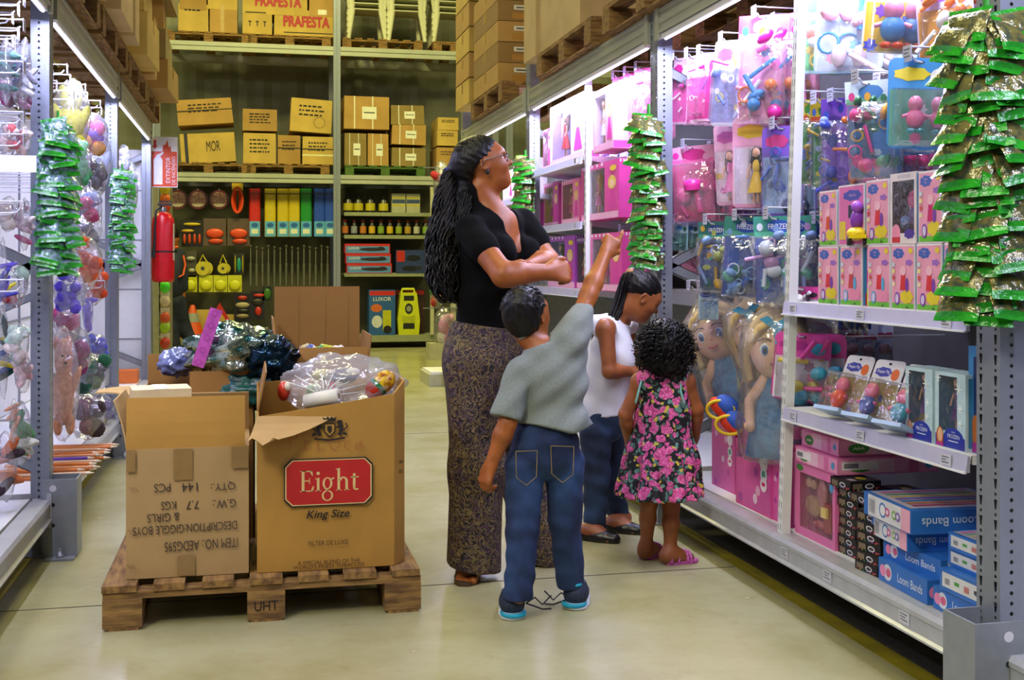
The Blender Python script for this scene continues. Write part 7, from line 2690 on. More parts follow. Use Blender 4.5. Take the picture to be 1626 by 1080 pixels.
# boxed dolls on the far shelves
def art_doll(c1, c2):
 def f(mb, w, h):
  mb.drect(-w * .48, h * .0 + .003, w * .48, h * .12, C(c2, .4))
  mb.dell(w * .33, h * .62, w * .10, h * .12, C('#e8c85a', .4))
  mb.dell(w * .33, h * .60, w * .06, h * .07, C('#efc9a8', .4))
  mb.dpoly([(w * .22, h * .16), (w * .46, h * .16), (w * .38, h * .5), (w * .30, h * .5)], C('#d83aa0', .4))
  mb.dell(w * .36, h * .86, w * .08, h * .05, C('#f2d43a', .4))
  for i in range(5):
   mb.drect(-w * .46 + i * w * .13, h * .94, -w * .41 + i * w * .13, h * .99, C('#f6f0f6', .4))
 return f
for k, (xa, xb, yt, zz, X, c, e, hair, dr, lab) in enumerate((
  (872, 926, 158, 1.75, 1.82, '#efe6f2', '#b8a0dc', '#5b2f20', '#d02838', 'white framed doll box with a red gowned doll, on the upper doll shelf'),
  (861, 873, 205, 1.75, 1.84, '#d82a78', '#a01a58', '#f0e0c0', '#e86aa8', 'cerise box at the far end of the upper doll shelf'),
  (940, 972, 140, 1.75, 1.80, '#f0a8d0', '#e8d0ee', '#e8c860', '#f4f0f8', 'pale pink script titled box beside the slotted end post'),
  (890, 919, 285, 1.392, 1.83, '#e878b0', '#c04890', '#3a2018', '#e04890', 'small pink window box on the middle doll shelf'),
  (921, 982, 259, 1.392, 1.80, '#e04aa4', '#b89ab0', '#d8a850', '#e889c0', 'large magenta box with a blonde figure, on the middle doll shelf'),
  (862, 886, 290, 1.392, 1.90, '#c84a9a', '#b8a04a', '#e8c860', '#d83aa0', 'magenta box standing in the shade at the far end of the middle shelf'),
  (868, 912, 375, 1.017, 1.82, '#b04ac0', '#8a76b8', '#3a2018', '#8fb0e0', 'violet window box with a dark haired doll, on the lower doll shelf'),
  (936, 986, 370, 1.017, 1.80, '#dc4aa0', '#b090b0', '#d8a850', '#e04aa8', 'magenta box with a blonde figure, on the lower doll shelf'),
  (914, 934, 378, 1.017, 1.83, '#7a3a9a', '#4a2a6a', '#2a1a18', '#d83a6a', 'narrow dark violet box between the two dolls of the lower shelf'))):
 a, b = at_x(xa, 300, X), at_x(xb, 300, X)
 w_ = a.y - b.y
 h_ = at_x((xa + xb) / 2, yt, X).z - zz
 pbox(lab, (X + .07, (a.y + b.y) / 2, zz), (w_ - .01, .13, h_), -90, c, front=art_doll(c, '#f0b0d4'), side=art_doll('#f0c8e0', '#d84aa0'), window=(-w_ * .42, h_ * .12, w_ * .14, h_ * .9), edge=e, cat='doll box', name='doll_box', inside=lambda mb, w, d, h, hair=hair, dr=dr: doll(mb, -w * .14, 0, h * .13, h * .72, C(hair, .5), C(dr, .4), seed=int(w * 999)))
for k, (xa, xb, yt, yb_, c, e) in enumerate(((796, 812, 214, 262, '#f6eef8', '#e8c8e0'), (813, 824, 208, 262, '#f09cd0', '#f4d8ea'), (825, 836, 200, 262, '#efeaf4', '#8aa0c0'), (796, 815, 268, 318, '#e04aa4', '#c03a8a'), (816, 836, 264, 318, '#d85ab0', '#b8489a'), (798, 817, 322, 378, '#c84aa8', '#9a3a8a'), (818, 838, 320, 378, '#e878c0', '#c84aa0'))):
 X = 1.85
 a, b = at_x(xa, 240, X), at_x(xb, 240, X)
 w_ = a.y - b.y
 z0, z1 = at_x((xa + xb) / 2, yb_, X).z, at_x((xa + xb) / 2, yt, X).z
 zf = (1.62, 1.34, 1.05)[0 if k < 3 else 1 if k < 5 else 2]
 pbox('%s boxed toy on the %s shelf of the end bay' % (['white', 'rose', 'silver striped', 'magenta', 'orchid', 'plum', 'light pink'][k], ['top', 'top', 'top', 'second', 'second', 'third', 'third'][k]), (X + .08, (a.y + b.y) / 2, zf), (w_ - .02, .14, min(z1 - z0, .27)), -90, c, front=art_doll(c, e))
for z, wh in ((1.62, 'top'), (1.34, 'second'), (1.05, 'third')):
 shelf('%s shelf of the end bay past the doll bay' % wh, 1.80, 2.455, 7.46, 9.72, z, rails=1)
# strips of snack packets clipped to the posts
PKT = [mat('packet_green', '#2aa01f', .25, col2='#12701a', scale=20, bump=.5, bscale=40), mat('packet_print', '#3f4a38', .16, .2, col2='#7d7434', scale=34, bump=.6, bscale=40), mat('packet_dark', '#2f3526', .2, col2='#6f7f88', scale=30, bump=.5, bscale=40)]
PKT_L = [PKT[0], mat('packet_stripes', '#1c6a24', .2, .1, col2='#8fa0b8', scale=46, bump=.6, bscale=40), mat('packet_blue', '#1d5a2a', .2, col2='#3a62a0', scale=30, bump=.5, bscale=40)]
_pk = {}
def packet(parent, w, h, loc, rot, v, mats):
 key = (round(w, 3), round(h, 3), v, mats is PKT)
 if key not in _pk:
  mb = MB()
  n, m = 6, 9
  q = random.Random(v)
  rows = []
  for j in range(m + 1):
   vv = j / m
   for i in range(n + 1):
    u = i / n * 2 - 1
    flat_ = 0.0 if vv < .12 or vv > .9 else math.sin((vv - .12) / .78 * math.pi) ** .6
    bul = h * .14 * flat_ * max(0, 1 - u * u) ** .5
    rows.append((u * w / 2 * (1 - .12 * flat_ * .5) + .002 * (q.random() - .5), bul + .002 * q.random(), -vv * h))
  for side in (-1, 1):
   for j in range(m):
    mt = mats[0] if j == 0 or j >= m - 2 else mats[1 if side < 0 else 2]
    vs = [(x, side * y, z) for x, y, z in rows]
    fs = []
    for i in range(n):
     a = j * (n + 1) + i
     f = (a, a + n + 1, a + n + 2, a + 1)
     fs.append(f if side < 0 else f[::-1])
    mb.add(vs, fs, mt, True)
  _pk[key] = mb.mesh('packet')
 o = bpy.data.objects.new('snack_packet', _pk[key])
 COL.objects.link(o)
 o.parent = parent
 o.location = loc
 o.rotation_euler = rot
 return o
def snack_strip(label, X, px, y0, y1, tiers, w, h, cols, face, drift=0.0, sgn=1, layers=2, seed=0):
 """strip hanging on a post: tiers of packets fanned outwards. face = heading (deg) the packets look towards"""
 p0, p1 = at_x(px, y0, X), at_x(px + drift, y1, X)
 t = thing('snack_strip', label, 'snack strip', (p0.x, p0.y, p0.z))
 q = random.Random(seed)
 mb = MB()
 d = p1 - p0
 mb.tube([(0, 0, .03), (0, 0, 0), (d.x, d.y, d.z * .98)], .009, C('#2f8f2c', .4), n=6, flat=.15)
 mb.build('hanging_band', t)
 n = 0
 for i in range(tiers):
  for c in range(cols):
   for l in range(layers):
    if n >= 98:
     continue
    f = (i + .1 + .45 * (c % 2) + .5 * l + .25 * (q.random() - .5)) / tiers
    off = (c - (cols - 1) / 2)
    an = R_(face + 34 * off + 30 * (q.random() - .5))
    out = Vector((math.sin(an), -math.cos(an), 0))
    sd = Vector((math.cos(R_(face)), math.sin(R_(face)), 0))
    loc = d * min(f, .98) + out * (.004 + .012 * l) + sd * (off * w * .34 + .02 * (q.random() - .5))
    packet(t, w, h, loc, (R_(-20 - 24 * q.random()), R_(26 * (q.random() - .5)), an), q.randrange(4), PKT if X > 0 else PKT_L)
    n += 1
 return t
snack_strip('long green snack packet strip on the nearest post, before the character boxes', 1.735, 1566, 12, 470, 13, .11, .10, 3, -38, layers=2, seed=1)
snack_strip('green snack packet strip on the second post, beside the pointing hand', 1.735, 1030, 176, 408, 13, .10, .085, 2, -40, layers=2, seed=2)
snack_strip('green snack packet strip on the third post, behind the face in glasses', 1.735, 834, 246, 420, 12, .10, .085, 2, -40, layers=2, seed=3)
snack_strip('green snack packet strip on the front post of the stuffed-toy rack', -.735, 92, 188, 412, 15, .10, .085, 2, 28, drift=-4, layers=2, seed=4)
snack_strip('green snack packet strip on the second post of the stuffed-toy rack', -.735, 194, 268, 418, 14, .09, .08, 2, 25, drift=-3, layers=2, seed=5)
# stuffed-toy rack
def plush_m(c):
 return mat('plush_' + c[1:], c, .95, var=.3, scale=50, bump=.6, bscale=70)
def plush_bag(label, px, py, X, wp, hp, cols, kind=0, rz=20, film=True, Y=None, cat='stuffed toy', name='bagged_plush', peg_=False):
 """soft toy in clear film; picture size wp x hp at plane X (or distance Y)"""
 p = at_y(px, py, Y) if Y else at_x(px, py, X)
 s = (p.x * SY + p.y * CY) / FPX
 w, h = wp * s, hp * s
 t = thing(name, label, cat, p, rz=R_(rz))
 q = random.Random(int(px * 7 + py))
 mb = MB()
 d = w * .45
 c0, c1 = plush_m(cols[0]), plush_m(cols[1 % len(cols)])
 if kind == 0:      # bear-like body with limbs
  mb.ell((0, 0, -h * .10), (w * .36, d * .8, h * .30), c0, n=16, k=10, wob=.08, seed=1)
  mb.ell((0, -d * .2, h * .27), (w * .30, d * .7, h * .20), c0, n=16, k=10, wob=.06, seed=2)
  for sg in (-1, 1):
   mb.ell((sg * w * .34, -d * .2, h * .0), (w * .13, d * .35, h * .2), c0, n=10, k=7, rot=(0, R_(20 * sg), 0))
   mb.ell((sg * w * .2, -d * .4, -h * .38), (w * .16, d * .45, h * .11), c1, n=10, k=7)
   mb.ell((sg * w * .22, 0, h * .42), (w * .10, d * .25, h * .07), c1, n=10, k=6)
 elif kind == 1:    # curly bunch
  for i in range(16):
   mb.ell(((q.random() - .5) * w * .7, (q.random() - .7) * d, (q.random() - .5) * h * .8), (w * .2, d * .4, w * .2), (c0, c1)[i % 3 == 0], n=10, k=7, wob=.2, seed=i)
 else:              # bundle of soft pieces
  for i in range(7):
   mb.ell(((q.random() - .5) * w * .6, (q.random() - .6) * d, (q.random() - .5) * h * .7), (w * .28, d * .5, h * .2), plush_m(cols[i % len(cols)]), n=12, k=8, wob=.15, seed=i, rot=(0, q.random() * 3, 0))
 mb.build('plush_body', t)
 if kind == 0:
  mb = MB()
  for sg in (-1, 1):
   mb.ell((sg * w * .10, -d * .86, h * .30), (w * .04, w * .03, w * .04), C('#14110f', .3), n=8, k=6)
  mb.ell((0, -d * .9, h * .23), (w * .07, w * .05, w * .05), plush_m(cols[-1]), n=8, k=6)
  mb.build('face', t)
 if film:
  mb = MB()
  crumple(mb, (0, -d * .1, 0), (w * .52, d * 1.15, h * .55), clear('plush_film', gloss=.22, milk=.10, bscale=18, bump=.8), n=18, k=12, amp=.12, fr=2.2, seed=q.randrange(50))
  mb.build('bag_film', t)
 return t
BAGS = [
 (112, 186, -.86, 58, 104, ['#d8d42a', '#c9c61e'], 0, 'bright yellow soft toy bagged at the top, behind the front green strip'),
 (146, 214, -.82, 46, 62, ['#d83a8a', '#7a4ac0', '#c98a3a'], 2, 'pink and purple bagged toy below the yellow one'),
 (152, 255, -.88, 46, 84, ['#b8c8ea', '#d8e0f4'], 0, 'pale blue bagged bear against the second post'),
 (124, 262, -.80, 36, 76, ['#6fc98a', '#4fa86a'], 2, 'mint green bagged toy peeping out behind the front strip'),
 (146, 282, -.84, 44, 62, ['#2a2c34', '#4a4e5a'], 2, 'black bagged toy under the pale blue bear'),
 (134, 326, -.82, 52, 54, ['#7a8ed0', '#d0568a', '#9aa6d8'], 2, 'lilac and pink bagged bundle in the middle of the toy bay'),
 (134, 362, -.86, 52, 44, ['#b8bcc8', '#8a92a8', '#d8dce6'], 2, 'grey and white bundle above the orange curls'),
 (132, 418, -.82, 54, 82, ['#e8642a', '#e88a5a'], 1, 'bright orange curly soft toy in film'),
 (148, 452, -.88, 40, 60, ['#e8561e', '#d84a1a'], 1, 'deeper orange curly toy tucked against the second post'),
 (110, 462, -.80, 46, 70, ['#6a5ae0', '#5a48d0'], 1, 'violet blue curly soft toy in film'),
 (139, 492, -.79, 16, 66, ['#8a7ae0', '#9a8ae8'], 2, 'narrow lilac bagged toy hanging over the pink ones'),
 (104, 514, -.84, 44, 62, ['#b8487a', '#8a2a5a', '#e08aa8'], 2, 'dusky pink bagged toy below the violet curls'),
 (116, 558, -.82, 52, 76, ['#8a2f6a', '#a84a80', '#5a2a4a'], 2, 'plum coloured bagged toy with dark stripes'),
 (150, 552, -.86, 36, 40, ['#4a56d0', '#3a46b8'], 1, 'royal blue curly toy by the second post'),
 (142, 594, -.84, 56, 62, ['#1f4a3a', '#2a6a4a', '#3a4a7a'], 1, 'dark green curly toy above the base deck'),
 (100, 612, -.80, 46, 160, ['#eab088', '#e09a72', '#5a3a2a'], 0, 'tall peach teddy bear standing in film on the base deck'),
 (136, 662, -.80, 54, 66, ['#5a2a3a', '#7a3a4a', '#3a2a2a'], 2, 'maroon bagged toy on the base deck'),
 (160, 652, -.84, 38, 48, ['#2a2438', '#c9a83a', '#4a3a8a'], 2, 'black and yellow bagged toy at the end of the base deck'),
]
for k, (px, py, X, wp, hp, cols, kd, lab) in enumerate(BAGS):
 plush_bag(lab, px, py, X, wp, hp, cols, kd)
pn = 0
for row, (z, ys) in enumerate(((2.02, (5.1, 5.35, 5.6, 5.9, 6.2, 6.5, 6.8, 7.1)), (1.93, (5.2, 5.5, 5.8, 6.1, 6.4, 6.7)), (1.55, (5.6, 6.0, 6.4, 6.8)), (1.40, (5.7, 6.2, 6.7, 7.1)), (1.02, (6.0, 6.5, 7.0)))):
 for k, y in enumerate(ys):
  peg((-.82 - .03 * (k % 2), y, z), X1=-1.445, label='white wire peg, %s along the %s peg row of the soft toy bay' % (ORD[k], ['top', 'second', 'third', 'fourth', 'lowest'][row]), sgn=-1)
for row, z in enumerate((2.08, 1.99, 1.84, 1.66, 1.58, 1.34, 1.06)):
 for k, y in enumerate((4.45, 4.62, 4.78)):
  peg((-.80 - .05 * k, y, z), X1=-1.445, label='white wire peg, %s row down, %s before the front post of the stuffed-toy rack' % (ORD[row], ['farthest', 'middle', 'nearest'][k]), sgn=-1)
NEAR = [
 (9, 112, 20, 96, ['#4f7a72', '#3a5f60', '#6a8a80'], 2, 'grey green padded toy string, outermost in the top row'), (24, 106, 18, 92, ['#7a84a8', '#8a94b8', '#6a7498'], 2, 'slate grey padded toy string in the top row'), (39, 112, 20, 92, ['#d8d8e0', '#8a8a98', '#f0f0f4'], 2, 'white spotted padded toy string in the top row'),
 (12, 148, 26, 44, ['#b84a8a', '#d88ab0', '#8a3a70'], 2, 'rose bagged trinkets under the padded strings'), (37, 152, 24, 54, ['#d8a8c8', '#a85a90', '#5a7ad0'], 2, 'pale rose bagged trinkets beside the front post'),
 (12, 222, 28, 50, ['#f0dcd4', '#e8c8c0', '#d86a70'], 2, 'cream knitted plush pair in film, second row'), (38, 226, 20, 44, ['#f4e4e0', '#e8c0b8', '#c84a5a'], 2, 'cream knitted plush by the front post, second row'),
 (14, 340, 30, 50, ['#f2e8e4', '#e0d0cc'], 2, 'ivory plush blocks in film, third row'), (39, 356, 18, 74, ['#f0e4e8', '#d8b8c8', '#b85a80'], 2, 'ivory plush string beside the front post, third row'),
 (24, 452, 36, 66, ['#e0ece6', '#b8d8c8', '#b03a4a'], 2, 'mint and white plush in a clear bag, fourth row'), (4, 440, 14, 110, ['#4a4ab8', '#6a5ad0', '#d8c83a'], 2, 'violet blue pack cut by the picture edge, fourth row'),
 (28, 545, 34, 60, ['#c8e0d4', '#a8d0bc', '#e8d8d8'], 2, 'pale green plush bundle behind the diagonal brace'), (36, 590, 24, 60, ['#e8c8cc', '#d8a0ac', '#f0e0e0'], 2, 'pink sachet bundle beside the front post'), (5, 560, 16, 130, ['#1f4a4a', '#2a5ab0', '#d8c83a'], 2, 'dark green and blue umbrella shaped pack'),
 (34, 690, 28, 90, ['#6fae7a', '#e8f0e8', '#4a8a5a'], 2, 'green and white beaded pack near the deck'), (22, 668, 12, 64, ['#d8a890', '#c89070'], 2, 'beige stacked toy pack near the deck'), (10, 740, 30, 100, ['#e8967a', '#d87a4a', '#3a2a3a'], 2, 'salmon card of pencils hanging over the base beam')]
for k, (px, py, wp, hp, cols, kd, lab) in enumerate(NEAR):
 plush_bag(lab, px, py, None, wp, hp, cols, kd, rz=15, Y=4.56 + .05 * (k % 5), name='hanging_toy_pack', cat='toy pack')
mb = MB()
mb.box((0, 0, 0), (.15, .003, .06), C('#e9e9f2', .5))
o = mb.build('price_board')
o.location = at_y(22, 260, 4.42)
tag(o, 'blank white price board between the peg rows before the front post', 'sign')
PEN_ = ['#e0843a', '#e8a070', '#d87a2a', '#e8c09a', '#6a4ac0']
pp = None
for k in range(22):
 y = 5.3 + .9 * (k % 11) / 11 + .03 * rnd.random()
 z = .232 + .008 + .014 * (k // 11)
 c = PEN_[4 if k in (5, 16) else k % 4]
 t = thing('giant_pencil', '%s bundled toy stick, %s along the base deck, %s layer' % ({'#e0843a': 'orange', '#e8a070': 'peach', '#d87a2a': 'deep orange', '#e8c09a': 'pale peach', '#6a4ac0': 'violet'}[c], ORD[k % 11], 'lower' if k < 11 else 'upper'), 'stick', (-.66 - .08 * rnd.random(), y, z), rz=R_(8 * (rnd.random() - .5)), group='toy sticks piled on the base deck')
 mb = MB()
 mb.tube([(-.36, 0, 0), (0, 0, 0)], .0075, C(c, .3), n=7)
 mb.build('stick', t)
 mb = MB()
 mb.tube([(0, 0, 0), (.03, 0, 0)], [.0075, .002], C('#e8d8c0', .5), n=7)
 mb.build('tip', t)
for k, (px, py, wp, hp, cols, lab) in enumerate(((205, 300, 26, 80, ['#d0d8ec', '#9ab0d8'], 'pale blue pack on the end bay pegs'), (196, 255, 20, 46, ['#f0f0f8', '#b8c0e0'], 'white pack at the top of the end bay'))):
 plush_bag(lab, px, py, -.92, wp, hp, cols, 2, rz=20)
mb = MB()
mb.box((0, 0, 0), (.2, .16, .10), C('#d8702a', .6))
o = mb.build('orange_box')
o.location = at_x(198, 540, -.95)
o.location.z = .282
tag(o, 'small orange box on the base deck of the end bay', 'box')
# extinguisher and its sign on the end of the left rack
pe = at_y(259, 448, 9.96)
t = thing('fire_extinguisher', 'red fire extinguisher hanging on the end post of the stuffed-toy rack', 'extinguisher', pe)
RD = C('#c4101c', .28)
mb = MB()
mb.lathe([(.075, 0), (.088, .01), (.090, .03), (.090, .47), (.084, .52), (.06, .56), (.028, .575)], RD, n=28)
mb.build('cylinder', t)
mb = MB()
mb.lathe([(.028, .575), (.03, .60), (.02, .615)], C('#8a8a90', .3, metal=.8), n=14)
mb.box((.015, -.02, .635), (.11, .02, .018), C('#1c1c20', .5))
mb.box((.02, -.02, .66), (.10, .018, .012), C('#1c1c20', .5))
mb.build('valve_handle', t)
mb = MB()
mb.tube([(-.01, -.03, .62), (-.05, -.08, .58), (-.058, -.095, .45), (-.062, -.098, .30), (-.07, -.098, .20)], [.009, .009, .009, .012, .016], C('#141418', .6), n=8)
mb.build('hose', t)
mb = MB()
mb.lathe([(.0915, .243), (.0915, .257)], C('#1a1015', .6), n=28)
mb.build('strap', t)
mb = MB()
mb.face((.0, 0, 0), (1, 0, 0), (0, 0, 1))
for i in range(6):
 a0, a1 = R_(-28 + i * 7), R_(-28 + (i + 1) * 7)
 r = .0906
 mb.quad((r * math.cos(a0), r * math.sin(a0), .18), (r * math.cos(a1), r * math.sin(a1), .18), (r * math.cos(a1), r * math.sin(a1), .48), (r * math.cos(a0), r * math.sin(a0), .48), C('#c9b9b0', .5))
mb.build('label_sticker', t)
s0, s1 = at_y(228, 297, 9.88), at_y(282, 218, 9.88)
t = thing('extinguisher_sign', 'orange and white extinguisher sign with a red arrow, above the extinguisher', 'sign', ((s0.x + s1.x) / 2, 9.88, (s0.z + s1.z) / 2))
W_, H_ = s1.x - s0.x, s1.z - s0.z
OR = C('#d8480f', .5)
WH = C('#e9e9f0', .5)
mb = MB()
mb.box((0, 0, 0), (W_, .004, H_), WH)
mb.face((0, -.002, 0), (1, 0, 0), (0, 0, 1))
fx = lambda px, py: (at_y(px, py, 9.878).x - (s0.x + s1.x) / 2, at_y(px, py, 9.878).z - (s0.z + s1.z) / 2)
(a0, b0), (a1, b1) = fx(240.5, 296), fx(281, 241)
mb.drect(a0, b0, a1, b1, OR)
mb.dpoly([fx(*q) for q in ((244, 222), (244, 231), (241.5, 231), (246, 237), (250.5, 231), (248, 231), (248, 222))], C('#c8241c', .5))
mb.dpoly([fx(*q) for q in ((258, 241), (272, 241), (271, 232), (268, 234), (266, 222), (262, 231), (259, 229))], OR)
mb.dpoly([fx(*q) for q in ((244, 293), (258, 293), (258, 254), (255, 249), (247, 249), (244, 254))], WH)
mb.dpoly([fx(*q) for q in ((248, 249), (254, 249), (260, 243), (259, 241), (251, 245), (248, 246))], WH)
c = fx(267, 270)
mb.dtext('EXTINTOR', c[0], c[1], .034, WH, rot=math.pi / 2, wid=.21)
c = fx(275, 271)
mb.dtext('DE INCÊNDIO', c[0], c[1], .034, WH, rot=math.pi / 2, wid=.23)
mb.build('board', t)
mb = MB()
mb.box((-W_ * .3, .025, -H_ * .1), (.02, .05, .05), STEEL)
mb.build('mounting_clip', t)
# rack along the back wall
YB_ = 15.96
rb = thing('pallet_rack', 'tall green-grey pallet rack along the back wall stacked with cartons and white chairs', 'rack')
BX = (-1.26, 1.157, 3.56, 5.9)
for x in BX:
 mb = MB()
 mb.box((0, 0, 2.6), (.094, .07, 5.2), POST, skip=('+z', '-z'))
 o = mb.build('post', rb)
 o.location = (x, YB_ + .035, 0)
 mb = MB()
 mb.box((x, YB_ + 1.0, 2.6), (.094, .07, 5.2), STEEL)
 mb.build('post', rb)
for x0, x1 in zip(BX, BX[1:]):
 for z in (2.245, 3.985):
  mb = MB()
  mb.prism([(YB_ - .012 + (0 if u else .012), z + v) for u, v in ((0, 0), (1, 0), (1, .03), (0, .035), (0, .06), (1, .065), (1, .12), (0, .12))] + [(YB_ + .04, z + .12), (YB_ + .04, z)], x0 + .048, x1 - .048, BEAM, axis='x')
  mb.build('beam', rb)
  mb = MB()
  mb.box(((x0 + x1) / 2, YB_ + 1.0, z + .06), (x1 - x0 - .1, .04, .12), BEAM)
  mb.build('beam', rb)
 mb = MB()
 mb.box(((x0 + x1) / 2, YB_ + .3, .13), (x1 - x0 - .1, .6, .09), mat('base_shelf_green', '#8d9372', .5))
 mb.build('base_shelf', rb)
PEGB = mat('olive_pegboard', '#4c4b38', .7, var=.1)
mb = MB()
mb.box((-.05, YB_ + .62, 1.2), (2.3, .02, 2.05), PEGB)
mb.build('back_panel', rb)
mb = MB()
mb.box((2.35, YB_ + .62, 1.2), (2.3, .02, 2.05), PEGB)
mb.build('back_panel', rb)
shelf_y = ((338, 'top'), (374, 'second'), (434, 'third'))
SZ = {}
for py, wh in shelf_y:
 z = at_y(600, py, YB_ + .1).z
 SZ[wh] = z
 t = thing('gondola_shelf', '%s green-grey shelf of jars and tools in the far bay of the back wall rack' % wh, 'shelf', (1.86, YB_ + .34, z))
 mb = MB()
 mb.box((0, 0, -.012), (1.20, .5, .024), mat('base_shelf_green', '#8d9372'))
 mb.build('plate', t)
 mb = MB()
 mb.box((0, -.255, -.02), (1.20, .012, .05), mat('base_shelf_green', '#8d9372'))
 mb.build('price_rail', t)
SZ['base'] = .176
gp = at_y(686, 400, YB_ - .02)
t = thing('slotted_post', 'slim white slotted post at the end of the jar shelves on the back wall', 'post', (gp.x, YB_ - .02, .176))
mb = MB()
mb.box((0, 0, 1.02), (.05, .04, 2.04), mat('cream_enamel', '#b9b795', .5))
mb.build('post_bar', t)
def at_rect(x0, y0, x1, y1, Y):
 a, b = at_y(x0, y1, Y), at_y(x1, y0, Y)
 return (a.x + b.x) / 2, a.z, b.x - a.x, b.z - a.z
def hungp(nm, label, cat, rect, Y, build, group=None):
 x, z, w, h = at_rect(*rect, Y)
 t = thing(nm, label, cat, (x, Y, z), group=group)
 build(t, w, h)
 mb = MB()
 mb.tube([(0, .0, h * .97), (0, YB_ + .612 - Y, h * .97)], .006, WIRE, n=6)
 mb.build('peg', t)
 return t
YG = YB_ + .25
for k, cx in enumerate((282, 314, 348)):
 def b(t, w, h):
  mb = MB()
  mb.tube([(0, 0, h / 2), (0, .05, h / 2)], w / 2, C('#5a1410', .4), n=26)
  mb.build('case', t)
  mb = MB()
  mb.face((0, -.001, h / 2), (1, 0, 0), (0, 0, 1))
  mb.dell(0, 0, w * .40, w * .40, mat('red_cable_print', '#7a3a2a', .4, col2='#c9a08a', scale=30, var=.4), n=22)
  mb.dell(0, -w * .28, w * .28, w * .08, C('#d8cdb0', .4))
  mb.build('printed_disc', t)
 hungp('cable_reel', 'round red reel pack, %s on the back wall pegboard' % ['first after the extinguisher', 'second after the extinguisher', 'third, next to the orange cord'][k], 'reel', (cx - 16, 300, cx + 16, 334), YG, b)
def b(t, w, h):
 mb = MB()
 for i in range(5):
  r = w * (.18 + .05 * i)
  mb.tube([(r * math.cos(a), -.02 * i, h * .45 + h * .38 * math.sin(a)) for a in (6.283 * j / 20 for j in range(20))], .016, C('#d8481e', .4), n=6, closed=True)
 mb.build('cord_loops', t)
 mb = MB()
 mb.box((0, -.05, h * .86), (w * .8, .03, h * .22), C('#c9a41e', .5))
 mb.build('header_card', t)
hungp('extension_cord', 'orange extension cord coil under a yellow card on the back wall', 'cord', (366, 290, 388, 342), YG, b)
for k, (cx, c) in enumerate(((404.5, '#c4281e'), (429, '#c9b21e'), (449, '#c9b21e'), (467, '#c9b21e'), (486, '#1f8a34'), (507, '#2a4fc0'), (524, '#2a4fc0'))):
 def b(t, w, h):
  mb = MB()
  mb.prism(rect_round(w, .10, .03), 0, h, mat('tarp_' + c[1:], c, .35, bump=.5, bscale=16), smooth=False)
  mb.build('rolled_tarp', t)
  mb = MB()
  mb.face((0, -.0505, 0), (1, 0, 0), (0, 0, 1))
  mb.drect(-w * .46, .004, w * .46, h * .32, C('#5aa8d8', .4))
  mb.drect(-w * .3, h * .06, w * .3, h * .16, C('#d8dcc8', .4))
  mb.dell(0, h * .24, w * .3, h * .05, C('#2a5fa8', .4))
  mb.drect(-w * .46, h * .88, w * .46, h * .9, C('#3a3a2a', .5))
  mb.build('label_print', t)
 hungp('rolled_tarpaulin', '%s rolled tarpaulin pack with a blue label, %s' % ({'#c4281e': 'red', '#c9b21e': 'yellow', '#1f8a34': 'green', '#2a4fc0': 'blue'}[c], ['alone beside the cord', 'first of the yellow ones', 'middle of the yellow ones', 'last of the yellow ones', 'between yellow and blue', 'beside the green one', 'beside the rack post'][k]), 'tarpaulin', (cx - 9, 300, cx + 9, 376), YG, b)
def simple_card(card, blobs):
 def b(t, w, h):
  mb = MB()
  mb.box((0, 0, h / 2), (w, .006, h), C(card, .4))
  mb.build('card', t)
  mb = MB()
  for (a, z, ra, rz_, c) in blobs:
   mb.ell((a * w, -.02, z * h), (ra * w, .025, rz_ * h), C(c, .4), n=12, k=7)
  mb.build('tool', t)
 return b
hungp('screwdriver_card', 'black card of small yellow handled tools on the back wall', 'tool card', (288, 350, 322, 392), YG, simple_card('#1c1a14', [(-.35, .3, .07, .2, '#c8481e'), (-.12, .3, .07, .2, '#c8481e'), (.12, .3, .07, .2, '#c8481e'), (.35, .3, .07, .2, '#c8481e'), (0, .85, .42, .06, '#c9b21e'), (-.2, .6, .3, .06, '#c9a41e')]))
for k, cx in enumerate((341, 379)):
 hungp('reflector_pack', 'orange reflector pack in film, %s' % ['below the third red reel', 'below the orange cord'][k], 'pack', (cx - 18, 347, cx + 18, 390), YG, simple_card('#5a4a3a', [(0, .45, .40, .18, '#d8481e'), (.05, .16, .34, .10, '#c8401a')]))
for k, (cx, w_, c) in enumerate(((322, 32, '#c9bc2a'), (354, 24, '#c9bc2a'))):
 def b(t, w, h):
  mb = MB()
  for i in range(2):
   mb.tube([(w * .14 * i, -.03 + .06 * i, h * .38), (w * .14 * i, .03 + .06 * i, h * .38)], w * .36, mat('webbing_yellow', '#c9bc2a', .5, scale=60, var=.3), n=22)
  mb.build('webbing_roll', t)
  mb = MB()
  mb.tube([(-w * .2, 0, h * .6), (0, 0, h * .97), (w * .25, 0, h * .6)], .012, C('#b8a81e', .5), n=6)
  mb.face((0, -.031, h * .38), (1, 0, 0), (0, 0, 1))
  mb.dell(0, 0, w * .1, w * .1, C('#3a3a3a', .5))
  mb.build('loop', t)
 hungp('tow_strap', 'yellow rolled tow strap, %s' % ['the fuller of the two', 'the narrower of the two'][k], 'strap', (cx - w_ / 2, 404, cx + w_ / 2, 440), YG, b)
hungp('ratchet_strap', 'teal ratchet strap pack next to the yellow tow straps', 'strap', (371, 402, 388, 436), YG, simple_card('#23281e', [(0, .45, .22, .34, '#1f8a80'), (-.35, .5, .07, .42, '#b8a81e'), (.35, .5, .07, .42, '#b8a81e')]))
hungp('wiper_pack', 'pale crossed tool pack behind the navy passer-by', 'tool card', (294, 398, 312, 440), YG, simple_card('#4a4838', [(0, .7, .4, .08, '#a8a890'), (.1, .25, .3, .08, '#a8a890')]))
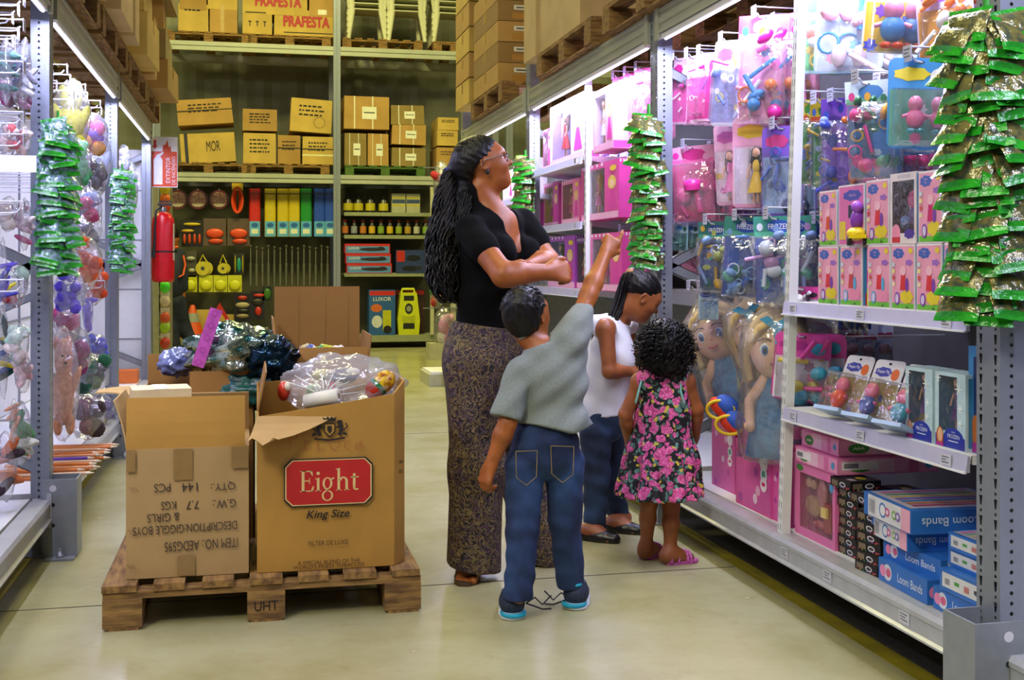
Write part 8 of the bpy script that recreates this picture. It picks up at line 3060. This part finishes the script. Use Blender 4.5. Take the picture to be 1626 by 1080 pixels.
for k, cx in enumerate((302, 327, 350, 373)):
 hungp('yellow_vest_pack', 'bright yellow folded safety vest pack, %s' % ['half behind the passer-by', 'under the fuller tow strap', 'under the narrower tow strap', 'last before the steel jacks'][k], 'vest pack', (cx - 11, 437, cx + 11, 464), YG, lambda t, w, h: (simple_card('#c4c41a', [(0, .4, .42, .32, '#cccc1e'), (0, .4, .15, .12, '#4a4a1a')])(t, w, h)))
for k in range(14):
 cx = 398 + k * 9.4
 hungp('steel_jack', 'thin grey steel tool hanging in the metal row, %s from the post' % ORD[13 - k], 'tool', (cx - 3, 388 + (k % 3) * 2, cx + 3, 454), YG - .04 * (k % 2), lambda t, w, h: [m_.build(n_, t) for m_, n_ in ((MB().tube([(0, 0, 0), (0, 0, h * .55)], w * .42, C('#8a8a78', .3, metal=.7), n=8), 'cylinder'), (MB().tube([(0, 0, h * .55), (0, 0, h * .92)], w * .2, C('#b0ae98', .25, metal=.8), n=8), 'rod'), (MB().ell((0, 0, h * .94), (w * .45, w * .3, h * .05), C('#3a382c', .4)), 'head'))], group=None)
hungp('power_drill', 'black, red and beige power tool pack over the reflective triangle', 'tool', (372, 466, 398, 512), YG, simple_card('#14120f', [(0, .6, .45, .10, '#a89a78'), (.05, .4, .4, .08, '#1c1a18'), (0, .85, .3, .08, '#b02a1e'), (0, .22, .4, .08, '#8a7a58')]))
hungp('angle_grinder', 'black and red grinder pack beside the drill pack', 'tool', (398, 462, 420, 508), YG, simple_card('#16120f', [(0, .62, .42, .12, '#2a2420'), (.1, .85, .42, .06, '#c02a1e'), (.05, .3, .25, .16, '#b8281c')]))
hungp('hose_coil', 'dark green hose coil pack behind the raised carton flap', 'hose', (417, 455, 432, 478), YG, simple_card('#1e2a14', [(0, .5, .4, .4, '#3a6a1e')]))
x, z, w_, h_ = at_rect(290, 488, 322, 533, YG)
t = thing('traffic_cone', 'orange traffic cone with a grey band on the back wall base shelf', 'cone', (x, YG - .05, SZ['base']))
mb = MB()
mb.lathe([(.15, .02), (.115, .13), (.075, .27), (.03, .42), (.022, .43)], C('#d8521a', .5), n=22)
mb.build('cone_body', t)
mb = MB()
mb.lathe([(.098, .20), (.062, .32)], C('#8f9288', .5), n=22)
mb.build('reflective_band', t)
mb = MB()
mb.box((0, 0, .012), (.34, .34, .024), C('#d8521a', .5))
mb.build('base', t)
t = thing('warning_triangle', 'red warning triangle standing on the back wall base shelf', 'triangle', (at_y(349, 520, YG).x, YG - .1, SZ['base']))
mb = MB()
P3 = [(-.26, 0), (.26, 0), (0, .46)]
I3 = [(-.18, .05), (.18, .05), (0, .36)]
mb.add([(a, -.012, b) for a, b in P3] + [(a, -.012, b) for a, b in I3] + [(a, .012, b) for a, b in P3] + [(a, .012, b) for a, b in I3], [f for i in range(3) for f in ((i, (i + 1) % 3, 3 + (i + 1) % 3, 3 + i), (6 + (i + 1) % 3, 6 + i, 9 + i, 9 + (i + 1) % 3), (i, 6 + i, 6 + (i + 1) % 3, (i + 1) % 3), (3 + i, 3 + (i + 1) % 3, 9 + (i + 1) % 3, 9 + i))], C('#c0261a', .35))
mb.build('frame', t)
mb = MB()
mb.box((0, .05, .01), (.3, .14, .02), C('#8a2018', .5))
mb.build('stand', t)
for lab, rect, c, dy in (('orange topped tan carton behind the traffic cone', (312, 492, 334, 534), '#a8781e', .15), ('tan carton behind the warning triangle', (336, 500, 374, 534), '#a07a2a', .15), ('round orange bundle beside the traffic cone', (276, 500, 294, 526), '#d0501a', .05)):
 x, z, w_, h_ = at_rect(*rect, YG)
 carton((x, YG + dy, SZ['base']), (w_, .2, h_), lab, k=4 if c != '#d0501a' else 0, tape=True)
YS = YB_ + .2
def jar(label, cx, shelf_, r, h, c1, c2, c3, grp, Y=YS, nm='jar'):
 t = thing(nm, label, nm, (at_y(cx, 330, Y).x, Y, SZ[shelf_]), group=grp)
 mb = MB()
 mb.lathe([(r, 0), (r, h * .82), (r * .8, h * .86)], C(c1, .35), n=14)
 mb.build('body', t)
 mb = MB()
 mb.lathe([(r * 1.01, h * .15), (r * 1.01, h * .6)], C(c2, .4), n=14)
 mb.build('label', t)
 mb = MB()
 mb.lathe([(r * .6, h * .84), (r * .62, h)], C(c3, .4), n=12)
 mb.build('cap', t)
for k, cx in enumerate((553, 569, 588, 609)):
 jar('black lidded yellow jar, %s on the top shelf' % ['nearest the rack post', 'second from the rack post', 'third from the rack post', 'fourth, beside the white tins'][k], cx, 'top', .068, .22, '#16150f', '#b8aa22', '#16150f', None)
for k, cx in enumerate((632, 655)):
 t = pbox('stacked white and yellow tin carton, %s' % ['beside the black jars', 'at the shelf end'][k], (at_y(cx, 320, YS).x, YS, SZ['top']), (.19, .16, .27), 0, '#a8a78c', front=lambda mb, w, h: (mb.drect(-w * .48, h * .5, w * .48, h * .7, C('#3a4a6a', .4)), mb.drect(-w * .48, h * .36, w * .48, h * .44, C('#b8aa22', .4)), mb.drect(-w * .48, h * .74, w * .48, h * .82, C('#b8aa22', .4))), cat='tin', name='tin_carton')
for k in range(10):
 jar('dark oil bottle with a bright label, %s along the second shelf' % ORD[k], 548 + k * 14.2, 'second', .045, .215, '#15150f', ('#b86a2a', '#8a90a0', '#b8702a', '#c9a02a', '#7a9a2a', '#c9a41e', '#8a9a2a', '#a8882a', '#b0b0a0', '#7a9a3a')[k], '#8a201a', 'oil bottles on the second shelf', nm='bottle')
def luxor(mb, w, h):
 mb.drect(-w * .48, h * .05, w * .48, h * .75, C('#5a86c0', .4))
 mb.drect(-w * .48, h * .75, w * .48, h * .97, C('#c02a1e', .4))
 mb.dtext('LUXOR', -w * .3, h * .55, h * .24, C('#e8e6da', .4), wmax=w * .3)
 mb.dell(w * .12, h * .42, w * .3, h * .18, C('#23262c', .4))
 mb.dell(w * .3, h * .55, w * .08, h * .14, C('#23262c', .4))
for k in range(3):
 pbox('red and blue power tool box, %s of the three on the third shelf' % ['lowest', 'middle', 'topmost'][k], (at_y(585 - 1.5 * k, 400, YS).x, YS, SZ['third'] + k * .136), (.62, .25, .134), 0, '#c0281c', front=luxor, cat='tool box', name='tool_box', group=None)
pbox('red and dark blue tool box with black discs, beside the three flat tool boxes', (at_y(650, 400, YS).x, YS, SZ['third']), (.40, .25, .32), 0, '#2a3a6a', front=lambda mb, w, h: (mb.drect(-w * .48, h * .5, -w * .2, h * .97, C('#b82a1e', .4)), mb.dell(w * .1, h * .65, w * .25, h * .14, C('#14161c', .4)), mb.dell(0, h * .2, w * .3, h * .12, C('#14161c', .4)), mb.dell(w * .3, h * .22, w * .12, h * .1, C('#23262c', .4))), cat='tool box', name='tool_box')
pbox('small orange box at the end of the third shelf', (at_y(676, 410, YS).x, YS, SZ['third']), (.10, .2, .22), 0, '#c8501a', cat='tool box', name='tool_box', front=lambda mb, w, h: mb.drect(-w * .3, h * .2, w * .3, h * .5, C('#8a2a14', .4)))
def washer_art(mb, w, h):
 mb.drect(-w * .48, h * .02, w * .48, h * .88, C('#2a5a9a', .4))
 mb.drect(-w * .48, h * .88, w * .48, h * .98, C('#c0281c', .4))
 mb.dtext('LUXOR', 0, h * .80, h * .085, C('#e8e6da', .4), wmax=w * .7)
 mb.drect(w * .02, h * .1, w * .34, h * .55, C('#b8b81e', .4))
 mb.dell(w * .2, h * .12, w * .16, w * .16, C('#1c1c1c', .4))
 mb.dell(-w * .22, h * .6, w * .22, h * .09, C('#c8662a', .4))
 mb.dell(-w * .2, h * .3, w * .2, h * .14, C('#c9ced0', .4))
pbox('blue pressure washer carton with a red top, on the back wall base shelf', (at_y(605, 500, YS).x, YS, SZ['base']), (.36, .3, .62), 0, '#2a5a9a', front=washer_art, cat='tool box', name='washer_carton')
pbox('dark pressure washer carton behind the yellow machine', (at_y(652, 500, YS).x, YS + .2, SZ['base']), (.42, .2, .62), 0, '#3a2420', front=lambda mb, w, h: mb.drect(-w * .48, h * .88, w * .48, h * .98, C('#c0281c', .4)), cat='tool box', name='washer_carton')
t = thing('pressure_washer', 'yellow upright pressure washer standing on the back wall base shelf', 'machine', (at_y(647, 500, YS).x, YS - .06, SZ['base']))
mb = MB()
mb.prism([(-.14, 0), (.14, 0), (.155, .2), (.13, .42), (.11, .58), (-.11, .58), (-.13, .42), (-.155, .2)], -.09, .09, C('#c6cc1c', .4), axis='y')
mb.build('shell', t)
mb = MB()
mb.face((0, -.0905, 0), (1, 0, 0), (0, 0, 1))
mb.drect(-.08, .08, .08, .16, C('#1c1f14', .5))
mb.dell(0, .36, .055, .075, C('#23281a', .5))
mb.dell(0, .36, .035, .04, C('#8a8f7a', .4))
mb.drect(-.07, .47, .07, .54, C('#1c1f14', .5))
for i in range(4):
 mb.dline([(-.09, .26 - .025 * i), (0, .235 - .025 * i), (.09, .26 - .025 * i)], .008, C('#8a901a', .5))
mb.build('control_panel', t)
mb = MB()
mb.tube([(-.09, 0, .58), (-.08, 0, .63), (.08, 0, .63), (.09, 0, .58)], .018, C('#c6cc1c', .4), n=8)
mb.build('handle', t)
for k, (px, py, Y, wp, hp, cols, lab) in enumerate(((703, 520, 13.95, 30, 60, ['#d87ab0', '#e8b0d0', '#e8e0e4'], 'pink bagged bundle at the end of a far gondola behind the ponytail'), (701, 290, 13.95, 26, 60, ['#d8d8dc', '#b82a3a', '#e0e0e6'], 'white and red bagged bundle high behind the ponytail'), (694, 470, 13.95, 20, 36, ['#2a7a3a', '#c8662a', '#b03a2a'], 'green and orange pack low behind the ponytail'))):
 plush_bag(lab, px, py, None, wp, hp, cols, 2, rz=0, Y=Y, cat='toy pack', name='hanging_bag')
t = thing('display_stand', 'pale gondola end stand behind the woman', 'stand', (at_y(716, 500, 13.8).x, 14.0, 0))
mb = MB()
mb.box((0, 0, .1), (.5, .3, .2), mat('cream_enamel', '#b9b795'))
mb.build('base', t)
mb = MB()
mb.box((.06, 0, 1.22), (.06, .06, 2.3), mat('cream_enamel', '#b9b795'))
for z in (.62, 1.0, 2.32):
 mb.box((-.10, -.03, z), (.42, .03, .012), STEEL)
mb.build('post_bar', t)
t = thing('plinth', 'low white plinth on the floor behind the paisley trousers', 'plinth', (at_z(712, 612, 0).x, at_z(712, 612, 0).y + .2, 0))
mb = MB()
mb.box((0, 0, .05), (.4, .6, .13), mat('cream_enamel', '#b9b795'))
mb.box((0, 0, .125), (.36, .56, .02), DECK)
mb.build('block', t)
t = thing('end_cap_stand', 'slim cream display stand of bright packs beside the extinguisher', 'stand', (at_y(262, 540, 12.2).x, 12.3, 0))
mb = MB()
mb.box((0, .1, 1.1), (.12, .02, 2.2), mat('cream_panel', '#9b9470', .7))
mb.box((-.095, 0, 1.1), (.05, .05, 2.2), mat('cream_enamel', '#b9b795'))
mb.box((0, 0, .03), (.3, .3, .06), mat('cream_enamel', '#b9b795'))
mb.build('frame', t)
for k, (py, c, cn) in enumerate(((300, '#c8b41e', 'yellow'), (316, '#d86a1e', 'orange'), (330, '#c8361e', 'red'), (456, '#4ad02a', 'neon green'), (478, '#c9b8a0', 'beige'), (505, '#c8502a', 'rust'), (520, '#9ac02a', 'lime'), (545, '#b83a2a', 'brick red'))):
 p = at_y(262, py, 12.2)
 mb = MB()
 mb.ell((0, 0, 0), (.05, .03, .06), C(c, .3), wob=.15, seed=k)
 mb.box((0, .035, .05), (.09, .004, .10), C('#d8d4b8', .5))
 mb.tube([(0, .04, .09), (0, .18, .09)], .004, WIRE, n=5)
 o = mb.build('small_pack')
 o.location = p
 tag(o, '%s little pack on the stand beside the extinguisher' % cn, 'pack')
# cartons on the back rack
def dtxt(s, size=.09, col='#8a1f1a', y=.0, x=0.0, w=.8, extra=None):
 def f(mb, ww, h):
  mb.dtext(s, ww * x, h * y, min(size, h * .4), C(col, .6), wmax=ww * w, bold=.008 if len(s) > 5 else 0)
  if extra:
   mb.lift = .0008
   extra(mb, ww, h)
 return f
def care(mb, w, h):
 for i in (-1, 0, 1):
  mb.drect(w * (.25 * i) - w * .05, h * -.05, w * (.25 * i) + w * .05, h * .0, BLACKINK)
  mb.drect(w * (.25 * i) - w * .015, h * -.2, w * (.25 * i) + w * .015, h * .0, BLACKINK)
 mb.drect(-w * .4, h * .3, w * .3, h * .34, BLACKINK)
def straps(mb, w, h):
 mb.drect(-w * .28, -h * .5, -w * .25, h * .5, C('#d8d4b8', .4))
 mb.drect(w * .12, -h * .5, w * .15, h * .5, C('#d8d4b8', .4))
 mb.drect(-w * .1, -h * .2, w * .22, h * .18, PAPER)
 mb.drect(-w * .06, -h * .02, w * .18, h * .02, C('#55584e', .7))
def darkband(mb, w, h):
 mb.drect(-w * .5, h * .03, w * .5, h * .07, C('#2a2414', .6))
 dec_lines(3, 4)(mb, w, h)
ZL1, ZL2 = 2.365, 4.105
PB = YB_ + .05
for cx, z, wh, cl in ((331, ZL1, 'under the slanting cartons on the lower level', None), (458, ZL1, 'under the five open cartons on the lower level', None), (612, ZL1, 'green, under the strapped parcels', mat('green_pallet_paint', '#4a6a2a', .8, var=.3)), (331, ZL2, 'under the four plain cartons on the upper level', None), (460, ZL2, 'under the red lettered cartons', None), (608, ZL2, 'under the first two stacks of white chairs', None), (722, ZL2, 'under the last stack of white chairs', None)):
 pallet('wooden pallet on the back wall rack, ' + wh, (at_y(cx, 200, PB).x, PB + .5, z), w=1.10 if cx < 700 else .6, d=1.0, col=cl)
ZP = .144
L = [
 ((288, 205, 375, 250), 1, 'slumped yellow-brown carton with a dark strap, on the lower level', 4, dtxt('MOR', .14, '#2a2010', .05, .1, .25, lambda mb, w, h: mb.drect(-w * .42, -h * .5, -w * .36, h * .5, C('#2a2a3a', .6))), -4),
 ((283, 158, 371, 196), 1, 'tilted carton with a dark seam, topmost beside the extinguisher sign', 0, darkband, -5),
 ((386, 208, 438, 255), 1, 'square carton with lines of print, first of the lower row of three', 4, dec_lines(4, 1), 0),
 ((441, 210, 477, 255), 1, 'narrow carton in the middle of the lower row of three', 1, darkband, 0),
 ((480, 212, 529, 255), 1, 'carton with a white strap, last of the lower row of three', 4, lambda mb, w, h: (mb.drect(-w * .5, -h * .2, w * .5, -h * .14, C('#d8d4a0', .4)), darkband(mb, w, h)), 0),
 ((385, 174, 440, 207), 1, 'open carton with raised flaps, above the printed square one', 1, dec_lines(4, 2), 0),
 ((460, 158, 526, 209), 1, 'bulging carton with a round stamp, leaning above the narrow one', 4, lambda mb, w, h: (dec_lines(3, 3)(mb, w, h), mb.dell(w * .2, -h * .2, w * .14, w * .14, C('#6f5a1e', .7)), mb.dell(w * .2, -h * .2, w * .125, w * .125, kraft(4))), 3),
 ((547, 205, 582, 255), 1, 'strapped parcel with a white label, lowest by the rack post', 5, straps, 0),
 ((584, 205, 617, 255), 1, 'strapped parcel with a white label, lowest in the middle', 0, straps, 0),
 ((622, 230, 676, 258), 1, 'strapped parcel with a white label, lowest of the three in its column', 5, straps, 0),
 ((622, 198, 676, 229), 1, 'strapped parcel with a white label, middle of the three in its column', 0, straps, 1),
 ((621, 168, 674, 197), 1, 'strapped parcel with a dark cord, topmost of the three in its column', 5, straps, -1),
 ((546, 154, 618, 204), 1, 'wide strapped parcel with a white sheet, on the two lowest parcels', 0, straps, 0),
 ((693, 232, 727, 262), 1, 'small carton lowest in the stack above the ponytail', 0, dec_lines(2, 7), 0),
 ((694, 207, 727, 231), 1, 'small carton in the middle of the stack above the ponytail', 4, dec_lines(2, 8), 0),
 ((695, 187, 728, 206), 1, 'small carton on top of the stack above the ponytail', 4, dec_lines(2, 9), 0),
 ((283, 16, 331, 58), 2, 'plain square carton by the boxes of the side rack, upper level', 4, dec_lines(1, 5), 0),
 ((333, 16, 377, 58), 2, 'plain square carton taped down its front, upper level', 0, lambda mb, w, h: mb.drect(-w * .12, -h * .5, w * .02, h * .5, TAPE), 0),
 ((285, -28, 328, 14), 2, 'plain carton cut by the picture top, upper level', 1, None, 0),
 ((330, -28, 377, 14), 2, 'second plain carton cut by the picture top, upper level', 4, None, 0),
 ((385, 22, 432, 62), 2, 'square carton with handling marks beside the red lettered ones', 4, care, 0),
 ((435, 27, 538, 64), 2, 'long carton with red lettering, lower of the pair', 4, dtxt('PRAFESTA', .14, '#a81f24', .05, .0, .7, lambda mb, w, h: mb.drect(-w * .35, -h * .40, w * .4, -h * .36, BLACKINK)), 0),
 ((385, -30, 488, 21), 2, 'long carton with red lettering, upper of the pair', 4, dtxt('PRAFESTA', .14, '#a81f24', -.12, .05, .7), 0),
 ((491, -24, 537, 25), 2, 'carton with a paper slip at the end of the red lettered row', 0, lambda mb, w, h: mb.drect(-w * .2, -h * .45, w * .1, -h * .3, PAPER), 0)]
tops = {}
for rect, lv, lab, kf, dec, tl in L:
 x, z, w_, h_ = at_rect(*rect, PB + .05)
 zb = (ZL1 if lv == 1 else ZL2) + ZP
 if abs(z - zb) < .14:
  z = zb
 carton((x, PB + .35, z), (w_, .6, h_), lab, k=kf, decor=dec, tilt=R_(tl), sag=.03)
# stacked white chairs
def chair():
 t = thing('plastic_chair', '', 'chair')
 PL = C('#c9c9a8', .5)
 mb = MB()
 mb.prism([(a, b) for a, b in rect_round(.46, .44, .06)], .42, .435, PL)
 mb.build('seat', t)
 mb = MB()
 for i in range(4):
  mb.tube([(-.2, .2 + .03 * i, .5 + .09 * i), (0, .235 + .03 * i, .515 + .09 * i), (.2, .2 + .03 * i, .5 + .09 * i)], .014, PL, n=6)
 mb.tube([(-.21, .19, .43), (-.22, .26, .66), (-.19, .31, .82), (0, .33, .86), (.19, .31, .82), (.22, .26, .66), (.21, .19, .43)], .018, PL, n=7)
 mb.build('backrest', t)
 for s in (-1, 1):
  mb = MB()
  mb.tube([(s * .19, -.19, .43), (s * .255, -.235, 0)], [.036, .03], PL, n=8)
  mb.build('leg', t)
  mb = MB()
  mb.tube([(s * .19, .19, .43), (s * .245, .25, 0)], [.034, .028], PL, n=8)
  mb.build('leg', t)
  mb = MB()
  mb.tube([(s * .25, -.2, 0.43), (s * .27, -.18, .62), (s * .27, .15, .64), (s * .23, .24, .62)], .02, PL, n=7)
  mb.build('armrest', t)
 return t
ch = None
for k, cx in enumerate((582, 645, 716)):
 x = at_y(cx, 40, PB + .2).x
 for i in range(5):
  loc = (x, PB + .36 + .012 * i, ZL2 + ZP + .085 * i)
  lab = 'white plastic chair, %s in the %s stack on the top level' % (['lowest', 'second', 'third', 'fourth', 'topmost'][i], ['first', 'middle', 'last'][k])
  if ch is None:
   ch = chair()
   ch.location = loc
   ch['label'], ch['group'] = lab, 'stacked white plastic chairs'
  else:
   dup(ch, loc, rot=(0, 0, 0), label=lab, group='stacked white plastic chairs')
# goods on top of the side racks
ZT = 2.285
PZ = ZT + .144
for X0, s, ys, nm in ((1.70, 1, (4.95, 6.3, 8.45), 'pink-toy'), (-.70, -1, (4.0, 5.3, 6.6, 7.9, 9.15), 'stuffed-toy')):
 for k, y in enumerate(ys):
  pallet('wooden pallet across the top of the %s rack, %s' % (nm, ['frontmost', 'second', 'third', 'fourth', 'fifth'][k]), (X0 + s * .55, y + .0, ZT), w=1.1, d=1.15 if s > 0 else 1.2)
for k, y in enumerate((2.6, 3.75)):
 pallet('wooden pallet across the top of the pink-toy rack, above the peg field, %s' % ['nearest', 'behind the nearest'][k], (2.3, y, ZT), w=1.1, d=1.15)
def side_carton(label, X, s, y0, y1, z, h, dp, k=0, decor=None, face='-y', sag=.01):
 return carton((X + s * dp / 2, (y0 + y1) / 2, z), (dp, y1 - y0, h), label, k=k, decor=decor, face=face, sag=sag)
y1_, y0_ = at_x(856, 90, 1.72).y, at_x(921, 50, 1.72).y
side_carton('huge pale carton towering on the pink-toy rack over the glasses', 1.72, 1, y0_, y1_, PZ, 1.1, .95, k=6, decor=lambda mb, w, h: (dec_lines(1, 3)(mb, w, h * .9), mb.drect(-w * .05, -h * .47, w * .02, -h * .43, C('#5f4526', .8))))
side_carton('tall pale carton edge standing behind the huge one', 1.70, 1, y1_ + .01, y1_ + .32, PZ, 1.0, .9, k=6)
side_carton('dark brown carton on the frontmost pallet of the pink-toy rack', 2.0, 1, 4.5, 5.2, PZ, .8, .8, k=3)
for r in range(5):
 for c_ in range(2):
  side_carton('small white-labelled tan carton, %s up in the %s column behind the huge carton' % (ORD[r], ['outer', 'inner'][c_]), 1.70 + c_ * .27, 1, 8.0, 8.9, PZ + r * .147, .143, .255, k=(0, 3)[(r + c_) % 2], decor=lambda mb, w, h: (mb.drect(-w * .05, h * .05, w * .42, h * .28, PAPER), mb.drect(w * .02, h * .12, w * .36, h * .2, C('#55584e', .7)), mb.drect(-w * .1, -h * .4, w * .4, -h * .1, C('#a8782a', .6))))
 side_carton('tan carton deep in the far column of the pink-toy rack, %s up' % ORD[r], 1.68, 1, 9.0, 9.6, PZ + r * .2, .19, .6, k=(4, 0)[r % 2], decor=dec_label(.1, .1, .4, .4, r))
spec_l = [(3.55, 4.35, 0, .42, 3), (3.6, 4.3, 1, .42, 0), (4.8, 5.5, 0, .30, 0), (4.8, 5.55, 1, .34, 4), (4.75, 5.5, 2, .36, 0), (5.65, 5.95, 0, .5, 4), (6.1, 6.7, 0, .28, 6), (6.1, 6.75, 1, .30, 0), (6.1, 6.7, 2, .34, 3), (6.8, 7.1, 0, .45, 6), (7.4, 8.05, 0, .27, 4), (7.4, 8.0, 1, .25, 4), (7.4, 8.05, 2, .26, 0), (7.4, 8.0, 3, .3, 5), (8.15, 8.4, 0, .4, 0), (8.8, 9.6, 0, .22, 1), (8.8, 9.55, 1, .22, 5), (8.85, 9.6, 2, .24, 0), (8.8, 9.6, 3, .26, 5), (8.8, 9.55, 4, .28, 0)]
zacc = {}
for k, (a, b, lv, h, kf) in enumerate(spec_l):
 key = round(a)
 z = PZ if lv == 0 else zacc[key]
 dec = dec_label(-.15, .12, .5, .36, k) if k % 3 != 1 else None
 cx = -.665 - .03 * (k % 3) + (.10 if a > 7.3 else .04)
 pos = ['over the frontmost pallet', 'on the second pallet', 'upright behind the second pallet', 'on the third pallet', 'upright behind the third pallet', 'on the fourth pallet', 'upright behind the fourth pallet', 'on the last pallet']
 gi = 0 if a < 4.5 else 1 if a < 5.6 else 2 if a < 6 else 3 if a < 6.75 else 4 if a < 7.2 else 5 if a < 8.1 else 6 if a < 8.6 else 7
 carton((cx - .3, (a + b) / 2, z), (.6, b - a, h - .004), 'brown carton %s of the stuffed-toy rack, %s' % (pos[gi], ['at the bottom', 'second up', 'third up', 'fourth up', 'fifth up'][lv]), k=kf, decor=dec, sag=.02, rz=R_(2.0 * ((k * 7) % 5 - 2) / 2))
 zacc[key] = z + h
